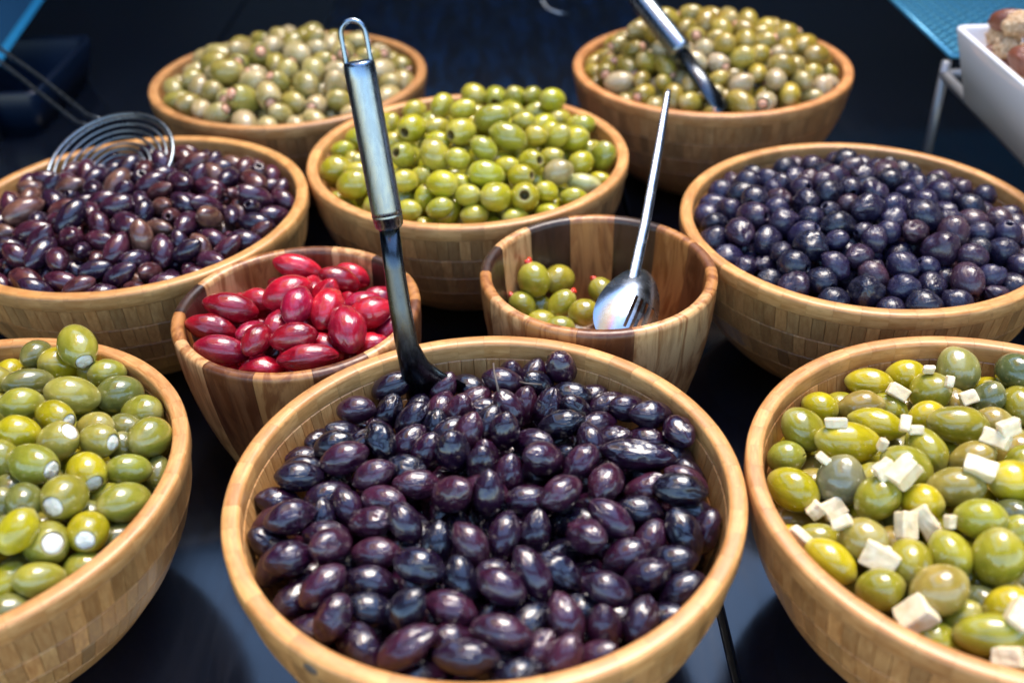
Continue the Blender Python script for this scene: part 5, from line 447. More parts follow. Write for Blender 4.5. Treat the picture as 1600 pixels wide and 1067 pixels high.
'ML':[(-3300,6454,1116,-313,-25,1518,827,0,0),(-2565,7239,1147,72,-35,1210,752,0,0),(-2726,5970,1075,-301,-16,1171,655,0,0),(-3023,6504,1198,101,48,1512,854,0,0),(-3106,7295,1124,-198,6,1314,763,0,0),(-3384,5985,996,-74,-19,1141,618,0,0),(-3587,7233,1071,-283,43,1112,711,0,0),(-1969,6681,1085,178,11,1052,588,0,0),(-2076,5995,991,308,24,1053,651,0,0),(-3639,6266,998,-149,16,1253,764,0,0),(-3170,6586,1113,216,-75,1203,747,0,0),(-1928,6239,1034,53,66,1420,740,0,0),(-3180,5951,1019,264,14,1449,838,0,0),(-2559,6634,1162,162,34,1083,683,0,0),(-1908,7343,1067,-69,116,1295,836,0,0),(-2902,7284,1121,279,-16,1061,629,0,0),(-3504,7367,1074,-293,50,1282,763,0,0),(-3052,7640,1058,275,10,1153,671,0,0),(-2204,7444,1095,6,-4,1133,753,0,0),(-2410,7814,1027,-146,29,1143,664,0,0),(-2133,6884,1137,-208,-72,977,608,0,0),(-3039,7821,1003,204,-43,1194,745,0,0),(-2057,6415,1040,266,27,1236,707,0,0),(-2338,6198,1077,-137,-46,1354,776,0,0),(-3451,6336,1065,-2,-16,1459,796,0,0),(-2623,6146,1126,-194,-50,1359,782,0,0),(-2569,7732,1068,217,4,1504,913,0,0),(-2917,7462,1123,-215,-40,1298,785,0,0),(-3167,6738,1133,-299,-27,1282,798,0,0),(-2192,7036,1134,279,4,1307,762,0,0),(-2484,6277,1140,-136,-119,1269,822,0,0),(-1837,6791,1068,-187,87,1116,658,0,0),(-2367,5973,1043,-177,53,1200,710,0,0),(-2319,7674,1059,114,43,1033,608,0,0),(-3631,6922,1066,-109,-76,1409,808,0,0),(-3451,6713,1144,-251,-20,1627,924,0,0),(-1673,6784,998,63,-58,1383,860,0,0),(-2493,7529,1077,-263,-32,1332,763,0,0),(-2822,6455,1157,-102,-60,1162,716,0,0),(-2864,6181,1109,162,-28,875,551,0,0),(-2553,5919,1053,11,55,1353,769,0,0),(-3067,7068,1133,211,-26,1238,741,0,0),(-2241,6519,1108,147,-13,1518,854,0,0),(-2700,7626,1083,110,74,1131,701,0,0),(-2864,7792,1060,224,-30,1444,901,0,0),(-2166,6176,1082,-297,-54,1175,689,0,0),(-2633,7061,1165,-268,-35,1337,814,0,0),(-3640,6702,1059,-201,-9,1165,763,0,0),(-3707,6447,1006,94,-1,1218,780,0,0),(-2794,6762,1137,19,44,1127,637,0,0),(-2971,6303,1130,218,-66,1480,866,0,0),(-3556,6550,1067,295,-10,1031,634,0,0),(-2223,7301,1114,-75,-45,1113,763,0,0),(-2351,6890,1097,24,-4,1086,679,0,0),(-3123,6144,1117,-199,-23,1500,815,0,0),(-3329,7285,1098,-75,-11,1105,714,0,0),(-1736,6501,1040,-311,-70,1006,621,0,0),(-2946,6656,1143,-132,-13,1204,700,0,0),(-2007,7007,1082,-230,54,995,539,0,0),(-2803,6952,1155,47,89,1103,686,0,0),(-2316,6757,1148,-64,-31,1229,738,0,0),(-3082,6884,1113,-258,-16,1097,608,0,0),(-3759,7032,1015,2,-48,1176,774,0,0),(-1818,6382,1024,-3,-28,1361,838,0,0),(-3193,7542,1047,80,31,1033,619,0,0),(-3347,7517,1071,123,-38,1385,828,0,0),(-3203,7020,1087,-192,83,989,590,0,0),(-1890,7146,1108,-88,-8,1517,875,0,0),(-3320,6199,1072,-53,-48,1211,777,0,0),(-2407,7401,1136,-299,-63,1539,898,0,0),(-1662,7013,1026,-72,-30,1189,725,0,0),(-2775,5785,1057,37,29,1164,687,0,0),(-3361,7709,1008,-310,-26,1291,688,0,0),(-2640,6818,1140,-127,-23,1202,659,0,0),(-3778,6579,1021,107,-27,1040,619,0,0),(-2084,7197,1126,141,-18,1364,800,0,0),(-2920,5887,1042,-23,-14,1248,713,0,0),(-2602,7924,1020,1,-4,1138,712,0,0),(-2242,6297,1083,-101,-91,935,611,0,0),(-1716,7168,1014,-203,-68,1175,648,0,0),(-2328,7191,1132,-254,-90,1251,788,0,0),(-3795,6715,1048,69,86,1080,637,0,0),(-1973,7610,1012,-70,-22,1202,774,0,0),(-3515,6120,1023,-303,-16,1109,678,0,0),(-2194,7766,992,-161,48,1178,682,0,0),(-3315,6631,1108,181,-46,1076,728,0,0),(-3420,7179,1092,23,108,1304,757,0,0),(-3518,7036,1106,156,-4,1218,690,0,0),(-1790,7267,1013,-269,18,1116,653,0,0),(-2022,7460,1088,-175,-18,1231,757,0,0),(-2137,6712,1142,-242,69,1415,799,0,0),(-2625,7397,1163,-77,-85,1227,755,0,0),(-3535,7513,1007,260,-40,1199,634,0,0),(-3674,7341,1016,-150,-60,1496,861,0,0),(-2417,6439,1125,290,4,1073,584,0,0),(-2529,6927,1160,-32,57,1319,694,0,0),(-2883,7075,1158,-212,-56,1476,859,0,0),(-1828,7464,1009,171,35,1143,739,0,0),(-2623,5752,1017,-269,8,1100,705,0,0),(-3295,6895,1126,-86,-23,1278,812,0,0),(-3161,7763,1037,1,71,1120,657,0,0),(-2245,5881,1008,-285,9,1260,709,0,0),(-2634,6449,1148,-76,14,1568,942,0,0),(-2778,7904,994,189,41,1201,739,0,0),(-2776,6296,1122,-31,0,1196,686,0,0),(-3430,6904,1062,182,-81,1127,708,0,0),(-2425,5811,1001,260,-7,1120,644,0,0),(-2740,6641,1200,24,18,1336,901,0,0),(-2928,6834,1148,-292,-26,1248,719,0,0),(-2767,7403,1120,-146,19,1436,809,0,0),(-2861,7609,1072,-73,-16,1072,693,0,0),(-2367,6601,1122,-148,54,1238,675,0,0),(-3223,7395,1093,-144,-59,1487,841,0,0),(-2163,7594,1056,-28,4,1225,735,0,0),(-3740,7172,1014,247,-48,1146,695,0,0),(-3063,7500,1079,-272,-24,994,614,0,0),(-1847,6935,1097,-281,57,1517,867,0,0),(-1784,6625,1040,301,19,1373,781,0,0),(-1997,6097,1043,-59,13,1336,722,0,0),(-3051,5796,1036,2,-61,1275,752,0,0),(-2469,6740,1134,238,-50,1095,688,0,0),(-2753,7191,1114,-70,103,1312,798,0,0),(-2086,6546,1138,133,-69,1364,829,0,0),(-3260,7126,1125,30,29,1175,740,0,0),(-2494,6091,1068,-232,22,1240,769,0,0),(-2405,7038,1169,225,-35,1510,932,0,0),(-2974,6035,1124,-116,-1,1205,764,0,0),(-3771,6860,1005,239,-12,1448,878,0,0),(-3196,6317,1105,20,94,1411,857,0,0),(-2107,6290,1051,219,47,1141,707,0,0),(-3780,6860,847,-254,57,1219,714,0,0),(-1920,7142,949,4,30,1381,783,0,0),(-3567,6433,932,309,-68,1415,871,0,0),(-2842,6994,976,-27,-35,1155,729,0,0),(-3343,6918,961,-36,60,1187,653,0,0),(-1950,6860,970,-108,-74,1474,925,0,0),(-2453,7760,905,-186,51,1496,798,0,0),(-2259,6426,987,-205,37,1250,711,0,0),(-2348,6980,995,77,52,1391,749,0,0),(-1978,7466,896,126,-14,1427,824,0,0),(-2981,7104,1019,106,61,1451,798,0,0),(-2199,7728,857,-174,36,1268,772,0,0),(-3094,7825,868,196,27,1113,673,0,0),(-2939,6882,994,3,-70,1258,682,0,0),(-3582,7458,889,23,-42,1390,779,0,0),(-2686,6920,1026,-251,60,1397,874,0,0),(-3662,6566,898,297,41,1210,738,0,0),(-2703,7754,901,-5,85,1306,745,0,0),(-2538,6501,1011,64,61,1486,900,0,0),(-2306,7335,997,-262,46,1412,783,0,0),(-3083,7677,934,46,-24,1112,736,0,0),(-2897,6576,1003,212,-66,1468,879,0,0),(-3395,7061,939,15,-69,1221,789,0,0),(-2728,6477,999,185,37,1245,768,0,0),(-2629,6703,1015,-159,104,1035,647,0,0),(-3444,6224,955,-82,-1,1186,765,0,0),(-2984,6246,979,65,-58,1433,837,0,0),(-2078,7281,945,-37,-55,1453,823,0,0),(-3373,7624,880,98,-11,1041,659,0,0),(-2719,5911,921,-195,33,1430,852,0,0),(-2961,6748,1026,18,-46,1304,795,0,0),(-2470,6684,992,43,-72,1362,765,0,0),(-2563,7582,948,-9,-81,1360,824,0,0),(-3275,6134,915,-116,38,1336,799,0,0),(-3295,7310,948,-77,-51,941,598,0,0),(-1730,6888,885,284,59,1250,732,0,0),(-3112,7308,941,188,42,1405,738,0,0),(-2124,7122,950,181,84,1350,790,0,0),(-2449,7430,951,218,-48,1127,725,0,0),(-2377,7104,969,-39,-78,993,626,0,0),(-2962,7792,889,-124,-13,1301,702,0,0),(-2158,6611,963,149,-78,1206,729,0,0),(-2707,6083,977,-275,17,1076,733,0,0),(-3634,6317,847,28,10,996,628,0,0),(-2724,7070,1017,12,-70,1269,759,0,0),(-3313,6596,962,-147,70,1347,858,0,0),(-3295,6320,917,15,1,1218,724,0,0),(-2260,7513,964,-265,47,1634,871,0,0),(-2454,6264,937,35,-43,1276,809,0,0),(-1754,6480,887,-134,-20,1326,798,0,0),(-1911,6625,926,-130,48,1235,743,0,0),(-3082,6366,953,32,-46,1265,819,0,0),(-2516,7041,994,-149,-48,1389,873,0,0),(-2523,6015,945,293,-29,1277,782,0,0),(-3177,6475,993,-63,87,1302,754,0,0),(-3392,7437,907,-227,-27,1401,816,0,0),(-2849,6387,999,20,60,973,594,0,0),(-2074,7623,876,-130,79,1231,774,0,0),(-3116,7537,954,28,52,1144,648,0,0),(-2486,6849,1007,-46,-55,1356,783,0,0),(-2120,5976,866,125,-6,1211,677,0,0),(-2248,7191,956,-196,-69,1156,675,0,0),(-2280,6072,915,-110,42,1378,804,0,0),(-3138,5885,853,34,56,1231,829,0,0),(-2876,7216,994,157,65,963,574,0,0),(-1883,6201,863,61,-109,1111,663,0,0),(-2853,5974,915,-79,115,1137,709,0,0),(-1849,7329,895,-175,27,1384,781,0,0),(-2790,6236,991,163,-53,1286,844,0,0),(-2050,6290,922,-63,-37,993,582,0,0),(-1729,7194,883,-125,-29,1200,689,0,0),(-1798,6735,924,160,4,1153,751,0,0),(-3472,6694,956,-263,51,1214,744,0,0),(-3120,6067,931,130,83,1351,720,0,0),(-3159,6959,986,-243,-70,1208,637,0,0),(-3661,7088,895,-142,-72,1103,641,0,0),(-3252,6777,967,-177,-88,1054,678,0,0),(-3418,7261,921,148,82,1150,684,0,0),(-2323,5894,883,8,-37,1400,842,0,0),(-2641,6282,961,145,-58,1493,821,0,0),(-3005,7384,960,-118,-59,1054,657,0,0),(-2576,7385,990,192,-43,1389,757,0,0),(-3493,6860,936,-168,96,1396,804,0,0),(-2131,7429,938,285,-105,1190,742,0,0),(-2627,7206,1004,-166,84,1397,813,0,0),(-2779,7507,966,-33,33,1327,767,0,0),(-3122,6791,1009,-209,-3,1068,680,0,0),(-2285,6801,991,-192,24,1511,936,0,0),(-2120,6849,964,-2,107,1292,743,0,0),(-3109,6630,973,11,39,1271,787,0,0),(-2566,7858,874,-180,-7,1310,806,0,0),(-2514,5860,858,-79,-24,1332,766,0,0),(-3437,6035,875,259,71,1203,772,0,0),(-2868,7894,887,238,46,1237,695,0,0),(-3550,7014,914,13,-86,1318,770,0,0),(-2148,6167,913,-170,79,1470,848,0,0),(-3142,6223,924,-27,-140,1400,790,0,0),(-2337,6570,955,-235,28,1375,864,0,0),(-3124,7139,989,-180,-41,1335,786,0,0),(-3646,7287,841,3,-48,909,574,0,0),(-2967,7595,935,-229,-59,1310,717,0,0),(-2437,6123,919,289,-74,1156,697,0,0),(-2771,6661,990,-36,82,1267,728,0,0),(-3639,6755,913,-104,25,1216,742,0,0),(-2036,6689,971,168,-21,1206,805,0,0),(-3244,7734,886,-91,-7,1094,754,0,0),(-3780,7050,848,148,30,1248,759,0,0),(-1936,6451,939,-101,-98,1247,740,0,0),(-2744,6787,988,29,-61,1205,631,0,0),(-2825,7700,940,-125,31,1319,721,0,0),(-2867,7366,958,198,43,1453,804,0,0),(-2108,6482,926,67,57,1335,774,0,0),(-1673,6677,862,170,-18,1403,844,0,0),(-2311,7797,918,162,-62,1372,753,0,0),(-2189,6990,985,-34,77,1143,695,0,0),(-2402,6393,978,306,84,1238,698,0,0),(-3387,6425,936,310,-135,1030,688,0,0),(-2836,5806,861,165,26,1072,687,0,0),(-3010,6484,995,-57,-28,1218,656,0,0),(-1991,6109,859,-51,55,1316,811,0,0),(-3777,6682,871,138,61,1261,804,0,0),(-3545,7171,908,-196,108,1579,870,0,0),(-3284,5978,875,-50,-67,1035,651,0,0),(-2718,7349,968,-244,85,1177,775,0,0),(-1808,7044,887,-48,75,1401,817,0,0),(-3463,6554,940,-79,91,1405,748,0,0),(-2720,7918,870,-30,83,1208,709,0,0),(-3294,7156,990,-91,-11,1301,761,0,0),(-3235,7428,927,21,-90,1135,687,0,0),(-3672,6930,907,-38,-12,1151,699,0,0),(-2972,5843,813,-193,-134,1500,879,0,0),(-2900,6107,968,3,-67,1325,876,0,0),(-2463,7254,952,154,-61,1195,768,0,0),(-2277,6257,945,-142,41,1098,725,0,0),(-3552,6195,845,133,37,1075,686,0,0),(-1819,6314,878,293,-50,1216,709,0,0),(-2364,7619,914,-244,66,1174,780,0,0),(-2016,7020,955,10,-71,1103,687,0,0),(-2653,5789,864,72,87,1222,732,0,0),(-1674,7018,842,16,97,1225,696,0,0),(-2996,5998,902,231,-102,1280,800,0,0),(-3102,6028,746,10,-35,1150,740,0,0),(-2247,7399,799,200,-71,1172,766,0,0),(-3165,6335,820,62,14,1030,672,0,0),(-3357,6160,770,-96,70,1073,611,0,0),(-2604,7752,738,-16,-32,1264,831,0,0),(-2158,7241,805,285,114,1307,760,0,0),(-2478,7134,842,153,-11,1217,776,0,0),(-2962,7674,752,271,63,1351,782,0,0),(-2345,6892,851,55,19,1345,709,0,0),(-2605,7008,857,-163,5,1351,820,0,0),(-2773,6886,854,167,-143,1264,726,0,0),(-2317,7216,807,-100,-101,1579,934,0,0),(-2599,6113,810,34,-56,1407,856,0,0),(-2926,6051,766,-181,-17,1240,693,0,0),(-3249,6451,817,-37,-81,1315,722,0,0),(-3274,7580,760,123,81,1247,767,0,0),(-3461,7332,708,-140,79,1355,888,0,0),(-2753,7421,799,-37,-56,1507,964,0,0),(-2089,7449,760,128,3,1593,937,0,0),(-2500,7582,772,-53,-22,1200,644,0,0),(-3228,7068,810,197,-98,1418,849,0,0),(-3474,7526,742,163,-18,1220,710,0,0),(-2511,6456,830,191,44,1441,822,0,0),(-3750,6964,710,-127,-21,1248,696,0,0),(-3467,6590,752,-217,-2,1075,728,0,0),(-3210,6149,787,256,-24,1023,668,0,0),(-2432,6019,791,-163,28,1300,763,0,0),(-2421,7380,786,265,52,1414,838,0,0),(-3490,6787,793,148,-56,1350,838,0,0),(-2054,6421,792,-27,18,1239,719,0,0),(-1887,7183,746,-33,-98,1606,916,0,0),(-1861,6898,815,-91,-67,1307,809,0,0),(-2976,6628,794,49,40,1416,959,0,0),(-2107,6752,808,-241,-51,1478,865,0,0),(-3022,6921,866,98,-86,1357,883,0,0),(-2012,6920,796,-108,-66,1372,770,0,0),(-2903,7061,851,-116,-46,1464,826,0,0),(-2270,6680,826,249,-28,1089,661,0,0),(-2408,6243,784,181,-53,1309,737,0,0),(-2216,6344,830,-26,90,1259,714,0,0),(-1828,6377,751,-154,-105,1196,653,0,0),(-2556,6267,812,-80,-80,945,586,0,0),(-3062,7390,832,-135,-66,1281,795,0,0),(-3596,6671,740,30,-67,1534,877,0,0),(-3621,7076,737,-221,-68,1246,765,0,0),(-3676,6380,744,-83,-62,904,546,0,0),(-2700,7619,800,-304,102,1412,813,0,0),(-2124,6023,744,-195,-10,1126,690,0,0),(-2857,6304,796,193,-114,1221,717,0,0),(-2158,6930,801,186,114,1309,773,0,0),(-2675,6521,868,196,45,1382,788,0,0),(-2365,6401,808,146,-38,1062,645,0,0),(-3615,7316,738,-29,10,732,461,0,0),(-3397,6949,804,-140,-25,1099,661,0,0),(-2263,6506,821,-141,-36,1059,671,0,0),(-3378,7657,732,-205,87,1001,630,0,0),(-3327,6571,788,11,-84,1241,815,0,0),(-2840,5891,751,-163,-14,1312,735,0,0),(-2777,6141,776,-132,-104,1397,879,0,0),(-1822,6642,746,-68,-109,1370,757,0,0),(-2032,7094,773,261,16,1333,857,0,0),(-3098,6491,833,-111,-85,1289,747,0,0),(-2731,6706,833,-118,-58,1290,878,0,0),(-2278,7055,820,-308,17,1511,817,0,0),(-2669,7196,834,46,-92,1466,796,0,0),(-3142,7671,778,-141,-19,1265,754,0,0),(-2553,7307,818,-154,95,1072,675,0,0),(-2054,6264,761,113,91,1241,737,0,0),(-3612,6898,746,-129,-64,1359,788,0,0),(-2433,6657,812,160,-9,1449,858,0,0),(-1886,7449,731,309,-59,1070,665,0,0),(-3494,6156,710,-95,87,1405,779,0,0),(-2611,5862,713,-114,62,1349,799,0,0),(-3526,6420,741,214,74,1178,746,0,0),(-3085,7125,838,229,-28,1342,798,0,0),(-2393,7695,771,-144,-56,998,613,0,0),(-2764,6411,843,-218,106,1176,667,0,0),(-3325,6043,717,47,49,1146,703,0,0),(-3320,6774,834,299,14,1036,672,0,0),(-3310,7252,815,-128,57,1473,799,0,0),(-3029,7814,734,301,-42,1383,759,0,0),(-1800,6979,704,236,-23,1235,769,0,0),(-2131,7697,743,6,-35,797,474,0,0),(-3452,7092,783,54,33,1109,592,0,0),(-2937,6442,859,-98,26,1186,695,0,0),(-2814,7190,830,-27,-97,1098,655,0,0),(-2598,6803,870,264,-65,1360,756,0,0),(-2340,7535,805,-194,53,1183,685,0,0),(-2273,6042,765,-267,-36,879,573,0,0),(-2830,7771,729,-127,-36,1263,741,0,0),(-3028,6154,808,68,-22,1089,697,0,0),(-1728,7117,738,239,73,1068,671,0,0),(-3257,7428,773,284,43,1224,746,0,0),(-2985,7237,837,30,97,1306,733,0,0),(-3032,7518,752,35,3,1251,815,0,0),(-3011,6766,871,11,-109,1081,696,0,0),(-2735,7865,730,137,-104,1094,663,0,0),(-2313,5927,734,64,84,879,523,0,0),(-1730,6786,733,88,-53,1111,703,0,0),(-2617,7502,834,-38,-78,1397,745,0,0),(-3240,7694,668,173,75,1497,815,0,0),(-3691,7196,754,-275,28,1215,711,0,0),(-2452,7846,727,-18,39,1384,759,0,0),(-1739,6512,733,-195,-60,1309,786,0,0),(-2059,6588,791,-11,-119,1321,739,0,0),(-3176,7306,809,-72,-76,1141,722,0,0),(-3161,6637,825,77,-22,1243,685,0,0),(-1969,6145,712,34,32,1214,756,0,0),(-2586,6652,872,-165,106,1346,801,0,0),(-3078,5902,729,54,2,1079,624,0,0),(-2199,6159,760,-308,70,1126,686,0,0),(-3261,6913,807,-264,91,1216,821,0,0),(-1910,6515,780,45,94,1340,894,0,0),(-1909,6289,747,-52,-37,953,606,0,0),(-1945,7556,724,271,-102,984,599,0,0),(-2751,7035,849,-99,-83,1294,744,0,0),(-2436,5857,736,-291,-58,1164,631,0,0),(-2867,7596,826,-210,29,1364,733,0,0),(-3695,6522,736,39,-83,1347,830,0,0),(-3714,6772,712,-256,-113,1428,804,0,0),(-3400,6327,786,-200,33,1418,873,0,0),(-2683,5991,764,303,-23,1085,722,0,0),(-3221,5946,712,-148,22,997,570,0,0),(-1955,6733,771,-225,-37,1224,797,0,0),(-2480,6933,844,100,45,1064,560,0,0),(-2880,6807,855,-134,12,1035,673,0,0),(-3571,6273,740,-302,14,1088,704,0,0),(-1979,7316,750,-222,-75,1422,771,0,0),(-2921,7357,814,-129,-69,1122,720,0,0),(-1818,7308,703,-66,-62,1173,655,0,0),(-2241,6819,821,-120,76,1146,665,0,0),(-2707,6286,786,222,-64,1426,813,0,0),(-2199,7574,755,-168,79,1257,750,0,0),(-2833,6533,819,-187,-69,1370,816,0,0),(-3001,6336,781,110,-85,1491,849,0,0),(-3144,6803,847,140,-66,1354,782,0,0),(-2243,7756,720,284,75,1244,701,0,0),(-1916,6603,613,246,-116,1130,649,0,0),(-2683,6714,686,155,43,1145,662,0,0),(-2847,6946,698,4,-30,1348,708,0,0),(-2264,7613,596,168,14,1331,791,0,0),(-2055,6887,621,-89,24,1354,814,0,0),(-3647,7017,570,-245,3,1228,742,0,0),(-2347,7428,618,-72,-37,1547,950,0,0),(-2274,6237,645,87,103,1323,869,0,0),(-2044,6672,611,-255,-20,1380,877,0,0),(-3679,6848,568,286,42,1161,781,0,0),(-2159,7457,614,277,86,1264,775,0,0),(-2643,6884,708,33,60,1334,745,0,0),(-2548,6272,657,-314,-61,1055,711,0,0),(-2451,7610,625,60,22,1307,757,0,0),(-2968,5994,628,189,-27,1309,801,0,0),(-2624,7680,607,259,-72,1221,711,0,0),(-3500,6956,627,226,101,1388,798,0,0),(-2762,6548,689,-300,-69,1294,753,0,0),(-2501,6747,672,-36,-58,1517,854,0,0),(-2281,7123,590,279,4,1460,899,0,0),(-2511,5969,603,135,14,1537,964,0,0),(-3279,7354,658,-70,17,1053,714,0,0),(-3052,6227,634,311,-99,1354,777,0,0),(-3441,7141,655,-93,-70,1211,774,0,0),(-3005,7544,624,299,-40,973,578,0,0),(-2579,6603,695,-232,110,1240,776,0,0),(-2217,6506,665,-163,28,1523,846,0,0),(-2450,7300,654,191,13,1220,734,0,0),(-2855,6651,695,71,39,1142,710,0,0),(-1783,7031,571,212,41,1154,741,0,0),(-2013,6415,631,-108,27,1573,832,0,0),(-3571,6464,609,-214,46,1276,752,0,0),(-2594,7819,593,289,-17,1209,671,0,0),(-2242,5971,622,-313,-19,1140,686,0,0),(-3652,6648,604,57,-24,1089,677,0,0),(-3381,6848,639,-202,40,1470,862,0,0),(-3175,7014,659,-215,-69,1188,715,0,0),(-3187,6258,647,-179,102,1154,668,0,0),(-2347,6812,716,-114,-24,1176,722,0,0),(-2967,7275,688,286,11,1146,648,0,0),(-2827,7383,658,-149,26,1251,751,0,0),(-3326,6146,601,94,82,1450,870,0,0),(-2234,6896,644,144,-63,1085,714,0,0),(-3458,7436,545,290,44,1277,677,0,0),(-1935,6342,520,187,-47,1263,791,0,0),(-3357,7573,597,297,78,1293,781,0,0),(-1949,6966,669,255,-55,979,642,0,0),(-2726,7111,690,-39,85,1364,830,0,0),(-2686,7282,673,-255,-10,1175,735,0,0),(-3175,7501,640,-174,-47,1201,708,0,0),(-2929,7764,629,35,-31,1065,688,0,0),(-3399,6521,650,-183,-21,1156,714,0,0),(-2842,6421,660,-57,-5,1051,695,0,0),(-2514,7213,719,229,-29,941,599,0,0),(-2638,6425,674,161,-22,1294,818,0,0),(-3088,6589,633,278,15,1477,796,0,0),(-2756,6056,578,-304,42,1580,855,0,0),(-3129,7206,690,247,-57,1025,577,0,0),(-2900,7132,687,172,105,1373,807,0,0),(-3027,7405,645,-90,-37,933,602,0,0),(-3297,6686,645,-210,-93,1573,919,0,0),(-2088,7620,619,285,5,1062,577,0,0),(-3098,7687,598,-70,73,1460,861,0,0),(-2896,6184,651,-194,-89,1276,758,0,0),(-2737,6230,650,-30,-77,1088,640,0,0),(-2576,6126,663,-175,50,873,511,0,0),(-2000,7165,607,130,-30,1436,822,0,0),(-2385,6130,656,-118,9,1310,768,0,0),(-2341,6994,692,19,1,1301,783,0,0),(-2561,7443,651,-230,-42,1163,707,0,0),(-2568,7044,692,141,53,1343,754,0,0),(-3300,6379,615,296,-91,1426,958,0,0),(-3420,6264,616,15,90,1155,728,0,0),(-2491,6471,675,129,62,1238,795,0,0),(-2716,7459,639,-117,3,1001,618,0,0),(-2133,6318,649,-186,-77,1292,728,0,0),(-3094,6398,667,-225,36,1198,684,0,0),(-1851,7230,569,89,2,1040,544,0,0),(-3004,6850,691,-256,96,1281,776,0,0),(-1728,6883,609,102,34,1039,659,0,0),(-3151,6111,633,5,-67,1253,747,0,0),(-3341,7013,693,-10,15,1093,695,0,0),(-2068,7348,620,-190,-31,1100,634,0,0),(-2320,6626,710,-80,71,1118,729,0,0),(-2132,7053,684,149,-8,1075,618,0,0),(-2702,5892,560,-173,60,1264,746,0,0),(-1816,6727,567,29,-89,1372,849,0,0),(-2218,7293,683,12,-19,1002,581,0,0),(-2177,6751,641,-222,-58,1329,751,0,0),(-2819,6798,733,2,35,992,629,0,0),(-3600,7173,622,38,-31,1143,729,0,0),(-3446,6685,598,-180,48,1064,613,0,0),(-2176,6124,616,-241,8,1131,658,0,0),(-2385,7766,617,4,-46,1028,658,0,0),(-3151,5988,564,3,6,1253,750,0,0),(-1884,6494,545,-14,19,1412,748,0,0),(-3230,6841,674,-50,-36,920,565,0,0),(-3194,6502,669,-13,62,1189,651,0,0),(-1873,6854,627,116,-90,1329,745,0,0),(-2356,6409,671,-159,-15,1222,760,0,0),(-1902,7361,614,304,12,1106,632,0,0),(-3036,7001,692,83,-24,1172,745,0,0),(-3108,6726,696,305,-53,1114,715,0,0),(-2770,7760,587,129,76,1219,689,0,0),(-2840,5904,580,-208,-105,1173,727,0,0),(-2480,6875,724,-132,65,1067,580,0,0),(-2820,7617,632,-57,83,1155,667,0,0)],
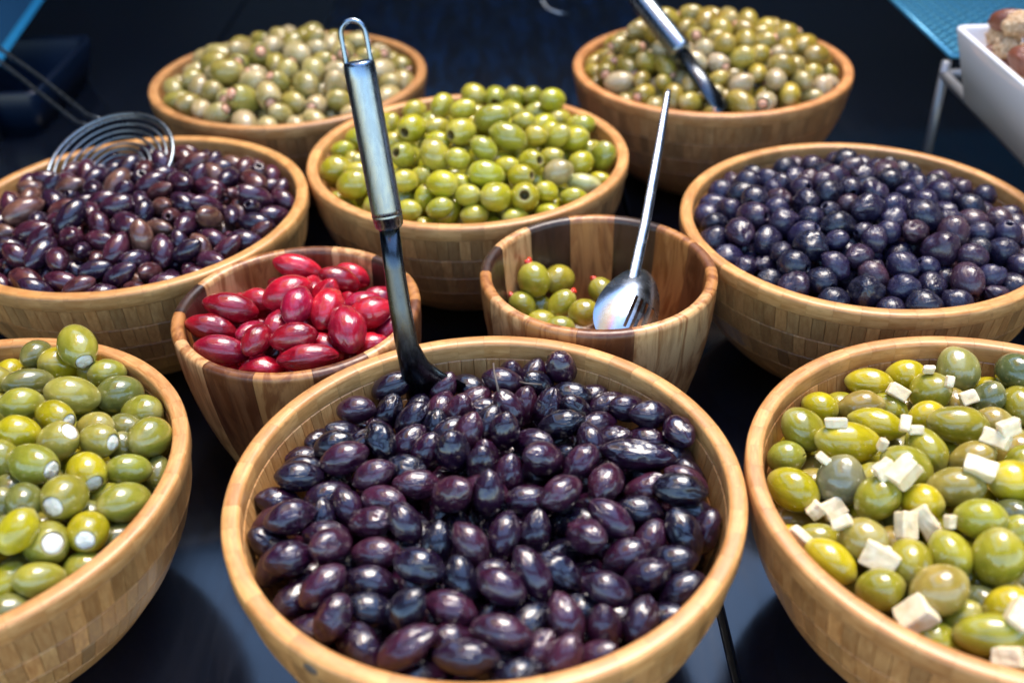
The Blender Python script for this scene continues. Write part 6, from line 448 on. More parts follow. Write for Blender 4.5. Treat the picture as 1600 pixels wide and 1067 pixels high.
'MR':[(2121,5913,1159,-286,-25,840,717,0,0),(3443,6261,1027,304,2,980,923,0,0),(2063,6624,1179,-120,56,990,810,0,0),(1852,7188,1022,-104,16,1001,858,0,0),(1531,5861,1005,115,7,935,794,0,0),(2381,6549,1212,-165,6,987,821,0,0),(1948,5577,1057,-114,1,1065,918,0,0),(1556,6162,1099,152,7,1271,987,0,0),(3116,6704,1069,-200,15,856,665,0,0),(2836,5516,1065,-159,-43,1290,1047,0,0),(2273,5591,1083,255,57,1042,816,0,0),(2739,7341,984,-145,-45,1091,918,0,0),(1487,6773,992,-31,23,1088,876,0,0),(2635,5940,1184,45,-46,1102,853,0,0),(2946,7079,1060,-85,-25,1125,909,0,0),(2787,6552,1153,295,8,786,721,0,0),(2220,5744,1135,72,-16,1029,820,0,0),(3318,6466,1030,43,-43,909,775,0,0),(2523,6445,1207,292,77,1144,905,0,0),(2471,5637,1115,249,63,1073,952,0,0),(2604,6289,1174,107,85,1158,945,0,0),(3130,6547,1081,-43,-81,833,738,0,0),(3206,7026,1002,-12,-14,1005,960,0,0),(2118,6983,1089,-209,-6,1011,827,0,0),(2984,6476,1182,-77,43,1156,995,0,0),(1975,6843,1100,-210,-46,959,917,0,0),(3099,6864,1053,56,-1,1038,863,0,0),(2652,7062,1072,-139,60,964,738,0,0),(1752,6942,1083,-19,69,1040,929,0,0),(2886,5947,1159,137,99,1236,1043,0,0),(1775,5909,1087,-209,57,884,753,0,0),(3021,5860,1081,257,-81,1004,829,0,0),(3003,5578,1053,273,-54,1002,809,0,0),(2294,7195,1080,228,-9,923,870,0,0),(1842,6397,1147,191,-24,923,872,0,0),(2741,6108,1208,-95,-49,1300,1102,0,0),(1850,6218,1133,21,-4,1125,984,0,0),(2551,7373,995,50,-63,1169,1100,0,0),(3013,5442,982,306,58,976,804,0,0),(2033,6392,1190,143,-46,1232,941,0,0),(2176,5436,1053,-200,79,1316,1133,0,0),(2222,7365,997,189,-35,1025,852,0,0),(3380,6637,1074,89,-58,1026,849,0,0),(2349,5865,1180,126,60,950,832,0,0),(2613,5502,1038,105,-34,1004,952,0,0),(3189,5860,1071,-63,43,1033,951,0,0),(1888,6710,1137,140,-20,816,724,0,0),(3276,5697,1042,-298,66,1117,1002,0,0),(3111,6190,1107,273,-1,1098,950,0,0),(2774,7168,1052,-114,40,1015,826,0,0),(3370,5869,997,-49,-44,881,811,0,0),(1662,5682,1004,-5,-53,1015,811,0,0),(3172,6369,1120,217,51,1138,927,0,0),(2329,7024,1097,262,-23,1153,868,0,0),(2093,7194,1067,-13,7,979,827,0,0),(2748,5789,1147,22,47,1236,1172,0,0),(2425,5457,1068,-293,-5,1008,937,0,0),(1711,6064,1085,102,6,1182,957,0,0),(1944,5857,1156,257,8,1156,1074,0,0),(2893,6662,1152,-134,-50,1145,879,0,0),(2170,6266,1172,-284,84,894,760,0,0),(2546,7198,1094,-173,-88,1193,1015,0,0),(2725,5336,1003,-84,-56,1212,949,0,0),(2959,6311,1138,-103,20,968,723,0,0),(2468,5972,1174,151,-48,867,833,0,0),(1563,6552,1070,-66,-30,993,856,0,0),(2521,6624,1165,234,-7,1166,925,0,0),(2165,6814,1141,96,-52,1043,901,0,0),(1974,5388,1021,-273,-8,1073,968,0,0),(3099,6024,1114,307,-31,931,808,0,0),(1944,6050,1129,-59,77,1185,929,0,0),(2723,6739,1152,-259,71,1198,1051,0,0),(3278,6015,1103,-209,135,1033,960,0,0),(2061,5691,1098,-82,-45,1075,824,0,0),(2364,6849,1149,-65,-13,1133,971,0,0),(3050,7196,993,-97,34,1009,846,0,0),(2330,6021,1153,-271,13,790,662,0,0),(2031,6208,1174,-65,-7,896,790,0,0),(3308,6859,1019,212,34,973,807,0,0),(1425,6414,1039,16,13,933,764,0,0),(1721,6538,1149,-209,14,1115,1006,0,0),(1920,7013,1059,-59,35,1088,874,0,0),(2826,6317,1208,-194,-25,985,857,0,0),(2320,6361,1182,56,-12,866,746,0,0),(1414,6608,995,-144,-15,1076,964,0,0),(3486,6433,995,-21,-94,1081,974,0,0),(1395,6221,1002,-221,30,1164,1085,0,0),(2634,5654,1089,-311,60,813,747,0,0),(2901,7280,994,53,31,1084,836,0,0),(2492,5283,1045,-289,7,1176,1027,0,0),(1670,6342,1121,-85,39,1273,1048,0,0),(2400,6213,1219,54,-21,1314,1041,0,0),(1570,6941,1002,-233,-83,1110,983,0,0),(2164,6082,1175,24,-1,1311,1018,0,0),(2934,5710,1121,32,-57,1101,894,0,0),(2523,6991,1146,-9,62,1015,870,0,0),(2764,6941,1136,-225,-16,1170,948,0,0),(1682,6787,1071,11,43,1126,865,0,0),(2897,6846,1103,121,-25,1020,809,0,0),(1806,5728,1092,-82,14,1080,1020,0,0),(2211,6477,1202,-274,-62,1187,942,0,0),(2551,6116,1176,-273,32,975,907,0,0),(2935,6123,1153,40,-59,1054,883,0,0),(3296,6210,1106,163,8,1089,895,0,0),(2372,7333,1008,-204,13,961,777,0,0),(1684,7083,994,-155,-67,1078,938,0,0),(2549,6809,1178,85,-41,1053,934,0,0),(1896,6553,1133,250,-18,926,840,0,0),(1763,5537,1035,80,70,1189,1070,0,0),(1453,6006,997,34,-40,1224,931,0,0),(3153,5574,981,-123,48,1131,942,0,0),(2237,6662,1196,53,-44,1032,938,0,0),(3446,6071,1027,226,67,1208,1076,0,0),(2300,5294,1000,-206,4,1040,930,0,0),(2351,6761,990,-280,64,1082,900,0,0),(2823,5839,979,-57,31,919,813,0,0),(1834,6726,991,-99,-92,1048,916,0,0),(1496,6130,869,121,63,965,874,0,0),(2592,6570,1027,258,-61,1033,804,0,0),(2487,5484,923,144,-38,811,748,0,0),(2384,5614,947,151,89,991,910,0,0),(3074,6247,949,128,61,989,865,0,0),(2390,7044,939,18,-63,976,801,0,0),(2214,6394,1032,71,-51,1072,857,0,0),(1851,5649,915,-27,-49,1012,896,0,0),(2040,5913,988,-270,126,1052,946,0,0),(1508,5910,851,-248,-68,1163,888,0,0),(1809,6185,964,128,11,1007,826,0,0),(2222,5335,841,228,44,1213,981,0,0),(2295,6907,985,80,-20,950,744,0,0),(1691,5933,962,-277,52,1046,854,0,0),(2884,6528,1033,302,-115,833,760,0,0),(3330,5825,816,-244,-78,1045,935,0,0),(2794,5438,878,-91,40,1136,897,0,0),(2641,7304,845,60,-57,1023,872,0,0),(2112,6520,1051,-167,-77,1008,853,0,0),(1405,6452,827,-206,38,1020,900,0,0),(2974,6657,990,38,46,1031,956,0,0),(2794,7000,949,-311,-99,1287,1036,0,0),(1621,6804,876,269,-33,1139,1018,0,0),(2743,6232,1009,227,-67,1256,1057,0,0),(2025,6944,956,-10,-51,847,759,0,0),(1907,5467,872,225,16,1173,944,0,0),(3091,7081,873,71,-35,1160,956,0,0),(2970,6922,948,-192,75,1097,994,0,0),(2308,5776,994,-52,83,1101,904,0,0),(1991,6244,1007,-86,74,1096,961,0,0),(2289,6089,1021,36,83,1020,933,0,0),(2472,5757,963,-76,80,1130,863,0,0),(3438,6658,830,-209,110,861,720,0,0),(1565,6432,924,0,145,1194,1083,0,0),(2384,7182,906,-252,-24,907,701,0,0),(2422,7351,851,-219,29,1209,941,0,0),(3223,6134,948,98,-91,1224,1099,0,0),(2994,6408,985,-216,-66,1346,1029,0,0),(3138,6638,943,-87,75,927,855,0,0),(2427,6405,1046,215,-113,1201,970,0,0),(2762,5672,980,-246,-69,1053,953,0,0),(3172,6458,944,-133,85,1146,961,0,0),(1989,6734,996,76,-62,848,679,0,0),(2364,5933,1010,150,-92,1099,866,0,0),(2140,6851,980,96,-58,990,819,0,0),(1615,5739,849,-195,-58,1242,1000,0,0),(2661,6047,1025,192,48,1241,1081,0,0),(1968,6427,1020,-83,-98,1111,982,0,0),(2956,6078,996,-82,83,959,849,0,0),(3298,6769,874,236,70,1033,952,0,0),(1632,6243,939,258,62,1183,1031,0,0),(2658,6756,975,99,-48,881,683,0,0),(2469,6072,1015,41,-91,1065,963,0,0),(3070,5555,825,-156,29,1030,920,0,0),(2061,5392,850,237,10,699,590,0,0),(3358,5992,877,-74,16,1089,929,0,0),(3192,6908,877,-276,-29,1040,861,0,0),(1998,5741,949,-167,67,1016,960,0,0),(2157,5739,981,95,83,875,745,0,0),(2637,5416,892,-309,99,925,742,0,0),(1411,6271,815,-228,21,1093,955,0,0),(3477,6336,815,-175,-44,935,814,0,0),(2988,5757,936,-120,11,1273,1075,0,0),(1794,7081,838,-102,-61,1206,984,0,0),(2317,6261,1057,-21,-46,1070,939,0,0),(2560,7076,935,120,15,969,906,0,0),(1929,7225,857,-161,-38,1185,1105,0,0),(3395,6456,856,-211,-67,938,739,0,0),(2158,6680,1014,-265,-52,1217,949,0,0),(2772,6413,1073,260,69,1118,981,0,0),(2898,5586,887,200,-67,1158,1009,0,0),(2755,6628,993,104,-35,1117,1016,0,0),(2535,5901,1034,-85,55,1011,952,0,0),(1524,6633,856,-176,35,1114,924,0,0),(1780,6373,957,-33,17,1267,1028,0,0),(2442,6907,972,211,-70,790,731,0,0),(1813,5818,933,-220,-31,1059,907,0,0),(2604,6382,1002,136,-19,1226,968,0,0),(1823,6904,924,-95,52,1137,948,0,0),(2202,5943,1036,-110,-42,1051,863,0,0),(2706,7155,898,185,-107,1010,883,0,0),(3209,5667,831,287,-24,1100,927,0,0),(2051,5565,927,-172,26,1047,841,0,0),(2191,7012,951,23,29,916,855,0,0),(2924,7135,897,-284,82,1022,887,0,0),(2202,7195,916,61,1,1235,1108,0,0),(3412,6171,855,-22,-23,1116,1047,0,0),(3163,5834,889,170,-70,1215,1003,0,0),(2330,6577,1038,-41,-48,1212,1113,0,0),(1856,5990,967,148,-50,835,765,0,0),(2826,5993,994,141,-60,877,781,0,0),(2150,6187,1020,67,57,1028,791,0,0),(2094,7309,807,-80,-106,1106,906,0,0),(3304,6585,907,-195,-72,1190,1014,0,0),(1717,5593,842,-58,18,897,821,0,0),(2039,7083,898,-161,-73,1022,839,0,0),(2331,5460,912,21,-71,984,830,0,0),(2552,5621,943,-230,-8,829,709,0,0),(1649,6974,846,65,36,926,799,0,0),(2609,6911,1005,-235,60,1238,1056,0,0),(2924,6235,1015,-127,116,948,851,0,0),(2492,6232,1042,-277,-1,839,762,0,0),(2262,7357,834,-152,-5,925,752,0,0),(2221,5603,930,-148,5,746,720,0,0),(1957,6593,984,42,5,1032,809,0,0),(3092,5990,953,156,-56,1092,923,0,0),(1717,6579,935,243,-90,1337,1152,0,0),(3062,6781,923,227,-97,910,799,0,0),(2492,5324,837,-50,3,1297,1162,0,0),(2946,5437,803,43,-124,967,870,0,0),(2825,7266,818,-156,-56,1320,1036,0,0),(2633,5783,958,-226,-30,922,854,0,0),(2858,6780,969,148,-87,953,800,0,0),(1645,6072,896,266,93,1061,836,0,0),(2511,6720,1023,-217,27,978,879,0,0),(3301,6321,923,-295,20,1267,1031,0,0),(1998,6077,964,-312,-51,1120,856,0,0),(2921,6514,845,-187,-57,1057,841,0,0),(1598,6846,697,260,-58,966,856,0,0),(3128,6571,797,303,-8,895,802,0,0),(2214,6148,876,71,71,1036,859,0,0),(1966,5669,787,-51,16,876,814,0,0),(2627,5563,802,-261,-90,1305,1078,0,0),(1764,6836,762,-112,50,1084,940,0,0),(1856,6654,791,-189,-29,1140,1093,0,0),(2676,5788,813,-25,32,819,746,0,0),(2740,6725,838,27,-77,1061,834,0,0),(2601,5386,694,299,-63,1022,843,0,0),(3316,6103,707,203,-81,1019,947,0,0),(3321,6280,722,-222,-101,1176,932,0,0),(3223,6830,734,1,-3,1000,835,0,0),(3136,5618,684,12,35,968,812,0,0),(2193,6310,895,-49,14,1014,844,0,0),(1795,6397,775,-203,47,1053,912,0,0),(2694,5959,851,298,-59,995,897,0,0),(2395,6254,883,70,22,1135,980,0,0),(2013,6794,842,24,77,1149,961,0,0),(2086,6032,833,132,-42,944,871,0,0),(3322,5924,663,86,-3,1074,989,0,0),(3319,6554,719,-93,72,1187,888,0,0),(2370,5879,840,109,20,1120,974,0,0),(2316,6444,882,-186,-16,1121,920,0,0),(2448,5672,810,181,-56,905,739,0,0),(2988,6361,800,245,-47,918,800,0,0),(1650,6491,749,-189,21,1061,927,0,0),(2232,6766,858,-305,34,894,703,0,0),(2788,6111,870,96,58,1021,924,0,0),(2254,7238,746,192,-56,746,686,0,0),(2340,5417,728,178,-75,1021,770,0,0),(2002,5457,721,173,32,1227,939,0,0),(1914,6481,858,147,66,930,803,0,0),(2598,6252,885,203,-11,923,828,0,0),(2922,6696,816,227,62,1155,1001,0,0),(2173,7088,752,-282,5,1123,986,0,0),(3222,5985,787,22,-76,832,765,0,0),(2533,6459,868,306,92,1012,820,0,0),(2978,6901,768,278,11,1101,910,0,0),(2764,5431,714,-204,-47,933,845,0,0),(2129,5608,768,178,103,1167,945,0,0),(3004,5863,790,-164,-19,836,735,0,0),(1943,7084,745,-95,59,826,718,0,0),(3083,6745,774,-114,20,922,822,0,0),(2814,6849,827,-124,64,741,610,0,0),(1702,5653,681,-87,95,915,813,0,0),(2837,5806,814,-253,-77,1085,854,0,0),(1768,6218,798,-211,-83,976,895,0,0),(2191,5899,851,38,88,1166,918,0,0),(2898,5559,702,8,-5,1086,881,0,0),(2637,7050,784,278,-2,1091,895,0,0),(1600,5849,651,-287,138,1216,1059,0,0),(2543,5890,855,153,39,1034,851,0,0),(2454,5512,777,-123,56,918,759,0,0),(3091,6106,776,-66,-104,1400,1118,0,0),(3360,6715,709,-218,84,963,846,0,0),(1809,5759,755,-139,86,1175,953,0,0),(2753,6472,868,85,69,1031,995,0,0),(2469,6965,830,-311,-112,951,764,0,0),(2550,7219,738,-277,72,972,849,0,0),(2383,6647,866,112,28,913,823,0,0),(3214,6425,771,294,-6,1166,947,0,0),(2139,6920,818,-73,32,1128,935,0,0),(2544,6752,868,-73,6,923,762,0,0),(1927,6168,833,-270,81,1008,869,0,0),(2568,6104,877,-17,-18,826,720,0,0),(2981,7145,717,-292,-32,823,790,0,0),(1539,6360,729,-81,-18,956,797,0,0),(2956,5705,757,-129,-72,934,875,0,0),(1807,6050,811,-111,-90,1109,926,0,0),(2928,6003,836,-308,28,1026,935,0,0),(1463,6142,696,-215,36,1089,979,0,0),(2369,6067,872,243,-18,991,845,0,0),(1687,6658,753,227,47,847,734,0,0),(1620,6155,763,-136,-63,982,836,0,0),(3141,7020,700,-297,-57,1167,1038,0,0),(2771,5656,778,-175,-56,817,744,0,0),(3128,5799,710,190,-12,1132,951,0,0),(2702,7281,690,-128,57,967,844,0,0),(1719,7009,686,-69,76,1031,859,0,0),(1487,6540,706,-92,15,991,799,0,0),(1914,6930,770,-13,116,1138,932,0,0),(2242,5733,826,-298,88,1040,923,0,0),(2802,6302,860,54,47,916,767,0,0),(2423,7318,671,-16,-40,1142,981,0,0),(1708,5905,796,194,-67,1153,933,0,0),(2205,5458,737,189,57,849,722,0,0),(1942,5900,820,-162,-3,1344,1090,0,0),(2215,6599,854,-207,-62,1144,1017,0,0),(2292,6973,822,-199,88,895,772,0,0),(2094,6461,882,301,18,1002,923,0,0),(1839,5555,723,116,-15,1194,984,0,0),(1535,6674,707,305,-34,922,703,0,0),(1546,6002,729,54,-6,906,766,0,0),(2928,6210,843,-165,81,1024,893,0,0),(2621,6597,864,29,84,952,909,0,0),(2398,7084,792,120,54,930,691,0,0),(2071,6190,865,-126,-69,838,695,0,0),(3425,6413,680,161,17,996,906,0,0),(3168,6269,807,25,-87,926,805,0,0),(2370,6841,843,-110,-80,910,800,0,0),(2027,7200,669,195,-4,1226,994,0,0),(2082,5768,806,116,-54,871,776,0,0),(2034,6618,844,-229,-62,1074,898,0,0),(2836,7051,754,-61,33,1122,1051,0,0),(1987,6329,831,-3,-42,1192,937,0,0),(2619,6882,814,304,-7,1063,915,0,0),(2309,5576,791,105,-1,1050,911,0,0),(3222,6850,558,261,-60,1159,912,0,0),(2788,6599,726,-15,-14,855,754,0,0),(2198,5812,681,199,-6,1028,880,0,0),(1907,6953,587,-232,14,981,822,0,0),(2657,6401,731,-16,39,922,792,0,0),(3006,5611,562,290,57,1129,871,0,0),(2680,7112,624,124,56,1077,970,0,0),(2847,5901,682,-217,-103,1162,865,0,0),(2530,6035,734,107,-112,1190,1007,0,0),(2504,6366,749,176,-61,979,798,0,0),(2068,6966,655,290,29,951,887,0,0),(2249,6243,736,69,108,1174,933,0,0),(1859,6270,652,296,20,1158,991,0,0),(2269,7028,634,-122,49,829,736,0,0),(1635,5992,546,-71,-88,949,843,0,0),(2824,6227,708,-311,77,1141,906,0,0),(1883,6545,659,-52,-28,824,735,0,0),(2415,7162,597,-144,99,933,837,0,0),(2536,6849,665,-312,24,1103,907,0,0),(2052,6537,700,-147,-50,820,702,0,0),(2051,5715,631,277,25,1347,1055,0,0),(3189,5899,545,-142,-74,1072,905,0,0),(2350,5758,692,-148,-74,863,779,0,0),(2821,5704,650,-141,-63,1026,787,0,0),(2956,7011,615,266,4,1012,935,0,0),(2911,6781,655,-194,13,1068,915,0,0),(3059,6352,653,97,26,1099,911,0,0),(2739,6877,670,-198,-72,1240,1055,0,0),(1890,6098,668,-50,90,1070,858,0,0),(2228,6680,692,102,-37,965,876,0,0),(2327,6523,706,-183,-47,1234,1087,0,0),(2398,6156,735,88,4,972,885,0,0),(3302,6373,569,63,-31,1165,892,0,0),(2632,5718,676,4,63,1054,821,0,0),(3052,5967,639,-94,-59,972,849,0,0),(2652,6233,744,235,-79,831,773,0,0),(2089,6268,690,162,-83,991,825,0,0),(1896,5856,613,-182,-126,1158,926,0,0),(2501,6585,738,137,26,1042,878,0,0),(2825,6399,725,173,-64,1015,852,0,0),(1748,5781,551,-163,11,1033,942,0,0),(2378,6933,690,122,-103,1022,832,0,0),(2078,5526,560,-272,-25,1089,1071,0,0),(2416,5623,659,42,-84,930,792,0,0),(2984,6536,683,264,-54,1182,1003,0,0),(2705,5573,624,-268,-81,1110,973,0,0),(2498,5802,713,-160,-11,1050,864,0,0),(2379,5954,681,149,52,934,882,0,0),(1742,6872,583,159,-18,1054,962,0,0),(1686,6364,627,117,-60,1177,963,0,0),(2167,6414,725,-101,66,1114,961,0,0),(2233,6854,685,122,84,1004,912,0,0),(2234,5413,580,-253,54,1117,964,0,0),(2269,7253,590,181,-52,1100,981,0,0),(3201,6686,618,-210,-70,1102,947,0,0),(3387,6181,582,-234,-7,862,771,0,0),(1905,6774,631,73,-18,1201,1039,0,0),(2966,6125,617,121,69,1136,1009,0,0),(2654,5419,548,-192,0,867,778,0,0),(3067,6863,624,-99,56,974,872,0,0),(2725,6059,668,230,32,1257,1179,0,0),(3331,6574,536,180,10,1148,931,0,0),(2042,6121,711,-259,92,903,747,0,0),(2516,7033,659,-214,19,993,913,0,0),(2151,7117,552,-146,33,1074,955,0,0),(1577,6231,577,284,-15,1110,893,0,0),(3187,6191,613,-192,38,951,914,0,0),(1719,6104,633,182,-41,980,892,0,0),(1666,6695,608,-129,6,1078,856,0,0),(2632,6713,712,62,-103,1148,914,0,0),(1879,7102,588,-37,98,1031,771,0,0),(2968,5798,600,142,36,1189,1026,0,0),(2884,7190,593,-94,-68,853,817,0,0),(3170,6505,618,302,95,1117,932,0,0),(2854,5527,520,148,-67,1140,1009,0,0),(2401,5390,586,-207,-92,1000,815,0,0),(2642,5883,695,-199,-74,1014,870,0,0),(2054,5918,656,79,-120,1022,912,0,0),(2221,6054,705,214,-91,1412,1104,0,0),(2525,5520,586,133,26,1131,964,0,0),(2598,7260,568,-160,-35,1051,851,0,0),(3139,5727,545,-311,-50,1178,942,0,0),(1869,5653,559,-245,46,1146,925,0,0),(2084,6767,680,153,-52,1165,901,0,0),(1539,6594,560,-76,2,1023,925,0,0),(1513,6408,556,183,100,1297,1061,0,0),(2354,6362,756,25,34,796,706,0,0),(3297,6043,518,10,37,1058,999,0,0),(2252,5625,628,191,-59,1014,957,0,0),(1935,6414,694,278,-60,886,780,0,0),(2404,6732,712,-131,82,1057,903,0,0),(1521,6092,553,-2,25,802,710,0,0)],
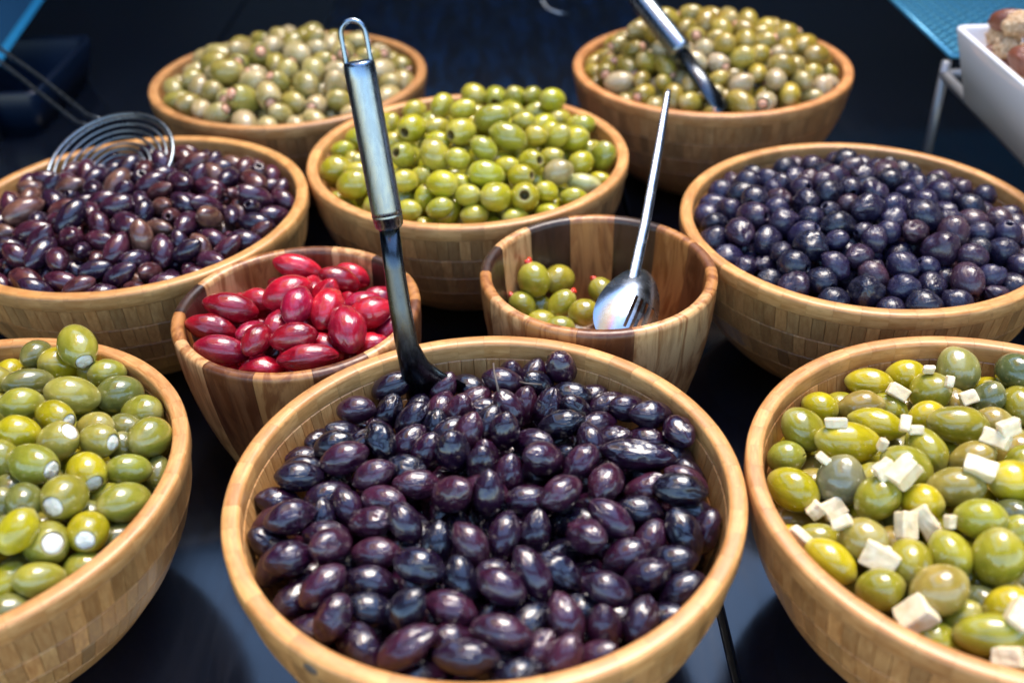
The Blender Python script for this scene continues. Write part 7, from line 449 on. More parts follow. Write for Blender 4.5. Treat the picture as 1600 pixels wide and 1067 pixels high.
'BL':[(-2132,10370,1126,-144,-46,1709,1149,0,0),(-2036,8680,1196,-124,-27,1416,1119,0,0),(-1932,9076,1261,106,70,1278,1033,0,0),(-1817,10447,1030,199,-49,1200,952,0,0),(-2836,9308,1121,-230,40,1268,1054,0,0),(-1333,9269,1203,195,47,1197,904,0,0),(-2461,9063,1281,1,-6,1610,1204,0,0),(-1979,9811,1280,-205,-30,1291,1018,0,0),(-1081,9901,1034,-133,-37,1213,911,0,0),(-1632,8668,1100,-188,18,1137,892,0,0),(-1262,9039,1140,-303,85,1537,1075,0,0),(-2473,10435,1039,-243,83,1398,1031,0,0),(-2482,8574,1075,-22,57,1430,1010,0,0),(-2205,9092,1242,-268,46,1051,807,0,0),(-1861,9281,1349,243,-16,1537,1060,0,0),(-1841,8712,1109,-60,13,1321,1064,0,0),(-2681,10232,1053,269,21,1561,1061,0,0),(-1444,8743,1108,24,-44,1234,999,0,0),(-1484,8913,1202,-142,81,1497,1098,0,0),(-2209,8902,1231,-70,52,1608,1174,0,0),(-2404,9305,1247,-148,54,1481,1110,0,0),(-1658,10226,1160,158,-22,1299,1029,0,0),(-1584,9643,1249,28,-92,1313,880,0,0),(-2424,9566,1293,-206,49,1570,1167,0,0),(-981,9694,1058,-73,-17,1301,1065,0,0),(-937,9351,1013,161,57,1470,1157,0,0),(-1255,9504,1224,-278,4,1388,952,0,0),(-2170,10169,1209,-30,-47,1354,1001,0,0),(-2955,9690,1056,164,-32,1285,886,0,0),(-2851,9846,1135,-47,12,1436,1062,0,0),(-2677,9941,1119,235,-78,1398,967,0,0),(-2127,9951,1245,-162,37,1355,990,0,0),(-1753,10000,1216,132,33,1198,900,0,0),(-1633,9281,1276,5,11,1160,928,0,0),(-1474,10299,1030,-295,29,1255,976,0,0),(-2288,9847,1271,-67,42,1349,941,0,0),(-1407,9908,1172,14,-23,1485,1103,0,0),(-2645,9409,1226,-34,15,1640,1267,0,0),(-2499,9841,1241,125,-12,1336,1066,0,0),(-2229,8464,1025,200,20,1646,1161,0,0),(-2785,8867,1060,93,-30,1458,1086,0,0),(-1924,10081,1232,167,14,1492,997,0,0),(-2650,8716,1076,165,13,1170,865,0,0),(-2734,9114,1129,161,35,1334,1064,0,0),(-1927,9526,1306,-151,44,1257,976,0,0),(-2527,10073,1154,-220,34,1204,1023,0,0),(-3022,9262,1061,-127,-1,1459,1025,0,0),(-1924,8538,1078,65,-66,1238,891,0,0),(-1731,8843,1229,204,-12,1502,1142,0,0),(-2660,9656,1219,-54,-10,1637,1293,0,0),(-1262,10196,997,105,10,1484,1030,0,0),(-2579,8941,1143,-110,64,1375,1077,0,0),(-2578,9209,1198,-262,68,1335,917,0,0),(-2397,10251,1117,256,-17,1240,976,0,0),(-1305,8624,1028,43,-15,1319,888,0,0),(-1476,9453,1293,-135,17,1470,1108,0,0),(-2889,10058,997,-4,-5,1134,874,0,0),(-2142,9644,1310,142,4,1439,1017,0,0),(-1637,9828,1241,254,33,1307,1025,0,0),(-1124,9388,1124,111,-20,1678,1170,0,0),(-1044,9192,1079,257,-61,1156,982,0,0),(-2935,9033,1031,30,10,1456,1030,0,0),(-2007,10519,1035,-90,3,1274,892,0,0),(-1231,8822,1118,-58,-5,1510,1090,0,0),(-1626,8471,1036,-68,-42,1269,912,0,0),(-1724,9517,1306,303,-7,1113,923,0,0),(-2246,10516,1029,-259,6,1378,1034,0,0),(-2233,9409,1308,-117,56,1650,1097,0,0),(-1388,9734,1282,-2,1,1450,1033,0,0),(-1785,8426,995,-114,-66,1230,887,0,0),(-1977,8881,1238,-264,82,1215,933,0,0),(-3048,9518,1011,-153,10,1230,940,0,0),(-1699,9088,1266,189,23,1341,1056,0,0),(-2848,9525,1123,109,16,1313,965,0,0),(-1619,10457,1040,82,-6,1268,1041,0,0),(-1056,8966,1022,89,15,1623,1160,0,0),(-2425,8808,1123,-164,31,1207,962,0,0),(-1912,10324,1170,-235,-51,1587,1187,0,0),(-2257,8689,1166,-239,64,1696,1226,0,0),(-1415,10137,1129,-178,-50,1550,1107,0,0),(-2316,10041,1210,-37,-57,1408,982,0,0),(-2069,9290,1262,-142,1,1284,944,0,0),(-1153,9762,1151,-125,44,1307,912,0,0),(-1232,10012,1077,-214,-56,1312,923,0,0),(-1487,9146,1208,297,13,1377,1086,0,0),(-1787,9698,1310,-23,88,1619,1095,0,0),(-2024,8402,1024,-112,37,1131,924,0,0),(-1693,8846,1014,17,46,1382,1129,0,0),(-2377,9707,1073,133,-70,1214,970,0,0),(-2324,9183,1108,-157,61,1412,1011,0,0),(-2147,9462,1126,148,51,1272,1014,0,0),(-2136,9706,1129,291,31,1262,1002,0,0),(-2883,8950,839,-34,101,1511,1206,0,0),(-2437,9002,1024,60,71,1139,891,0,0),(-2038,10184,992,293,-86,1270,911,0,0),(-2186,8844,988,167,65,1318,904,0,0),(-1847,10041,1047,-123,22,1539,1152,0,0),(-968,9516,868,-305,111,1558,1088,0,0),(-2347,8719,963,140,-23,1463,1137,0,0),(-2526,9616,1038,-38,3,1074,834,0,0),(-1749,8633,945,-161,21,1368,1021,0,0),(-2285,8498,835,-116,-93,1169,874,0,0),(-2860,9851,912,-190,-11,1573,1286,0,0),(-1780,9182,1112,-273,48,1387,1031,0,0),(-3010,9554,827,-44,-2,1360,964,0,0),(-2643,8647,829,247,124,1375,1068,0,0),(-1324,8794,929,-86,-19,1374,1143,0,0),(-1488,9792,1018,58,-86,1578,1101,0,0),(-2672,10066,911,-13,59,1240,917,0,0),(-1861,8957,1063,-143,48,1350,1052,0,0),(-2627,9252,1023,-148,15,1060,885,0,0),(-1997,9166,1102,-170,-6,1220,1010,0,0),(-2133,10046,1056,296,16,1230,975,0,0),(-2359,9498,1092,27,6,1311,1110,0,0),(-2018,9879,1093,-281,-47,1509,1114,0,0),(-1107,9326,886,57,66,1103,784,0,0),(-2557,10315,857,147,35,1599,1160,0,0),(-1588,10399,853,-275,16,1510,1045,0,0),(-1511,9323,1095,62,41,1682,1108,0,0),(-2169,9262,1135,-83,23,1103,788,0,0),(-2599,8824,931,227,-49,1390,1027,0,0),(-1533,9545,1041,155,11,1330,993,0,0),(-2747,9679,1010,-197,-23,1376,1110,0,0),(-1419,8969,1002,66,-10,1235,850,0,0),(-1593,10115,988,22,-43,1604,1235,0,0),(-1399,10029,931,-162,32,1150,833,0,0),(-1417,9147,1030,271,-43,1118,933,0,0),(-1882,9578,1119,311,-79,1400,1049,0,0),(-1899,8513,871,266,57,1582,1107,0,0),(-1363,10312,855,232,-25,1220,927,0,0),(-2491,9892,1040,142,-9,1388,1117,0,0),(-1238,9213,990,89,-137,1491,1119,0,0),(-2800,9218,948,56,-72,1302,1036,0,0),(-2674,9038,958,216,-23,1271,915,0,0),(-1758,10274,939,308,12,1065,727,0,0),(-2698,9473,1036,142,49,1209,914,0,0),(-1043,9804,856,-304,5,1490,1074,0,0),(-2455,9331,1050,23,-28,1177,894,0,0),(-2441,10107,971,-122,-59,1290,1010,0,0),(-2854,9499,944,-102,-5,1350,912,0,0),(-2265,10288,963,-259,26,1292,905,0,0),(-1565,8730,918,-46,103,1314,956,0,0),(-1626,9050,1053,-277,45,1515,1172,0,0),(-1786,10464,873,-210,16,924,745,0,0),(-3001,9741,786,205,20,1156,881,0,0),(-2016,8858,1042,-97,34,1100,896,0,0),(-1251,9400,975,-305,27,1248,868,0,0),(-1330,9629,1063,-169,-45,1853,1334,0,0),(-1940,10346,956,38,-62,1310,879,0,0),(-1928,9370,1148,-84,32,1583,1079,0,0),(-1259,9824,949,152,-7,1207,1031,0,0),(-1245,8989,926,11,45,1069,878,0,0),(-1015,9060,856,186,92,1140,871,0,0),(-1652,9911,1055,135,84,1408,1070,0,0),(-1614,8501,834,-292,79,1349,1139,0,0),(-1136,10012,841,113,-43,1451,1076,0,0),(-2234,9033,1054,-269,-45,1217,882,0,0),(-2070,8672,962,-186,-97,1410,1037,0,0),(-1706,9408,1140,132,5,1436,1177,0,0),(-2782,8774,867,-278,67,1268,953,0,0),(-1813,9783,1077,-178,50,1271,932,0,0),(-1415,8608,849,-264,96,1660,1199,0,0),(-1134,9619,965,-174,96,1406,979,0,0),(-2465,8551,869,-239,53,1467,1101,0,0),(-1140,8873,823,98,16,1488,1093,0,0),(-2997,9358,879,295,-59,1607,1159,0,0),(-2111,10473,855,236,-55,1579,1330,0,0),(-2343,10454,850,122,-22,1195,940,0,0),(-2271,9886,1068,-283,55,1376,1037,0,0),(-2739,10225,844,52,109,1213,947,0,0),(-1694,9634,1086,-180,-76,1428,1002,0,0),(-2931,9999,816,101,13,1079,722,0,0),(-2649,9876,925,-183,-40,1180,952,0,0),(-1914,10530,823,244,66,1035,856,0,0),(-2105,8449,848,-133,-47,1339,1096,0,0),(-2977,9148,841,-41,91,1397,1101,0,0),(-2602,8992,767,77,-96,1157,883,0,0),(-2794,9159,749,235,-78,1465,1061,0,0),(-2307,8980,875,1,-25,1254,856,0,0),(-1901,9320,962,21,57,1404,966,0,0),(-1261,9315,780,270,108,1219,900,0,0),(-1251,10097,716,61,-72,1223,901,0,0),(-1843,10331,750,203,-61,1581,1204,0,0),(-2202,8693,766,45,-57,1549,1196,0,0),(-2013,9996,889,-256,-12,1475,1031,0,0),(-1795,9686,915,31,50,1300,1038,0,0),(-2159,9784,917,-291,30,1416,1063,0,0),(-2650,9691,843,-124,86,1130,873,0,0),(-2196,9598,967,-30,-109,1242,1007,0,0),(-1750,8843,786,-196,97,1296,982,0,0),(-1609,9748,884,253,-5,1144,859,0,0),(-2372,9579,913,177,74,1184,945,0,0),(-1071,9156,686,205,117,1547,1195,0,0),(-1443,10110,770,-159,-73,1447,988,0,0),(-1062,9717,658,53,39,1461,1151,0,0),(-1344,9925,802,-101,6,1172,976,0,0),(-2313,9911,872,-21,-75,1461,1071,0,0),(-2290,9395,908,-212,-62,1457,1064,0,0),(-1312,8803,659,-69,30,1564,1114,0,0),(-1682,9040,858,90,-70,1251,941,0,0),(-2177,9216,951,116,11,1491,1203,0,0),(-1701,8663,744,-36,-84,1255,1028,0,0),(-1191,8976,646,-44,-12,1489,1125,0,0),(-1936,9815,923,-136,102,1269,970,0,0),(-2367,8827,794,219,85,1231,848,0,0),(-1437,9109,843,243,-55,1365,995,0,0),(-1800,10100,852,-134,-58,1356,1047,0,0),(-2042,9454,913,-61,-105,1487,1036,0,0),(-1396,9474,804,115,57,1636,1169,0,0),(-2377,10209,758,94,60,1752,1244,0,0),(-2774,9964,734,-103,-82,1331,1006,0,0),(-1568,9956,839,-8,-58,1439,1004,0,0),(-2139,10263,745,-259,-140,1533,1109,0,0),(-1657,9229,895,238,-36,1382,1006,0,0),(-2372,9134,911,297,112,1215,939,0,0),(-2987,9618,648,-198,37,1267,914,0,0),(-2915,9864,680,31,-64,1123,781,0,0),(-2516,10011,799,-68,42,1357,1088,0,0),(-1645,9445,905,-67,73,1186,964,0,0),(-1055,9520,611,-19,-19,1345,980,0,0),(-2208,10410,595,-267,-54,1449,1068,0,0),(-2819,9684,743,-242,-100,1335,946,0,0),(-1500,8910,826,8,-62,1713,1212,0,0),(-2534,8787,719,223,27,1451,1130,0,0),(-1782,8526,642,207,-19,1332,967,0,0),(-1939,8691,771,69,24,1487,1061,0,0),(-1378,9721,819,290,-3,1527,1112,0,0),(-2645,9330,861,-56,-96,1227,907,0,0),(-2695,10129,671,-22,-5,1332,1032,0,0),(-1494,10291,682,64,-88,1493,1168,0,0),(-1199,9838,734,-167,-60,1094,834,0,0),(-2032,9056,893,-170,46,1554,1161,0,0),(-2968,9282,650,-198,19,1292,1019,0,0),(-2758,8878,684,-182,-18,1539,1025,0,0),(-1685,10428,667,-260,-75,1277,936,0,0),(-2446,10321,587,78,-9,1346,1032,0,0),(-2208,10098,871,287,81,1591,1195,0,0),(-1634,10156,794,-81,22,1137,901,0,0),(-2173,8506,662,83,49,1247,916,0,0),(-2013,9645,936,27,-122,1318,1007,0,0),(-1880,8935,861,-1,72,1303,871,0,0),(-2787,9373,735,36,-43,1534,1143,0,0),(-2739,9551,823,-102,-82,1129,885,0,0),(-1260,9134,776,235,-83,1378,1013,0,0),(-2058,8832,847,293,-33,1267,1016,0,0),(-2356,8559,668,126,-21,1283,1090,0,0),(-2571,9161,864,36,92,1456,1040,0,0),(-1972,8489,654,280,106,1435,1071,0,0),(-1182,9531,792,-159,40,1650,1126,0,0),(-2467,9768,802,-93,101,1658,1265,0,0),(-1530,8758,668,250,-31,1504,1115,0,0),(-1448,9293,903,274,-3,1432,1046,0,0),(-1824,9493,946,-54,92,1352,1040,0,0),(-1773,9888,878,145,62,1332,964,0,0),(-2476,9329,880,90,65,1029,858,0,0),(-2558,9506,884,-130,109,1590,1182,0,0),(-1973,10186,822,-200,-76,1173,985,0,0),(-1838,9147,897,29,-111,1490,1091,0,0),(-1021,9365,732,297,-23,1509,1122,0,0),(-2881,9054,607,-88,-20,1474,994,0,0),(-1508,9617,704,282,13,1166,959,0,0),(-2046,8696,566,-99,56,1424,1031,0,0),(-1864,10100,629,178,104,1555,1075,0,0),(-2177,9087,740,-139,63,1300,960,0,0),(-2131,9880,717,-192,90,1272,974,0,0),(-1605,8958,648,69,-98,1236,874,0,0),(-1843,10342,501,215,12,1559,1173,0,0),(-2923,9464,526,-9,-83,1417,1096,0,0),(-1703,10205,638,149,-42,1237,890,0,0),(-2752,9532,577,94,-58,1225,855,0,0),(-2155,9309,727,-108,62,1429,1124,0,0),(-1323,9730,630,-145,28,1294,955,0,0),(-1715,9617,735,-123,-17,1534,1037,0,0),(-1717,9979,689,-227,26,1257,976,0,0),(-1599,8708,463,232,-38,1665,1225,0,0),(-2698,9753,617,-177,-67,1426,1035,0,0),(-2663,9036,588,276,35,1224,855,0,0),(-2009,10282,581,229,19,1302,875,0,0),(-1596,9397,696,-200,-126,1368,1074,0,0),(-1963,9284,762,146,-71,1217,918,0,0),(-1787,9345,745,265,115,1532,1018,0,0),(-1309,8930,505,218,76,1123,873,0,0),(-1843,9071,701,-282,-20,1141,878,0,0),(-2113,9532,768,21,16,1115,853,0,0),(-2376,8987,702,-286,22,1301,959,0,0),(-1954,9728,741,292,11,1473,1007,0,0),(-2535,10096,527,-243,-41,1442,1083,0,0),(-1618,9132,684,-235,7,1201,920,0,0),(-1427,9265,653,183,-24,1363,978,0,0),(-2330,9496,721,194,23,1422,1029,0,0),(-1916,9919,729,-254,-82,1299,1048,0,0),(-2266,9731,714,-127,0,1465,1074,0,0),(-2085,10073,639,257,-34,1514,1041,0,0),(-2646,9220,654,178,35,1211,889,0,0),(-1818,8747,611,-299,-4,1234,1029,0,0),(-2259,10208,523,106,-77,1565,1079,0,0),(-2575,9910,647,233,80,1064,843,0,0),(-1581,10089,561,-206,-39,1458,1057,0,0),(-1955,8890,688,-143,-25,1019,812,0,0),(-1231,9960,567,-229,30,1444,995,0,0),(-1614,9814,696,-13,-83,1480,1076,0,0),(-2593,8825,517,123,45,1498,1118,0,0),(-2124,8887,661,211,47,1307,998,0,0),(-2436,8682,519,-268,26,1530,1118,0,0),(-2556,9594,630,-193,-48,1461,1214,0,0),(-2403,9198,695,10,23,1707,1280,0,0),(-1365,9495,612,235,-20,1197,894,0,0),(-2327,9974,663,-205,-35,1473,1100,0,0),(-2802,9976,543,168,68,1216,930,0,0),(-1603,10297,492,-58,-1,1346,1014,0,0),(-2874,9743,538,-107,25,1260,866,0,0),(-1198,9121,496,-25,-84,1446,1073,0,0),(-1434,9045,648,-308,47,1220,987,0,0),(-1180,9429,500,-90,-44,1520,1023,0,0),(-1887,9534,740,-58,8,1264,961,0,0),(-1447,9927,613,274,-71,1323,1001,0,0),(-1191,9788,525,-230,-82,1142,887,0,0),(-2222,8620,524,-155,-40,1512,1042,0,0),(-1352,10109,527,-301,14,1367,1075,0,0)],
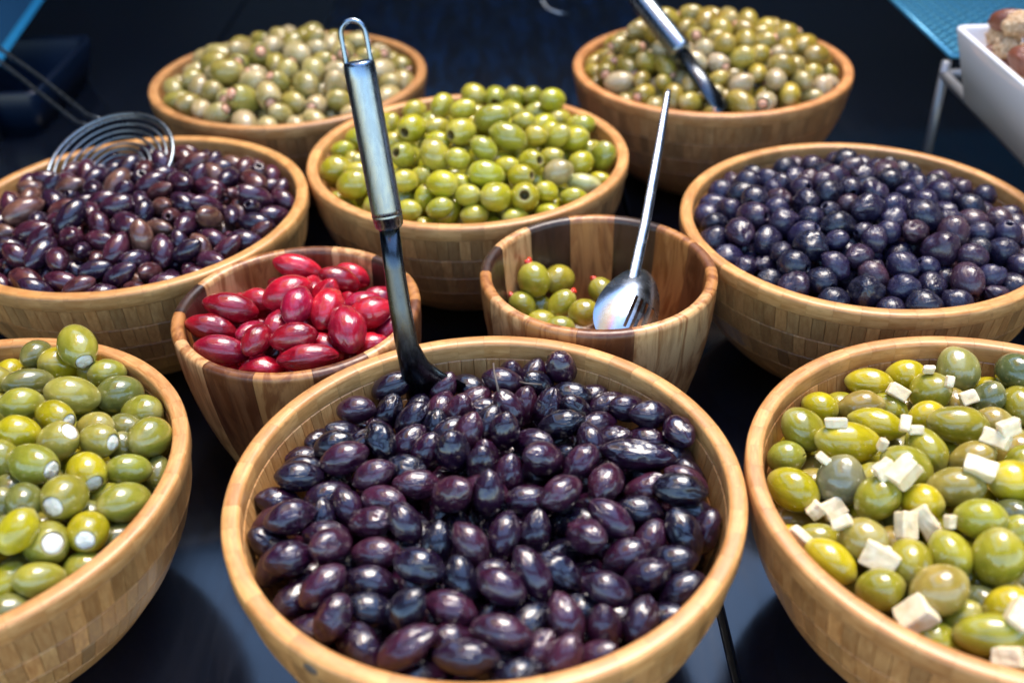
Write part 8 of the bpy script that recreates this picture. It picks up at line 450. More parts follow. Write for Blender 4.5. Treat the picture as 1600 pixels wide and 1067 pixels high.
'BR':[(1387,10271,1151,-311,-38,1411,1159,0,0),(1188,9360,1260,-40,50,1197,866,0,0),(1058,8740,1025,-150,38,970,740,0,0),(2055,10294,1175,-39,43,1225,838,0,0),(1597,9835,1368,-80,-42,1395,1018,0,0),(2207,8398,1112,-203,23,1367,922,0,0),(1455,8586,1116,-181,-64,1271,921,0,0),(1996,8395,1108,215,24,1524,1093,0,0),(1497,9329,1402,101,-31,1420,918,0,0),(2471,10321,1078,120,-13,1141,866,0,0),(2129,10479,1054,64,-23,1269,984,0,0),(1526,9647,1434,-288,62,1459,1114,0,0),(1024,8951,1115,-32,22,1405,993,0,0),(3014,9572,1027,-196,-40,1103,801,0,0),(1289,9054,1254,58,-56,1419,961,0,0),(1723,9226,1410,-164,46,1345,927,0,0),(929,9167,1138,-174,8,1193,920,0,0),(964,9553,1114,-126,59,1317,902,0,0),(1943,8984,1416,153,-67,1443,1007,0,0),(2141,10095,1258,-307,14,979,709,0,0),(2224,9549,1380,199,36,1008,780,0,0),(2333,10197,1200,68,-12,1397,949,0,0),(2798,9601,1153,-75,-14,1247,970,0,0),(1584,8468,1098,-242,37,1279,902,0,0),(2448,9610,1343,184,-39,1170,946,0,0),(1214,8866,1168,104,12,996,754,0,0),(2502,9817,1288,179,-38,1257,905,0,0),(2420,8794,1281,-7,-11,1344,991,0,0),(2956,9148,1076,16,-46,927,697,0,0),(1622,8673,1209,108,16,1362,879,0,0),(2370,9421,1356,-309,-5,1271,826,0,0),(2145,9099,1410,-162,23,1377,1005,0,0),(2325,10434,1008,144,63,883,624,0,0),(972,9353,1151,-96,52,1008,812,0,0),(1091,9930,1135,-101,-38,999,769,0,0),(1719,9966,1315,291,-49,1390,947,0,0),(2446,9073,1288,105,-29,974,774,0,0),(2311,9945,1300,39,31,1237,871,0,0),(2452,10033,1202,199,-31,1175,887,0,0),(1790,8536,1148,-120,59,1106,835,0,0),(2028,8593,1208,7,40,1130,845,0,0),(1216,8682,1106,-233,2,1238,880,0,0),(1573,9032,1341,70,19,1405,952,0,0),(1770,9021,1371,160,-48,1133,905,0,0),(1388,8742,1178,-209,67,982,745,0,0),(2795,8796,1078,-166,-47,1116,917,0,0),(1758,9704,1463,294,-10,1284,964,0,0),(1328,9904,1236,297,-11,1278,829,0,0),(1401,9503,1363,136,-62,1388,1021,0,0),(2137,9841,1391,171,-3,1314,882,0,0),(2920,9388,1094,-174,57,1314,912,0,0),(1096,9620,1233,-266,-9,1188,860,0,0),(2572,9242,1280,160,19,1160,845,0,0),(1864,9506,1456,127,35,1441,1036,0,0),(1610,10417,1087,-86,-33,1559,1083,0,0),(1676,9413,1440,-215,10,1186,850,0,0),(2958,9778,1008,-83,-53,1174,864,0,0),(2298,9730,1372,-164,-45,1382,1002,0,0),(1081,10123,1062,-229,-7,1122,889,0,0),(2585,8737,1161,197,5,1220,920,0,0),(1982,9336,1423,-142,-66,1251,959,0,0),(2668,8640,1040,-43,25,1078,787,0,0),(839,9434,1031,-105,15,1230,924,0,0),(1593,10168,1209,49,5,942,687,0,0),(1276,9654,1349,-275,5,1317,976,0,0),(2633,10071,1098,300,-17,998,776,0,0),(1979,9988,1330,-145,-5,1260,867,0,0),(2577,8944,1223,-196,25,1189,894,0,0),(1411,10092,1225,275,-66,1053,872,0,0),(2200,8759,1233,-183,13,1197,841,0,0),(1744,8356,1036,-120,64,1187,786,0,0),(876,9712,1033,61,27,1183,770,0,0),(2736,8976,1138,313,-26,1063,829,0,0),(2436,8524,1120,-179,-20,1226,963,0,0),(1866,8830,1306,-107,-10,1199,896,0,0),(1442,9154,1320,-290,45,1228,940,0,0),(1421,8896,1266,-103,-48,1322,858,0,0),(2254,8970,1329,6,-2,1031,843,0,0),(1822,10105,1331,211,35,1148,870,0,0),(1661,8849,1321,246,11,1212,944,0,0),(2637,10228,1022,-170,-32,1227,913,0,0),(2758,9797,1168,-95,119,1321,961,0,0),(1716,10300,1210,-6,-17,1239,940,0,0),(2329,9177,1357,-2,43,1327,883,0,0),(2186,9323,1417,255,43,1314,975,0,0),(2816,9154,1224,60,-34,1335,1092,0,0),(1841,8677,1217,-312,-55,1041,700,0,0),(2860,9943,1047,-255,14,1174,905,0,0),(1179,9790,1201,-41,-27,1321,963,0,0),(1903,9174,1412,-311,-18,1055,778,0,0),(1118,9112,1184,-108,-21,1375,988,0,0),(1884,10384,1140,-281,-30,964,731,0,0),(1819,10500,1049,189,10,1079,868,0,0),(2768,9374,1242,95,-32,1618,1153,0,0),(1265,10113,1100,-281,-17,1011,805,0,0),(1956,9750,1418,-92,4,1424,982,0,0),(2618,9934,1193,169,82,1423,986,0,0),(1933,10181,1246,-229,-29,941,751,0,0),(2083,8869,1340,304,-26,1302,947,0,0),(1444,9770,1306,-57,-7,1060,744,0,0),(1515,9957,1265,141,76,1078,854,0,0),(2633,9662,1250,147,78,1379,925,0,0),(2327,8614,1228,146,-6,1261,906,0,0),(2892,8945,1044,292,21,1063,836,0,0),(979,9887,1000,-18,19,1336,955,0,0),(874,9243,1001,65,6,1225,801,0,0),(2599,9482,1309,-257,-40,1451,1078,0,0),(1258,10295,987,128,62,1113,834,0,0),(1292,8556,1022,-231,-61,1145,901,0,0),(2059,9522,1428,208,-82,1391,1044,0,0),(1577,9507,1247,-286,-133,1626,1123,0,0),(1499,10114,1071,-9,29,1288,1007,0,0),(2412,9215,1190,23,-29,1285,976,0,0),(2321,10261,1007,-98,71,1167,876,0,0),(1629,8408,877,-257,-48,1174,808,0,0),(2058,9241,1265,283,-49,1089,876,0,0),(2722,10142,872,202,-51,1041,728,0,0),(2282,9486,1219,-97,-53,1215,818,0,0),(1823,9853,1237,37,41,1178,866,0,0),(2244,8607,1043,-204,-77,1375,993,0,0),(1967,10368,996,-107,-3,1192,939,0,0),(1081,10020,869,-30,-26,1407,1004,0,0),(1066,9108,1000,242,0,1461,1031,0,0),(2015,10146,1119,-306,-77,1218,878,0,0),(1154,9289,1101,-6,8,1328,974,0,0),(2449,9392,1164,48,-107,1414,947,0,0),(2309,9989,1119,-39,-85,1349,908,0,0),(2494,10003,1055,-8,-46,848,701,0,0),(1361,9249,1185,239,28,1316,995,0,0),(2789,9205,1015,32,-27,1516,1193,0,0),(1570,8850,1139,-156,-34,1326,941,0,0),(1357,10326,844,86,44,1226,957,0,0),(2377,9662,1181,-189,45,1332,920,0,0),(1117,9665,1054,-104,-60,1304,1004,0,0),(1453,9030,1142,-137,-7,1022,803,0,0),(2734,9478,1045,-42,-32,1136,868,0,0),(2700,9847,970,101,-1,1126,895,0,0),(2251,9094,1206,-32,68,1226,889,0,0),(1891,9115,1241,-239,-6,1226,952,0,0),(2098,9936,1192,50,48,1383,930,0,0),(1648,9320,1256,270,-2,1133,812,0,0),(1878,9301,1272,84,-104,1152,960,0,0),(1775,8827,1140,80,9,1219,922,0,0),(1109,9457,1073,-147,-94,1181,834,0,0),(1242,10118,941,-299,5,1193,848,0,0),(2144,9635,1261,-222,1,1224,981,0,0),(1426,9806,1146,13,-40,1015,709,0,0),(2871,9887,882,105,-44,1230,870,0,0),(2955,9189,853,111,-26,1347,1043,0,0),(2122,9454,1259,84,-78,945,760,0,0),(2908,9412,920,296,45,1202,809,0,0),(2029,8359,882,108,57,857,661,0,0),(882,9576,888,205,-53,1374,1006,0,0),(1199,8637,908,-53,-51,1295,869,0,0),(1633,9922,1142,-114,-28,1228,825,0,0),(2148,10282,1023,175,70,1177,963,0,0),(1612,9723,1196,265,-29,1328,947,0,0),(2579,9718,1087,-144,-19,1217,981,0,0),(1020,8897,908,127,58,1400,1006,0,0),(2615,9306,1116,-177,8,1517,1047,0,0),(2610,9079,1082,28,55,1122,831,0,0),(1614,9139,1195,-232,-12,1323,999,0,0),(2506,10293,891,207,20,1664,1152,0,0),(1256,9548,1128,177,40,1387,1046,0,0),(1663,8659,1046,77,36,1153,897,0,0),(1946,8963,1192,-43,49,1103,821,0,0),(1909,8608,1071,-71,-62,1035,836,0,0),(1850,9663,1249,-40,-63,1606,1155,0,0),(1401,9448,1184,144,31,1155,879,0,0),(2095,8704,1076,-185,5,1245,910,0,0),(1730,8980,1208,-296,47,1154,904,0,0),(1739,10087,1155,2,38,1351,1031,0,0),(1282,9069,1082,-193,61,1049,775,0,0),(2224,10446,875,-253,94,1219,863,0,0),(998,9722,945,81,51,1037,763,0,0),(1421,9953,1105,-48,-17,1104,907,0,0),(2841,9600,968,-245,-70,1371,1009,0,0),(993,9395,967,-93,60,997,786,0,0),(1776,9461,1265,101,69,1260,1032,0,0),(875,9342,877,312,33,1185,845,0,0),(2080,9082,1230,-251,-58,1125,832,0,0),(2379,8510,869,228,64,1482,1035,0,0),(2520,9548,1130,250,31,1051,822,0,0),(2487,8653,958,21,-64,1477,1036,0,0),(1571,10442,889,-273,-44,1310,932,0,0),(1185,9961,1008,-120,-58,1232,926,0,0),(1453,8508,914,301,-30,1465,1109,0,0),(2694,8737,910,-52,-55,1336,945,0,0),(1994,10507,891,308,-18,1235,864,0,0),(2126,8932,1172,-252,-74,1218,931,0,0),(2034,9780,1255,12,13,1166,937,0,0),(2336,8943,1182,6,61,1391,939,0,0),(1727,8530,977,-44,82,1149,787,0,0),(1390,8738,1007,296,-42,1358,992,0,0),(2234,9332,1229,-61,64,1255,849,0,0),(1297,9846,1070,228,81,1167,867,0,0),(2965,9658,870,-308,-37,1052,728,0,0),(1186,8858,1001,167,16,1482,1039,0,0),(1755,10401,934,-163,24,1218,859,0,0),(1883,8392,945,-138,-68,1476,994,0,0),(2072,8530,965,128,-7,1255,916,0,0),(1503,10284,971,223,30,1411,1077,0,0),(2242,9803,1189,-30,-59,1204,941,0,0),(2583,8901,1047,260,-5,1563,1020,0,0),(2387,8789,1085,-306,20,1429,1050,0,0),(2433,9866,1131,305,65,1217,845,0,0),(1817,10236,1050,-293,-39,1495,1063,0,0),(943,9070,834,232,76,1681,1139,0,0),(1417,9651,1190,272,26,1319,989,0,0),(2468,10146,1013,12,67,1127,895,0,0),(1982,8793,1176,-301,-45,1347,935,0,0),(2638,8615,820,-34,101,980,739,0,0),(2198,8407,880,-241,-83,1473,994,0,0),(2448,9057,1132,313,-57,1214,826,0,0),(1922,9996,1174,102,10,1092,884,0,0),(2186,10116,1095,-146,-36,1115,875,0,0),(2742,9006,955,-201,57,1240,969,0,0),(1962,9467,1263,-142,101,1213,931,0,0),(2823,8845,873,-163,-87,1216,861,0,0),(2906,8996,868,-294,53,988,760,0,0),(1363,8901,1081,-53,19,1210,893,0,0),(2225,10254,843,311,6,1394,963,0,0),(1769,9297,1103,-182,-28,1253,994,0,0),(1494,9195,1029,110,-68,1219,944,0,0),(2331,9314,1058,211,94,1145,872,0,0),(2454,9626,1004,-111,-52,1212,872,0,0),(1251,9191,943,297,-11,1323,970,0,0),(2450,8811,880,22,-2,1106,834,0,0),(1602,9553,992,-162,12,1507,1097,0,0),(1666,9111,1026,22,-1,1193,887,0,0),(2026,9381,1116,-76,46,1435,923,0,0),(1988,9197,1094,204,-52,1249,1026,0,0),(1811,9874,1055,-119,-40,1522,1060,0,0),(1512,9996,896,121,-78,1301,873,0,0),(1659,10189,838,120,68,1312,1013,0,0),(2870,9509,803,114,16,1107,841,0,0),(2586,9396,960,207,13,1011,770,0,0),(1359,8891,895,-52,-60,1215,868,0,0),(938,9768,754,-184,44,1188,923,0,0),(2322,10060,918,-178,-25,1040,809,0,0),(1181,9009,848,-29,-4,1360,1026,0,0),(1078,8899,693,298,-108,1347,1031,0,0),(2127,9093,1063,-237,13,1019,771,0,0),(2387,8999,950,197,20,1355,985,0,0),(2638,9558,920,143,89,1396,988,0,0),(2056,8853,975,146,95,1172,849,0,0),(1674,10362,765,-36,43,1412,965,0,0),(2063,10367,823,-230,-57,1106,819,0,0),(1803,9499,1083,3,7,1338,943,0,0),(1213,10128,755,-72,13,1359,1050,0,0),(2203,9471,1101,215,68,928,607,0,0),(1303,9685,972,-162,36,1026,805,0,0),(1354,8701,834,-135,9,1222,870,0,0),(2329,9771,1010,39,94,1119,880,0,0),(2045,10429,667,-314,-19,1282,963,0,0),(2731,9709,887,-272,-61,1107,788,0,0),(1629,9770,1032,-271,26,1186,836,0,0),(1409,10157,806,-51,86,1280,916,0,0),(2489,9978,909,236,32,1139,855,0,0),(1593,9345,1090,-182,-110,1099,886,0,0),(1567,8693,883,302,2,1432,1110,0,0),(1985,9766,1084,-213,20,1175,925,0,0),(1157,9357,902,-196,104,1231,905,0,0),(926,9229,704,166,42,1387,1029,0,0),(1596,8537,805,57,34,1011,747,0,0),(2454,9178,1013,295,-75,1215,933,0,0),(2035,9572,1127,184,-13,1108,802,0,0),(2484,8625,772,-140,-26,1206,838,0,0),(1871,10072,964,-248,13,1382,968,0,0),(2651,8893,831,-293,39,1225,940,0,0),(2194,9641,1070,-61,-22,1410,1098,0,0),(2225,8750,916,8,25,1426,1024,0,0),(2825,8949,737,-43,21,1153,921,0,0),(1744,8774,955,177,48,1184,830,0,0),(1858,10259,859,84,31,1272,989,0,0),(1666,8946,1001,-63,-117,1211,871,0,0),(2907,9343,754,-24,-46,1001,803,0,0),(2779,9140,805,130,15,1303,865,0,0),(2347,10372,755,-12,24,1221,893,0,0),(2667,8731,745,241,54,1085,742,0,0),(1853,9084,1064,42,-93,1180,861,0,0),(2360,9488,1036,-160,-74,1212,913,0,0),(1413,9509,1020,-134,16,1333,968,0,0),(1750,8486,790,-79,85,1278,917,0,0),(2675,9963,848,-64,-76,1200,894,0,0),(1905,8580,864,289,46,1563,1148,0,0),(1332,9972,890,-229,-90,1350,1035,0,0),(2729,9339,897,61,9,1038,782,0,0),(1177,8714,721,-94,-12,1202,927,0,0),(2606,9186,892,-48,-3,1275,1023,0,0),(1075,9568,839,172,-51,1591,1092,0,0),(2210,8939,990,-67,-65,1252,1022,0,0),(2032,9992,1019,-232,-6,1338,1010,0,0),(1533,8858,975,251,-21,1245,829,0,0),(2490,9803,947,68,57,1236,974,0,0),(1660,10031,977,-122,4,1331,942,0,0),(1895,8399,750,-240,-74,1194,909,0,0),(2080,8456,682,241,91,1409,1059,0,0),(2027,10209,907,-83,100,1074,866,0,0),(1050,9924,723,-101,66,1242,864,0,0),(2166,8593,815,-47,11,1390,1012,0,0),(1336,8609,702,128,-25,1207,832,0,0),(1162,9778,878,-127,12,1373,1143,0,0),(2580,10179,724,145,-34,1138,822,0,0),(1313,9352,982,-14,-59,1111,895,0,0),(2824,9952,726,-123,-52,1221,857,0,0),(2162,9845,1017,108,61,1507,1049,0,0),(1473,10344,722,193,43,1067,825,0,0),(2366,8543,682,182,-6,1262,922,0,0),(1913,8753,978,272,85,1232,979,0,0),(924,9469,746,-217,31,1193,920,0,0),(2859,9757,779,-310,-14,1230,888,0,0),(2172,10109,936,207,-43,1055,803,0,0),(1049,9231,840,196,82,1255,899,0,0),(2169,9255,1082,61,68,1004,779,0,0),(1444,9738,1013,173,-35,1206,841,0,0),(1422,9035,972,-14,26,1445,974,0,0),(2405,10156,803,169,-57,1077,874,0,0),(1838,10443,716,-184,-82,1372,997,0,0),(1228,8840,817,137,-87,1096,829,0,0),(1913,8928,1028,183,-81,1191,935,0,0),(2570,9023,917,-18,-54,1024,760,0,0),(2335,8669,806,-314,-85,1020,822,0,0),(1252,9511,928,255,69,1179,989,0,0),(1759,9667,1082,20,-12,1260,851,0,0),(2287,9157,1042,258,-62,1056,826,0,0),(1479,10039,702,-142,65,1172,910,0,0),(2139,8813,748,160,58,1451,962,0,0),(1090,9074,664,-140,-90,1124,843,0,0),(1964,8921,840,48,-40,1326,1009,0,0),(2039,9275,938,47,95,1173,835,0,0),(2390,9344,893,298,-29,1148,843,0,0),(2899,9561,643,-8,44,1275,953,0,0),(1285,9957,670,120,-67,1284,930,0,0),(1231,9215,724,-168,58,1534,1239,0,0),(1962,10050,795,-118,-51,1193,950,0,0),(1857,9246,901,227,-86,1396,941,0,0),(1918,9430,946,-253,-52,982,745,0,0),(1469,9763,846,31,-27,1162,953,0,0),(2309,8857,813,243,60,893,702,0,0),(1557,9129,877,-136,39,1101,918,0,0),(1729,9676,910,46,86,942,769,0,0),(1429,9579,819,-28,-57,1393,1043,0,0),(2772,9100,619,12,56,1338,1093,0,0),(1503,9365,910,254,-1,1106,912,0,0),(2341,9152,830,-126,-77,1321,944,0,0),(2530,9816,749,291,-67,1647,1158,0,0),(1706,8861,836,298,-3,1012,737,0,0),(2615,9084,734,-117,27,1345,946,0,0),(2173,10273,665,-14,2,1329,1000,0,0),(2506,9632,817,88,72,1283,920,0,0),(1783,9058,909,-178,68,1124,860,0,0),(1145,10027,599,249,82,1315,883,0,0),(2273,9636,894,-75,56,1262,915,0,0),(2866,9401,583,-284,84,1276,880,0,0),(1073,9342,698,-164,-70,1186,918,0,0),(1742,9439,908,-185,90,1285,984,0,0),(1577,8548,603,-250,-104,1434,1043,0,0),(1223,9642,714,70,30,1294,1038,0,0),(2072,9623,919,198,66,1467,944,0,0),(1321,10192,618,-28,44,1052,811,0,0),(2460,10022,709,35,-75,1217,943,0,0),(2355,9888,855,35,-84,1226,940,0,0),(2701,10038,634,-61,-67,1322,909,0,0),(2147,9950,849,-78,-20,1428,1019,0,0),(2725,9624,742,298,42,1033,771,0,0),(1503,8736,681,-201,-73,1411,1116,0,0),(1755,8700,766,-153,15,1241,979,0,0),(2244,8485,599,310,119,939,738,0,0),(1773,10212,687,253,45,1106,864,0,0),(1810,9876,822,-71,87,1514,997,0,0),(1644,9838,881,213,33,1252,906,0,0),(1150,9805,632,31,-27,1264,1038,0,0),(2715,9334,727,-147,-6,1286,1014,0,0),(1329,9814,779,-224,27,1039,748,0,0),(2029,8620,665,294,-52,1001,764,0,0),(1664,9266,932,-242,-104,1132,869,0,0),(1787,10066,792,-10,-123,1232,904,0,0),(2416,9501,874,248,-61,1222,845,0,0),(1653,10332,562,101,45,1531,1110,0,0),(980,9633,631,-2,-48,1442,1011,0,0),(1422,9245,806,285,68,1403,966,0,0),(2134,9420,965,-89,70,1159,903,0,0),(1969,8764,744,190,-50,1375,905,0,0),(1378,9045,792,-129,-7,1229,896,0,0),(2708,9825,645,148,-5,1325,1019,0,0),(1264,9436,744,-97,81,1365,958,0,0),(2537,9337,795,54,47,1295,923,0,0),(2482,8954,760,-37,-66,1327,1038,0,0),(2014,9075,945,-130,26,1352,956,0,0),(1329,8808,691,-267,-61,1169,814,0,0),(2708,8855,640,-169,4,1135,839,0,0),(2542,8664,622,119,1,1295,895,0,0),(2451,10275,633,270,-28,968,815,0,0),(1546,8959,821,231,-86,1131,906,0,0),(2899,9248,630,-286,22,1007,817,0,0),(2014,9807,849,188,24,1294,1044,0,0),(2213,9273,926,48,9,1029,857,0,0),(1806,8481,624,-187,10,1101,865,0,0),(1882,9598,940,-245,-87,1355,1068,0,0),(1588,10199,670,116,55,1188,818,0,0),(2258,10094,757,-291,79,1237,861,0,0),(1947,10240,700,-183,29,1307,939,0,0),(2168,9064,864,56,51,1305,869,0,0),(2457,8794,692,-38,86,1058,808,0,0),(2830,9713,548,296,-52,1227,1001,0,0)]}
COL = dict(
 FC=[(.026, .0052, .018), (.036, .008, .022), (.011, .004, .014), (.019, .005, .016), (.052, .012, .026), (.007, .004, .012)],
 ML=[(.075, .017, .030), (.052, .014, .030), (.105, .032, .030), (.036, .012, .028), (.16, .070, .045), (.064, .017, .034), (.024, .010, .024)],
 MR=[(.024, .014, .036), (.017, .012, .030), (.034, .016, .034), (.010, .009, .022), (.054, .023, .036), (.022, .016, .046)],
 S1=[(.44, .007, .022), (.36, .008, .036), (.29, .005, .014), (.50, .014, .028), (.33, .009, .026)],
 CB=[(.38, .35, .020), (.42, .37, .018), (.33, .32, .030), (.46, .39, .040)],
 S2=[(.33, .29, .026), (.29, .27, .030), (.36, .31, .028)],
 FL=[(.19, .20, .045), (.23, .22, .035), (.17, .18, .05)], FR=[(.26, .23, .022), (.31, .26, .02), (.22, .20, .03)],
 BL=[(.36, .28, .09), (.42, .33, .14), (.30, .24, .05), (.46, .36, .19)], BR=[(.36, .26, .04), (.40, .28, .035), (.33, .25, .08), (.48, .37, .23), (.29, .20, .03)])
TAGC = dict(y=(.46, .36, .010), g=(.31, .275, .022), b=(.33, .24, .05), e=(.19, .17, .095), d=(.105, .115, .04), p=(.28, .255, .08), w=(.48, .44, .17), x=(.25, .23, .028), s=(0, 0, 0))
TAGL = dict(y=(.43, .35, .010), g=(.29, .265, .032), p=(.34, .29, .055), d=(.17, .165, .04), b=(.28, .22, .045))
CBT = dict(y=(.42, .36, .022), b=(.38, .32, .14), w=(.5, .46, .18))
KIND = dict(FC='black_olive', ML='plum_olive', MR='black_olive', S1='crimson_olive', CB='green_olive', S2='green_olive', FL='green_olive', FR='green_olive', BL='pale_olive', BR='pale_olive')
HERE = dict(FC='the front middle bowl', ML='the middle left bowl', MR='the middle right bowl', S1='the crimson olive bowl', CB='the green heap', S2='the small striped bowl', FL='the front left bowl', FR='the front right bowl', BL='the far left bowl', BR='the far right bowl')
WHAT = dict(FC='glossy black olive', ML='plum-brown olive', MR='blue-black olive', S1='crimson olive', CB='bright green olive', S2='green olive', FL='green olive', FR='green olive', BL='pale olive', BR='golden olive')
GRP = dict(FC='black olives in the front middle bowl', ML='plum-brown olives in the left bowl', MR='blue-black olives in the right bowl', S1='crimson olives in the small bowl', CB='green pitted olives in the middle bowl', S2='green olives in the nearly empty bowl', FL='stuffed green olives in the front left bowl', FR='green olives among the cheese', BL='pale olives in the far left bowl', BR='pale golden olives in the far right bowl')
COLW = dict(y='yellow-green', g='mid green', b='brownish green', e='greyish', d='dark green', p='pale green', w='pale cut', x='cross-cut')
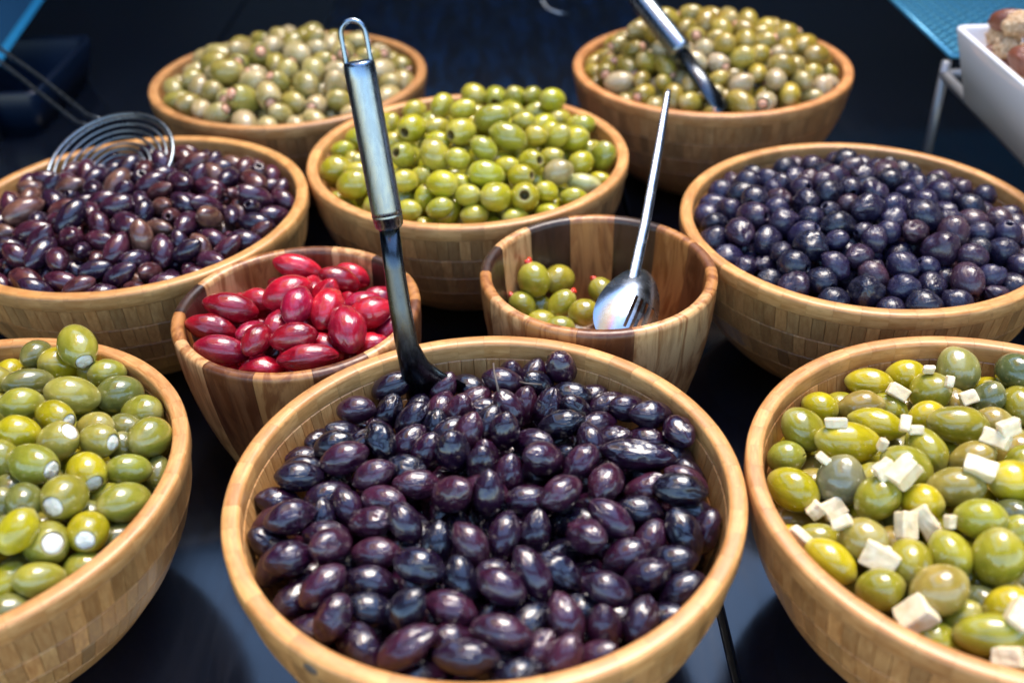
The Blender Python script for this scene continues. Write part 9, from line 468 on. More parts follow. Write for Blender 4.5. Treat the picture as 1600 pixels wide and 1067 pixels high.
HIDE = {'FC':[9,138,166,176,179,181,183,185,186,187,188,189,190,192,198,200,202,204,205,208,212,213,214,215,216,217,218,221,224,225,226,227,228,230,231,234,236,238,239,240,241,242,243,245,246,251,254,256,257,258,260,261,262,263,264,265,266,267,268,269,270,271,272,273,274,275,276,277,278,279,280,281,282,283,284,285,286,287,288,289,290,291,292,293,294,295,296,297,299,300,301,302,303,304,305,306,307,308,309,310,311,312,313,314,315,316,317,318,319,321,323,324,325,326],'FL':[41,42,43,44,45,46,47,48,49,50,51,52,53,54,55,56,57,58,60,61,62,63,64,65,66,67,68,69,70,71,72,73,74,75,76,77,79,80,81,83,84,85,87,88,89,90,91,92,93,94,95,97,99,100,101,102,103,104,106,107,108,109,110,111,112,113,114,116,117,118,119,120,121,123,124,125,126,127,128,129,132,133,134,135,136,137,138,139,140,141,142,144,145,146,147,148,149,150,151,152,153,154,155,157,158,159,160,161,162,163,164,165,166,168,169,170,171,172,173,174,175,176,177,178,179,180,181,183,184,185,186,187,188,189,190,191,192,193,194,195,196,197,198,199,200,201,202,203,204,206,207,208,209,210,211,212,213,214,216,217,218,219,221,222,223,224,225,226,227,228,229,230,231,232,233,234,235,236,237,238,239,240,241,242,243,244,245,246,247,248,249,250,251,252,253,254,255,256,257,258,259,260,261,262,263,264,265,266,267,268,269,270,271,272,273,274,275,276,277,278,279,280,281,282,283,284,285,286,287,288,289,290,291,292,293,294,295,296,297,298,299,300,301,302,303,304,305,306],'FR':[52,53,54,55,56,58,59,60,61,62,63,64,65,66,67,68,69,70,71,72,73,75,76,77,79,80,82,86,87,88,89,90,91,92,93,94,95,96,97,99,100,101,103,105,107,108,110,111,113,114,115,116,117,118,119,122,124,126,128,129,130,131,132,134,135,137,138,139,140,143,146,149,150,151,152,153,154,155,156,157,158,159,160,161,162,163,164,165,167,168,169,170,171,172,173,174,175,176,177,178,179,180,181,182,183,184,185,187,188,189,191,192,194,195,196,197,198,199,200,201,202,203,206,207,208,209,210,211,212,213,214,216,217,218,219,220,221,222,223,224,225,226,227,228,229,230,231,232,233,234,235,236,237,238,239,240,241,242,243,244,245,246,247,248,249,250,251,252,253,254,255,256,257,258,259,260,261,262,263,264,265,266,267,268,269,270,271,272,273,274,275,276,277],'S1':[23,30,32,36,38,40,43,45,46,47,49,50,51,52,53,54,55,56,57,58,59,60,61,62,63,64,65,66,67,69,70,71,72,73,74,75,76,77,78,79,80,81,82,83,84,85,86,87,88,89,90,91,92,93,94,95],'S2':[],'CB':[59,70,71,72,73,74,75,76,80,83,84,85,87,92,93,96,97,98,99,100,101,103,105,106,107,110,111,118,119,120,122,123,127,128,133,134,137,141,147,148,149,150,157,158,159,160,161,162,163,164,165,167,168,169,170,172,173,176,177,178,179,180,181,182,183,184,185,186,187,191,192,193,194,195,196,197,198,199,200,201,203,204,206,207,208,209,210,211,212,213,214,215,216,217,218,221,223,224,225,226,227,228,229,230,231,232,233,236,237,238,239,240,241,242,243,245,246,247,248,249,250,251,252,253,254,255,256,257,258,259,260,261,262,263,264,265,266,267,268,269,270,271,272,273,274,275,276,277,278,279,280,281,282,283,284,285,286,287,288,289,290,291,292,293,294,295,296,297,298,299,300,301,302,303,304,305,306,307,308,309,310,311,312,313,314,315,316,317,318,319,320,321,322,323,324,325,326,327,328,329,330,331,332,333,334,335,336,337,338,339,340],'ML':[9,48,49,62,74,81,84,127,130,131,132,133,134,136,137,138,139,140,141,142,143,144,146,147,149,150,152,154,158,162,163,164,165,166,168,169,170,173,174,175,176,177,179,181,182,185,187,188,189,190,191,193,194,195,196,197,199,200,201,202,204,205,206,207,208,209,210,211,212,213,214,215,216,217,220,221,222,223,224,228,229,230,231,232,233,235,236,238,239,240,241,242,243,245,246,247,248,249,250,251,252,253,254,255,256,257,258,259,260,262,264,265,266,268,269,270,271,272,273,274,275,276,277,278,279,280,281,282,283,284,285,286,287,288,289,290,291,292,293,294,295,296,297,298,299,300,301,302,303,304,305,306,307,308,309,311,312,313,314,315,316,317,318,319,320,321,322,323,324,325,326,327,328,329,330,331,332,333,334,335,336,337,338,339,340,341,342,343,344,345,346,347,348,349,350,351,352,353,354,355,356,357,358,359,360,361,362,363,364,365,366,367,368,369,370,371,372,373,374,375,376,377,378,379,380,381,382,383,384,385,386,387,388,389,390,391,392,393,394,395,396,397,398,399,400,401,402,403,404,405,406,407,408,409,410,411,412,413,414,415,416,417,418,419,420,421,422,423,424,425,426,427,428,429,430,431,432,433,434,435,436,437,438,439,440,441,442,443,444,445,446,447,448,449,450,451,452,453,454,455,456,457,458,459,460,461,462,463,464,465,466,467,468,469,470,471,472,473,474,475,476,477,478,479,480,481,482,483,484,485,486,487,488,489,490,491,492,493,494,495,496,497,498,499,500,501,502,503,504,505,506,507,508,509,510,511,512,513,514],'MR':[8,27,114,116,117,118,119,121,122,123,126,128,129,131,132,133,134,135,136,137,138,139,140,141,142,143,144,146,148,149,150,151,152,153,154,155,156,158,159,161,162,165,166,168,169,170,171,172,173,174,176,177,178,179,180,181,182,183,184,185,188,190,191,192,193,194,195,197,198,199,200,201,202,203,205,206,207,208,209,210,211,212,213,214,215,216,219,220,222,223,224,225,226,227,229,231,232,233,234,235,236,237,238,239,240,241,242,243,244,245,246,247,248,249,250,251,252,253,254,255,256,257,258,259,260,261,262,263,264,265,266,267,268,269,270,271,272,273,274,275,276,277,278,279,280,281,282,283,284,285,286,287,288,289,290,291,292,293,294,295,296,297,298,299,300,301,302,303,304,305,306,307,308,309,310,311,312,313,314,315,316,317,318,319,320,321,322,323,324,325,326,327,328,329,330,331,332,333,334,335,336,337,338,339,340,341,342,343,344,345,346,347,348,349,350,351,352,353,354,355,356,357,358,359,360,361,362,363,364,365,366,367,368,369,370,371,372,373,374,375,376,377,378,379,380,381,382,383,384,385,386,387,388,389,390,391,392,393,394,395,396,397,398,399,400,401,402,403,404,405,406,407,408,409,410,411,412,413,414,415,416,417,418,419,420,421,422,423,424,425,426,427,428,429,430,431,432,433,434],'BL':[3,10,11,30,34,36,45,50,53,56,62,63,66,74,88,89,90,91,92,93,94,96,97,99,101,102,103,104,105,106,107,108,110,111,112,113,114,115,116,117,118,119,120,121,122,123,124,125,126,127,128,129,130,131,132,133,134,135,136,138,139,140,143,144,145,146,147,148,150,151,152,153,154,155,156,158,159,160,161,162,163,164,165,166,167,168,169,170,171,172,173,174,175,176,177,178,179,180,181,182,183,184,185,186,187,188,189,190,191,192,193,194,195,196,197,198,199,200,201,202,203,204,205,206,207,208,209,210,211,212,213,214,215,216,217,218,219,220,221,223,224,225,226,227,228,229,230,231,232,233,234,235,236,237,238,239,240,241,242,243,244,245,246,247,248,249,250,251,252,253,254,255,256,257,258,259,260,261,262,263,264,265,266,267,268,269,270,271,272,273,274,275,276,277,278,279,280,281,282,283,284,285,286,287,288,289,290,291,292,293,294,295,296,297,298,299,300,301,302,303,304,305,306,307,308,309,310,311,312,313,314,315,316,317,318],'BR':[3,8,9,10,19,21,22,32,35,37,38,47,50,54,56,63,65,66,68,78,80,82,87,91,92,94,97,99,100,107,110,111,112,113,114,115,116,117,118,120,121,122,123,124,125,126,127,129,131,132,134,135,136,137,138,139,140,141,144,145,146,147,148,149,150,151,152,153,154,155,156,157,158,159,160,162,163,165,167,171,173,174,175,176,177,178,179,180,181,182,184,185,186,187,188,190,194,195,196,198,199,200,201,202,205,206,207,209,211,212,213,214,215,216,217,218,219,221,222,223,224,225,226,227,228,229,230,231,232,233,234,235,236,237,238,239,240,241,242,243,244,245,246,247,248,249,250,251,252,253,254,255,256,257,258,259,260,261,262,263,264,265,266,267,268,269,270,271,272,273,274,275,276,277,278,279,280,281,283,284,285,286,287,288,289,290,292,293,294,295,296,297,298,299,300,301,302,303,304,305,306,307,308,309,310,311,312,313,314,315,316,317,318,319,320,321,322,323,324,325,326,327,328,329,330,331,332,333,334,335,336,337,338,339,340,341,342,343,344,345,346,347,348,349,350,351,352,353,354,355,356,357,358,359,360,361,362,363,364,365,366,367,368,369,370,371,372,373,374,375,376,377,378,379,380,381,382,383,384,385,386,387,388,389,390,391,392,393,394,395,396,397,398,399,400,401,402,403,404,405]}
ENTRIES = {}; INDEX = {}
for key, lst in DATA.items():
    rnd = random.Random(hash(key) % 1000 if False else sum(map(ord, key)))
    hid = set(HIDE.get(key, [])); deep = MB(); grp = []
    for idx, (x, y, z, az, el, L, r, fl, ct) in enumerate(lst):
        loc = Vector((x * 1e-4, y * 1e-4, z * 1e-4)); L *= 1e-5; r *= 1e-5; a, e = az * .01, el * .01
        X = Vector((math.cos(a) * math.cos(e), math.sin(a) * math.cos(e), math.sin(e)))
        Yv = X.orthogonal().normalized(); q = rnd.uniform(0, 6.28); Yr = Yv * math.cos(q) + X.cross(Yv) * math.sin(q); Zr = X.cross(Yr)
        Mx = Matrix((X, Yr, Zr)).transposed()
        cols = COL[key]; c = cols[rnd.randrange(len(cols))]
        if ct and ct not in ('stem', 'stem2'): c = CBT.get(ct, TAGC[ct]) if key == 'CB' else TAGL[ct] if key == 'FL' else TAGC[ct]
        elif key in ('FL', 'FR'): c = (TAGL if key == 'FL' else TAGC)[rnd.choice('yggpb')]; 
        jit = rnd.uniform(.88, 1.14); c = tuple(v_ * jit * rnd.uniform(.96, 1.04) for v_ in c)
        hv = fl
        if key in ('ML', 'MR', 'BL', 'BR') : hv = 1 if rnd.random() < (.35 if key in ('ML', 'MR') else .45) else 0
        if key == 'CB' and not hv and not ct and rnd.random() < .3: hv = 1
        vs_ = V[key + 'h'] if hv and key + 'h' in V else V[key]
        if ct == 'x': vs_ = V['FRx']
        mesh = vs_[rnd.randrange(len(vs_))]
        if key == 'FC' and ct in ('stem', 'stem2'): mesh = V['FC'][1]
        if idx in hid:
            b0 = len(deep.v); rows = []
            for t in (-.97, -.6, 0, .6, .97):
                qq = math.sqrt(1 - t * t); rows.append([loc + Mx @ Vector((L * t, r * qq * math.cos(1.0472 * j), r * qq * math.sin(1.0472 * j))) for j in range(6)])
            deep.grid(rows, True); deep.fan(b0, 6, loc - X * L, True); deep.fan(b0 + 24, 6, loc + X * L)
            continue
        o = ob(KIND[key], mesh, None, None, c)
        o.matrix_world = Matrix.Translation(loc) @ Mx.to_4x4() @ Matrix.Diagonal((L, r, r, 1))
        o['group'] = GRP[key]; o['category'] = 'olive'
        extra = ''
        if hv and key == 'FL': ob('filling', FILL[idx % 3], o); extra = 'white-stuffed'
        if hv and key == 'S2': ob('pimento', PIM[idx % 3], o); extra = 'pimento-stuffed'
        if hv and key in ('BL', 'BR'): ob('stuffing', PINK[idx % 2], o, None, None); extra = 'pink-stuffed'
        if hv and key in ('ML', 'MR', 'CB'): extra = 'pitted'
        if ct in ('stem', 'stem2') and key == 'FC':
            b = MB(); P = ([at_depth(771, 568, .565), at_depth(772, 580, .560), at_depth(775, 594, .556), at_depth(779, 612, .553)] if ct == 'stem' else [at_depth(846, 601, .573), at_depth(835, 600, .571), at_depth(822, 599, .571), at_depth(812, 597, .574)])
            b.tube(P, [.0006, .0005, .0005, .0007], 8); st = ob('stem', b.mesh('stem', M['stem']), o); st.matrix_parent_inverse = o.matrix_world.inverted()
            extra = 'stalked'
        grp.append((o, loc, extra, ct)); INDEX[o.name] = (key, idx)
    if deep.v:
        mt = {'FC': 'black', 'ML': 'plum', 'MR': 'ink', 'S1': 'red', 'BL': 'pale', 'BR': 'pale'}.get(key, 'green')
        o = ob('olives_underneath', deep.mesh('olives_underneath', M[mt]), None, None, COL[key][0]); o['kind'] = 'stuff'; o['category'] = 'olives'; o['label'] = 'buried ' + WHAT[key] + 's under the heap in ' + HERE[key]
    ENTRIES[key] = grp
# labels: where in its bowl each olive lies
ORD = ['leftmost'] + [w_ + ' from left' for w_ in 'second third fourth fifth sixth seventh eighth ninth tenth eleventh twelfth thirteenth fourteenth fifteenth sixteenth seventeenth eighteenth nineteenth twentieth'.split()] + ['further right'] * 40
for key, grp in ENTRIES.items():
    bx, by, bz, bR = BOWL[key]; cells = {}
    for o, loc, extra, ct in grp:
        dx, dy = (loc.x - bx) / bR, (loc.y - by) / bR; q = math.hypot(dx, dy)
        fb = 'far' if dy > .22 else 'near' if dy < -.22 else ''; lr = 'left' if dx < -.22 else 'right' if dx > .22 else ''
        place = 'along the ' if q > .62 else 'in the '
        pos = (fb + ' ' + lr).strip()
        place = ('by the ' + pos + ' rim') if q > .62 and pos else ('on the ' + pos + ' side') if pos else 'at the centre'
        cw = COLW.get(ct, '') if key in ('FL', 'FR', 'CB') else ''
        desc = ' '.join(filter(None, [extra, cw, WHAT[key].replace('green olive', 'olive') if cw and 'green' in cw else WHAT[key]]))
        if key == 'CB' and cw: desc = ' '.join(filter(None, [extra, {'y': 'yellowish', 'b': 'beige', 'w': 'pale cut'}[ct], 'olive']))
        cells.setdefault((desc, place), []).append((pix(loc)[0], o))
    for (desc, place), l_ in cells.items():
        l_.sort(key=lambda t: t[0])
        for i, (_, o) in enumerate(l_):
            o['label'] = desc + ' ' + place + ' of ' + HERE[key] + ((', ' + (ORD[i] if i < len(l_) - 1 or len(l_) < 2 else 'rightmost')) if len(l_) > 1 else '')

# ---------------------------------------------------------------- cheese
CHS = [[0.2071,0.4457,0.1033,0.8364,-0.3949,-0.38,0.0053,0.0036,0.1606],[0.2308,0.4407,0.1134,0.1942,0.5345,0.8225,0.0033,0.0026,0.6147],[0.2419,0.4382,0.1041,0.9303,0.0708,0.3598,0.0043,0.0038,0.0203],[0.1613,0.4071,0.1151,0.9831,-0.1595,0.0896,0.0054,0.0027,0.409],[0.1495,0.3832,0.1124,0.7489,-0.3166,-0.5822,0.0043,0.0022,0.2874],[0.1982,0.3979,0.1165,0.9944,-0.0977,0.0403,0.0035,0.0024,0.2033],[0.1921,0.398,0.1207,0.3108,0.7672,0.5611,0.004,0.0026,0.6325],[0.1791,0.39,0.1146,0.3733,0.1772,0.9106,0.0031,0.0026,0.7813],[0.2323,0.3866,0.1188,0.707,-0.7026,0.0812,0.0065,0.0041,0.2514],[0.2374,0.387,0.1252,0.9449,0.1423,0.2949,0.0054,0.0037,0.4032],[0.1723,0.3665,0.1193,0.8425,0.3372,0.42,0.005,0.0038,0.3691],[0.1798,0.3628,0.1203,0.6614,0.4098,0.6282,0.0069,0.0054,0.8488],[0.2167,0.3655,0.1189,0.8501,-0.5261,-0.0224,0.0071,0.0048,1.3675],[0.2227,0.4497,0.1148,0.9748,-0.1966,0.1054,0.0031,0.0022,0.7227],[0.152,0.3669,0.0952,0.8822,0.2733,0.3834,0.0056,0.0047,0.0141],[0.1434,0.3669,0.0943,0.7233,0.1911,0.6636,0.0039,0.0035,0.2554],[0.1475,0.343,0.1091,0.8076,-0.1424,0.5722,0.0045,0.0031,1.1561],[0.1298,0.3434,0.1014,0.7128,-0.4909,-0.501,0.0056,0.0027,1.225],[0.1777,0.344,0.1051,0.1005,0.7059,0.7012,0.0064,0.0046,1.3942],[0.1887,0.3473,0.1031,0.4922,-0.5322,-0.6888,0.0083,0.0043,1.0457],[0.1616,0.3276,0.1019,0.7791,-0.6178,-0.1065,0.008,0.0056,0.4107],[0.1676,0.2973,0.0992,0.661,-0.0253,0.75,0.0082,0.0061,0.9897],[0.204,0.2866,0.1098,0.6324,0.6447,0.4294,0.0059,0.0044,0.948],[0.1972,0.2742,0.099,0.7885,-0.4034,0.4643,0.0062,0.0042,1.4451],[0.1931,0.3362,0.1143,0.0161,0.5355,0.8444,0.0032,0.0022,0.9753]]
SHAPES = ['square-ended', 'thin', 'chunky', 'slanted', 'small']
l_ = []
for i, (x, y, z, ax, ay, az, hl, hw, sp) in enumerate(CHS):
    P = Vector((x, y, z)); X = Vector((ax, ay, az)).normalized(); Yv = X.orthogonal().normalized()
    Yv = (Yv * math.cos(sp) + X.cross(Yv) * math.sin(sp)); Zv = X.cross(Yv); rnd = random.Random(i)
    bm = bmesh.new(); bmesh.ops.create_cube(bm, size=2)
    hz = hw * rnd.uniform(.75, 1)
    for v_ in bm.verts: v_.co = Vector((v_.co.x * hl * rnd.uniform(.9, 1.08), v_.co.y * hw * rnd.uniform(.88, 1.08), v_.co.z * hz * rnd.uniform(.88, 1.08)))
    bmesh.ops.bevel(bm, geom=bm.edges[:], offset=.0009, segments=2, profile=.5, affect='EDGES')
    bmesh.ops.subdivide_edges(bm, edges=[e_ for e_ in bm.edges if e_.calc_length() > .004], cuts=2, use_grid_fill=True)
    for v_ in bm.verts: v_.co += v_.co.normalized() * 0.0007 * noise.noise(v_.co * 260 + Vector((i * 7, 0, 0)))
    m = bpy.data.meshes.new('cheese_piece'); bm.to_mesh(m); bm.free(); m.materials.append(M['cheese'])
    o = ob('cheese_piece', m); o.matrix_world = Matrix.Translation(P) @ Matrix((X, Yv, Zv)).transposed().to_4x4()
    l_.append((pix(P), o))
l_.sort(key=lambda t: t[0][1])
rowsN = ['far part', 'upper middle part', 'middle', 'near part', 'front edge']
cells = {}
for i, ((u, v_), o) in enumerate(l_): cells.setdefault(i * 5 // len(l_), []).append((u, o))
for c_, q in cells.items():
    q.sort(key=lambda t: t[0])
    for i, (u, o) in enumerate(q): tag(o, 'white cheese piece in the ' + rowsN[c_] + ' of the front right bowl, ' + (ORD[i] if i < len(q) - 1 else 'rightmost'), 'cheese', 'cheese pieces among the olives')

# ---------------------------------------------------------------- utensils
# ladle standing in the front bowl
top = at_depth(560, 96, .520); bot = at_depth(608, 352, .550); ax = (bot - top).normalized()
lad = thing('ladle', 'steel ladle with tubular looped handle standing in the black olives', 'ladle', at_depth(655, 600, .575))
inv = Matrix.Translation(-lad.location)
def lpart(name, b, mat, parent=lad):
    o = ob(name, b.mesh(name, mat), parent); o.matrix_parent_inverse = Matrix.Translation(-parent.location) if parent.parent is None else parent.matrix_world.inverted(); return o
sideL = (RT - ax * RT.dot(ax)).normalized(); frontL = sideL.cross(ax).normalized()
n_ = 9; hl = (bot - top).length
b = MB(); b.tube([top, top + ax * .0006, top + ax * .002] + [top + ax * hl * t for t in (.1, .3, .5, .7, .9, .96)] + [top + ax * (hl - .004), top + ax * hl, top + ax * (hl + .0015)],
    [.0066, .0074, .0079] + [.0080, .0080, .0080, .0080, .0080, .0079] + [.0079, .0075, .0062], 32)
grip = lpart('grip', b, M['steel'])
b = MB(); b.tube([top + ax * (hl - .0062), top + ax * (hl - .0052)], [.00812, .00812], 32, False); lpart('collar', b, M['steel'])
b = MB(); pts = []
for i in range(25):
    t = i / 24; 
    if t < .3: q = t / .3; p_ = (-.0062, .017 * q - .004)
    elif t > .7: q = (1 - t) / .3; p_ = (.0062, .017 * q - .004)
    else: a = math.pi * (t - .3) / .4; p_ = (-.0062 * math.cos(a), .013 + .0066 * math.sin(a))
    pts.append(top + sideL * p_[0] - ax * p_[1])
b.tube(pts, .0013, 10); lpart('hanging_loop', b, M['steel'])
neck = [at_depth(608, 356, .551), at_depth(616, 420, .557), at_depth(625, 480, .563), at_depth(636, 540, .568), at_depth(647, 570, .577), at_depth(660, 592, .586), at_depth(684, 622, .594)]
b = MB(); b.tube(neck, [.0054, .0057, .0060, .0064, .0082, .0118, .0190], 20, True, [.9, .85, .8, .7, .5, .32, .2], frontL); lpart('shaft', b, M['steel_darkrefl'])
Pc = at_depth(712, 640, .588) - Vector((0, 0, .026)); b = MB(); Mx = Matrix.Translation(Pc + Vector((0, 0, .004)))
b.lathe([(.030, 0), (.029, -.008), (.024, -.018), (.014, -.024), (.001, -.026)], 32, Mx); b.lathe([(.0288, 0), (.0278, -.008), (.023, -.017), (.0132, -.0228), (.001, -.0246)], 32, Mx); lpart('ladle_cup', b, M['polish'])

# slotted spoon in the small acacia bowl
sp = thing('slotted_spoon', 'steel slotted spoon leaning in the nearly empty acacia bowl', 'spoon', at_depth(975, 505, .645))
h0 = at_depth(990, 436, .648); h1 = at_depth(1008, 352, .667); h2 = at_depth(1028, 240, .690); h3 = at_depth(1045, 141, .712)
vd = (h1 - CAM).normalized(); hax = (h3 - h0).normalized(); hs = hax.cross(vd).normalized()
def spart(name, b, mat): 
    o = ob(name, b.mesh(name, mat), sp); o.matrix_parent_inverse = Matrix.Translation(-sp.location); return o
b = MB(); b.tube([at_depth(981, 452, .645), h0, h1, h2, at_depth(1043, 150, .711), h3], [.0044, .0037, .0034, .0030, .0022, .0016], 14, True, [.35, .4, .45, .5, .5, .5], vd); spart('handle', b, M['polish'])
# head: a domed oval plate, its back towards the viewer, with open slots near one side
c0 = at_depth(983, 478, .640); up_ = (at_depth(1000, 420, .655) - at_depth(958, 520, .622)); up_.normalize()
sd_ = (up_.cross(vd)).normalized() * -1
if sd_.dot(RT) < 0: sd_ = -sd_
nn = sd_.cross(up_); nn = nn if nn.dot(vd) < 0 else -nn
b = MB(); NU, NVV = 40, 44; hw_, hh_ = .0192, .0325
def hp(u, v_, off):
    dome = .0085 * (1 - u * u - v_ * v_)
    wd = hw_ * (1 - .18 * v_)
    return c0 + sd_ * (u * wd) + up_ * (v_ * hh_) + nn * (dome + off)
idx = {}
def slot(u, v_):
    return -.62 < v_ < .10 and any(abs(u - s) < .052 for s in (.10, .31, .52, .73)) 
for off in (0, -.0010):
    for i in range(NU):
        for j in range(NVV):
            us = [(-1 + 2 * (i + a_) / NU, -1 + 2 * (j + b_) / NVV) for a_, b_ in ((0, 0), (1, 0), (1, 1), (0, 1))]
            cu, cv = sum(p[0] for p in us) / 4, sum(p[1] for p in us) / 4
            if slot(cu, cv): continue
            # map the square smoothly on to the disc
            q = []
            for (a_, b_) in us: q.append((a_ * math.sqrt(max(0, 1 - b_ * b_ / 2)), b_ * math.sqrt(max(0, 1 - a_ * a_ / 2))))
            f_ = []
            for (a_, b_), (qa, qb) in zip(us, q):
                kk = (round(a_, 4), round(b_, 4), off)
                if kk not in idx: idx[kk] = len(b.v); b.v.append(hp(qa, qb, off))
                f_.append(idx[kk])
            b.f.append(tuple(f_))
spart('spoon_head', b, M['polish'])

# utensil leaning in the far right bowl
ut = thing('serving_utensil', 'steel handled utensil leaning among the far right pale olives', 'utensil', at_depth(1130, 172, .95))
def upart(name, b, mat):
    o = ob(name, b.mesh(name, mat), ut); o.matrix_parent_inverse = Matrix.Translation(-ut.location); return o
a0 = at_depth(965, -45, .935); a1 = at_depth(1066, 82, .900); a2 = at_depth(1128, 170, .876); a3 = at_depth(1134, 178, .888)
b = MB(); d_ = (a1 - a0).normalized(); b.tube([a0, a0 + d_ * .002, a1 - d_ * .003, a1 - d_ * .001, a1], [.008, .0095, .0098, .0094, .0075], 24); upart('grip', b, M['steel'])
b = MB(); b.tube([a1, (a1 + a2) / 2, a2, a3], [.0066, .0070, .0078, .008], 16, True, [.5, .45, .4, .4], RT.cross(d_)); upart('shaft', b, M['steel_darkrefl'])

# a dark knot in the rim of the front bowl
bx, by, bz, bR = BOWL['FC']; kp = at_z(486, 1043, bz - .006) - Vector((bx, by, 0)); ka = math.atan2(kp.y, kp.x)
b = MB(); rad_ = Vector((math.cos(ka), math.sin(ka), 0)); tan_ = Vector((-math.sin(ka), math.cos(ka), 0)); cc = Vector((0, 0, bz - .0062)) + rad_ * (bR + .0001)
b.grid([[cc + tan_ * (q_ * .0042 * math.cos(t_)) + Vector((0, 0, 1)) * (q_ * .0030 * math.sin(t_)) + rad_ * h_ for t_ in [6.283 * j / 14 for j in range(14)]] for q_, h_ in ((1, -.0006), (.85, .00015), (.4, .00025), (.02, .00025))], True)
kroot = [o for o in bpy.data.objects if o.get('label') == BL_LABEL['FC']][0]
ob('knot', b.mesh('knot', M['stem']), kroot)

# spiral wire skimmer at the back of the left bowl
sk = thing('wire_skimmer', 'round spiral wire skimmer with a twin wire handle on the left bowl', 'skimmer', at_depth(170, 262, .83))
def kpart(name, b, mat):
    o = ob(name, b.mesh(name, mat), sk); o.matrix_parent_inverse = Matrix.Translation(-sk.location); return o
cs = at_depth(172, 255, .800); e1 = (at_depth(270, 232, .806) - at_depth(75, 285, .806)); RAD = e1.length / 2; e1.normalize()
tq = at_depth(168, 174, .83) - cs; e2 = (tq - e1 * tq.dot(e1)).normalized(); e3 = e1.cross(e2)
sag = lambda q: -.012 * (1 - (q / RAD) ** 2)
fr_ = 1 if e3.dot(FW) > 0 else -1
b = MB(); b.tube([cs + (e1 * math.cos(a) + e2 * math.sin(a)) * RAD for a in [2 * math.pi * i / 72 for i in range(73)]], .0016, 8, False); kpart('hoop', b, M['wire'])
b = MB(); T = 9; pts = []
for i in range(T * 48 + 1):
    a = 2 * math.pi * i / 48; q = RAD * .97 * (1 - i / (T * 48) * .93); pts.append(cs + (e1 * math.cos(a) + e2 * math.sin(a)) * q + e3 * fr_ * -sag(q))
b.tube(pts, .00105, 6); kpart('spiral_mesh', b, M['wire'])
for s_ in (-1, 1):
    b = MB(); w0 = cs + (e2 * .98 + e1 * (-.12 + .12 * s_ - .1)).normalized() * RAD
    b.tube([w0 + e3 * fr_ * .002, at_depth(128 + 8 * s_, 186 - 6 * s_, .885), at_depth(60 + 5 * s_, 132 - 9 * s_, .93), at_depth(2 + 3 * s_, 88 - 8 * s_, .97), at_depth(-60, 40 - 6 * s_, 1.01)], .0018, 8); kpart('handle_wire', b, M['wire'])

# ---------------------------------------------------------------- stand, dish and other things at the back
def wire_thing(name, label, cat, segs, rad, mat, base):
    root = thing(name, label, cat, base)
    for nm, pts in segs:
        b = MB(); b.tube(pts, rad, 10); o = ob(nm, b.mesh(nm, mat), root); o.matrix_parent_inverse = Matrix.Translation(-Vector(base))
    return root
DX, DY, DZ = .368, .842, .112        # far left foot of the dish
st = thing('wire_stand', 'dark wire stand with blue perforated top carrying the white dish', 'stand', (.60, .80, 0))
def stpart(name, b, mat, smooth=True):
    o = ob(name, b.mesh(name, mat, smooth), st); o.matrix_parent_inverse = Matrix.Translation((-.60, -.80, 0)); return o
for (x, y) in ((.396, .905), (.80, .905), (.388, .45), (.80, .45)):
    b = MB(); b.tube([(x, y, .0005), (x, y, .118)], .0042, 12); stpart('leg', b, M['stand'])
for p0, p1 in (((.396, .905, .106), (.388, .45, .106)), ((.80, .905, .106), (.80, .45, .106)), ((.396, .905, .106), (.80, .905, .106)), ((.388, .45, .106), (.80, .45, .106)), ((.392, .68, .106), (.80, .68, .106)), ((.392, .58, .106), (.80, .58, .106)), ((.392, .79, .106), (.80, .79, .106))):
    b = MB(); b.tube([p0, p1], .0045, 10); stpart('rail', b, M['stand'])
# perforated plate: real round holes in a staggered grid
b = MB(); s = .0125; nx, ny = 32, 30; x0, y0, zt = .404, .915, .120
for i in range(nx):
    for j in range(ny):
        cx, cy = x0 + s * (i + .5), y0 + s * (j + .5); o8 = len(b.v)
        hx = .0042
        for k_ in range(8):
            a = math.pi / 8 + k_ * math.pi / 4; sq = (s / 2) / max(abs(math.cos(a)), abs(math.sin(a)))
            b.v.append(Vector((cx + math.cos(a) * sq, cy + math.sin(a) * sq, zt)))
        for k_ in range(8):
            a = math.pi / 8 + k_ * math.pi / 4; b.v.append(Vector((cx + math.cos(a) * hx, cy + math.sin(a) * hx, zt - .0002)))
        for k_ in range(8):
            a = math.pi / 8 + k_ * math.pi / 4; b.v.append(Vector((cx + math.cos(a) * hx, cy + math.sin(a) * hx, zt - .0022)))
        for k_ in range(8):
            q = (k_ + 1) % 8; b.f.append((o8 + k_, o8 + q, o8 + 8 + q, o8 + 8 + k_)); b.f.append((o8 + 8 + k_, o8 + 8 + q, o8 + 16 + q, o8 + 16 + k_))
stpart('perforated_plate', b, M['blue'], False)
b = MB(); b.tube([(x0, y0, zt - .001), (x0 + .003, y0 + s * ny, zt - .001)], .0022, 8); b.tube([(x0, y0, zt - .001), (x0 + s * nx, y0, zt - .001)], .0022, 8); stpart('plate_edge', b, M['blue'])
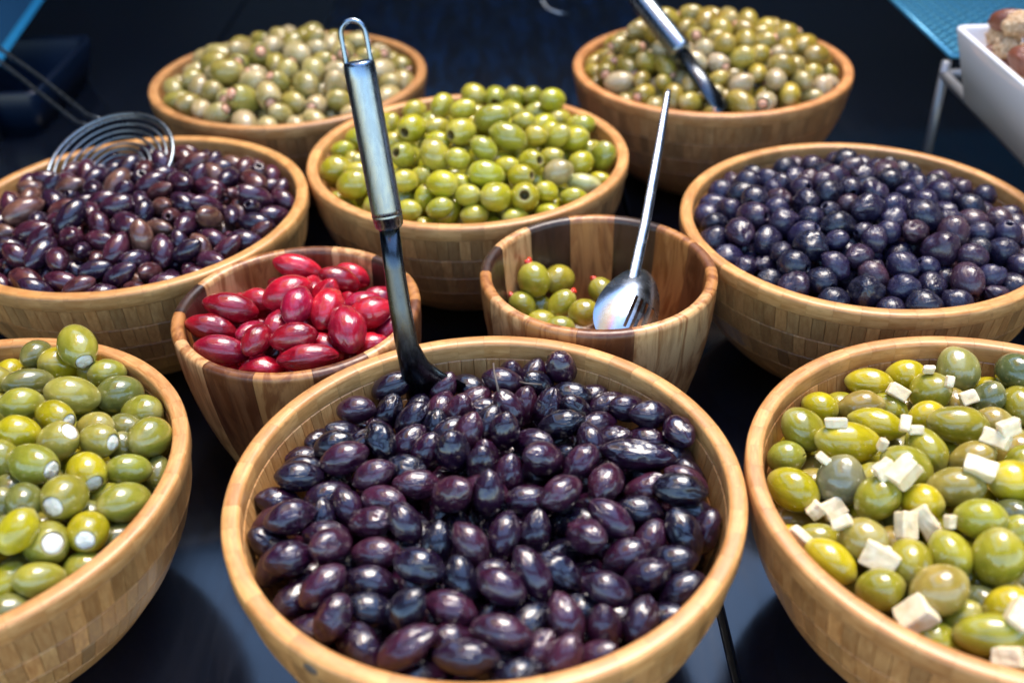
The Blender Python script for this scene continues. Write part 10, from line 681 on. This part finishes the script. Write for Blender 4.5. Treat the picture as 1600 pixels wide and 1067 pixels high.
# the white dish
dish = thing('white_dish', 'rectangular white dish of dates and walnuts on the wire stand', 'dish', (DX + .1, DY - .16, DZ))
b = MB(); DW, DL, DH, TH = .22, .34, .060, .0055
def rr(x0, x1, y0, y1, z, r_, n=5):
    P = []
    for (cx, cy, a0) in ((x1 - r_, y1 - r_, 0), (x0 + r_, y1 - r_, 90), (x0 + r_, y0 + r_, 180), (x1 - r_, y0 + r_, 270)):
        for i in range(n + 1): a = R(a0 + 90 * i / n); P.append(Vector((cx + r_ * math.cos(a), cy + r_ * math.sin(a), z)))
    return P
def dl(ins, z, r_): return rr(DX + ins, DX + DW - ins, DY - DL + ins, DY - ins, DZ + z, r_)
rows = [dl(.017, 0, .004), dl(.014, .001, .006), dl(.0, DH - .002, .008), dl(.0006, DH - .0005, .008), dl(.0022, DH, .007), dl(TH - .001, DH - .0006, .006), dl(TH, DH - .003, .005), dl(TH + .014, .008, .004)]
b.grid(rows, True); n = len(rows[0]); b.f.append(tuple(range(n))); b.f.append(tuple(range(7 * n, 8 * n)))
o = ob('dish_body', b.mesh('dish_body', M['glaze']), dish); o.matrix_parent_inverse = Matrix.Translation(-dish.location)
b = MB(); b.grid([dl(TH + .0035, .036, .004), dl(TH + .02, .038, .004), dl(.06, .040, .004)], True); 
# dates and walnuts heaped in the dish
rnd = random.Random(5)
def nut(seed, wal):
    o3 = Vector((seed * 3.1, 1.7, 2.2)); bm = bmesh.new(); bmesh.ops.create_icosphere(bm, subdivisions=3, radius=1)
    for v_ in bm.verts:
        d = v_.co.normalized(); k_ = (.30 * noise.noise(d * 2.6 + o3) + .16 * noise.noise(d * 6 + o3)) if wal else (.10 * noise.noise(d * 2 + o3) + .05 * (1 - abs(noise.noise(Vector((d.x, d.y * 4, d.z * 4)) + o3)) * 2))
        v_.co = d * (1 + k_)
    m = bpy.data.meshes.new('walnut' if wal else 'date'); bm.to_mesh(m); bm.free(); m.materials.append(M['walnut' if wal else 'date'])
    m.polygons.foreach_set('use_smooth', [True] * len(m.polygons)); return m
NUTS = [nut(i, True) for i in range(3)]; DATES = [nut(10 + i, False) for i in range(3)]
pl = []
spots = []
for lay in range(3):
    for _ in range(400):
        x, y = rnd.uniform(DX + .018, DX + DW - .02), rnd.uniform(DY - DL + .02, DY - .018)
        if all((x - a) ** 2 + (y - c_) ** 2 > .018 ** 2 for a, c_, l2 in spots if l2 == lay): spots.append((x, y, lay))
pl = []
cand = []
for x, y, lay in spots:
    q = 1 - max(abs(x - DX - DW / 2) / (DW / 2), abs(y - DY + DL / 2) / (DL / 2))
    z = DZ + .034 + lay * .014 + min(q, .4) * .055
    u, v_ = pix(Vector((x, y, z)))
    if u < 1650 and v_ > -50: cand.append((u, v_, x, y, z))
cand.sort(); named = {True: [], False: []}
for u, v_, x, y, z in cand:
    wal = rnd.random() < .5
    o = ob('walnut_piece' if wal else 'date', (NUTS if wal else DATES)[rnd.randrange(3)], None, (x, y, z)); o.rotation_euler = (rnd.uniform(0, 6), rnd.uniform(-.5, .5), rnd.uniform(0, 6))
    s_ = rnd.uniform(.9, 1.1); o.scale = (.0118 * s_, .0102 * s_, .0092 * s_) if wal else (.0145 * s_, .0098 * s_, .0095 * s_)
    named[wal].append(o)
for wal, l_ in named.items():
    for i, o in enumerate(l_):
        tag(o, ('crinkled tan walnut piece' if wal else 'dark brown date') + ' heaped in the white dish, ' + ORD[i] + ' of its kind', 'walnut' if wal else 'date', 'walnuts in the white dish' if wal else 'dates in the white dish')
# blue edged pane standing at the far left
pn = thing('tilted_screen', 'tilted dark blue screen with bright cyan edge in the far left corner', 'screen', at_depth(0, 95, 1.16))
E0, E1 = at_depth(82, -30, 1.26), at_depth(-25, 125, 1.10); ed = (E1 - E0).normalized(); vd_ = ray(30, 50); inw = (ed.cross(vd_)).normalized(); inw = inw if inw.dot(RT) < 0 else -inw
th_ = ed.cross(inw).normalized()
b = MB(); b.box((E0 + E1) / 2 + inw * .10, (E1 - E0).length / 2 + .05, .096, .0025, ed, inw, th_, .0008); o = ob('sheet', b.mesh('sheet', M['pane'], False), pn); o.matrix_parent_inverse = Matrix.Translation(-pn.location)
b = MB(); b.box((E0 + E1) / 2, (E1 - E0).length / 2 + .05, .0042, .0034, ed, inw, th_, .001); o = ob('edge_strip', b.mesh('edge_strip', M['cyan'], False), pn); o.matrix_parent_inverse = Matrix.Translation(-pn.location)
for q_ in (E1 + inw * .006, E0 + inw * .185, E1 + inw * .185):
    b = MB(); b.tube([(q_.x, q_.y, .0005), (q_.x, q_.y, q_.z - .003)], .004, 10); o = ob('support_leg', b.mesh('support_leg', M['cabinet']), pn); o.matrix_parent_inverse = Matrix.Translation(-pn.location)
# low blue crate behind the skimmer
def tray(name, label, cat, x0, x1, y0, y1, h, mat):
    root = thing(name, label, cat, ((x0 + x1) / 2, (y0 + y1) / 2, 0))
    b = MB(); q = [rr(x0 + i_, x1 - i_, y0 + i_, y1 - i_, z_, .012) for i_, z_ in ((.012, .0006), (.004, h * .5), (0, h - .002), (.001, h), (.005, h), (.006, h - .003), (.016, .004))]
    b.grid(q, True); n = len(q[0]); b.f.append(tuple(range(n))); b.f.append(tuple(range(6 * n, 7 * n)))
    o = ob('tray_body', b.mesh('tray_body', mat), root); o.matrix_parent_inverse = Matrix.Translation(-root.location)
    return root
tray('blue_tray', 'low navy tray on the table behind the wire skimmer', 'tray', -.80, -.50, 1.08, 1.27, .05, M['navy'])
b = MB(); GN = 60  # added crinkled sheet whose streaks stand in for blue table reflections
b.grid([[Vector((-.24 + .46 * i / GN, 1.10 + .52 * j / GN, .006 + .010 * max(0, noise.noise(Vector((i * .16, j * .05, 3)))) + .004 * noise.noise(Vector((i * .45, j * .12, 8))))) for i in range(GN + 1)] for j in range(GN + 1)])
b.grid([[Vector((-.24 + .46 * i / GN, 1.10 + .52 * j / GN, .0012)) for i in (0, GN)] for j in (0, GN)])
tag(ob('glint_sheet', b.mesh('glint_sheet', M['glints'])), 'added crinkled navy sheet standing in for blue table reflections between the two far bowls', 'reflection sheet')
b = MB(); hk = at_depth(842, -18, 1.2)
b.tube([(hk.x, hk.y, .985), (hk.x, hk.y, .6), (hk.x, hk.y, hk.z + .02), hk, at_depth(846, 2, 1.2), at_depth(855, 14, 1.19), at_depth(872, 21, 1.19), at_depth(892, 22, 1.19)], .0014, 8)
tag(ob('wire_hook', b.mesh('wire_hook', M['wire'])), 'thin curved wire hook hanging at the top edge between the far bowls', 'hook')
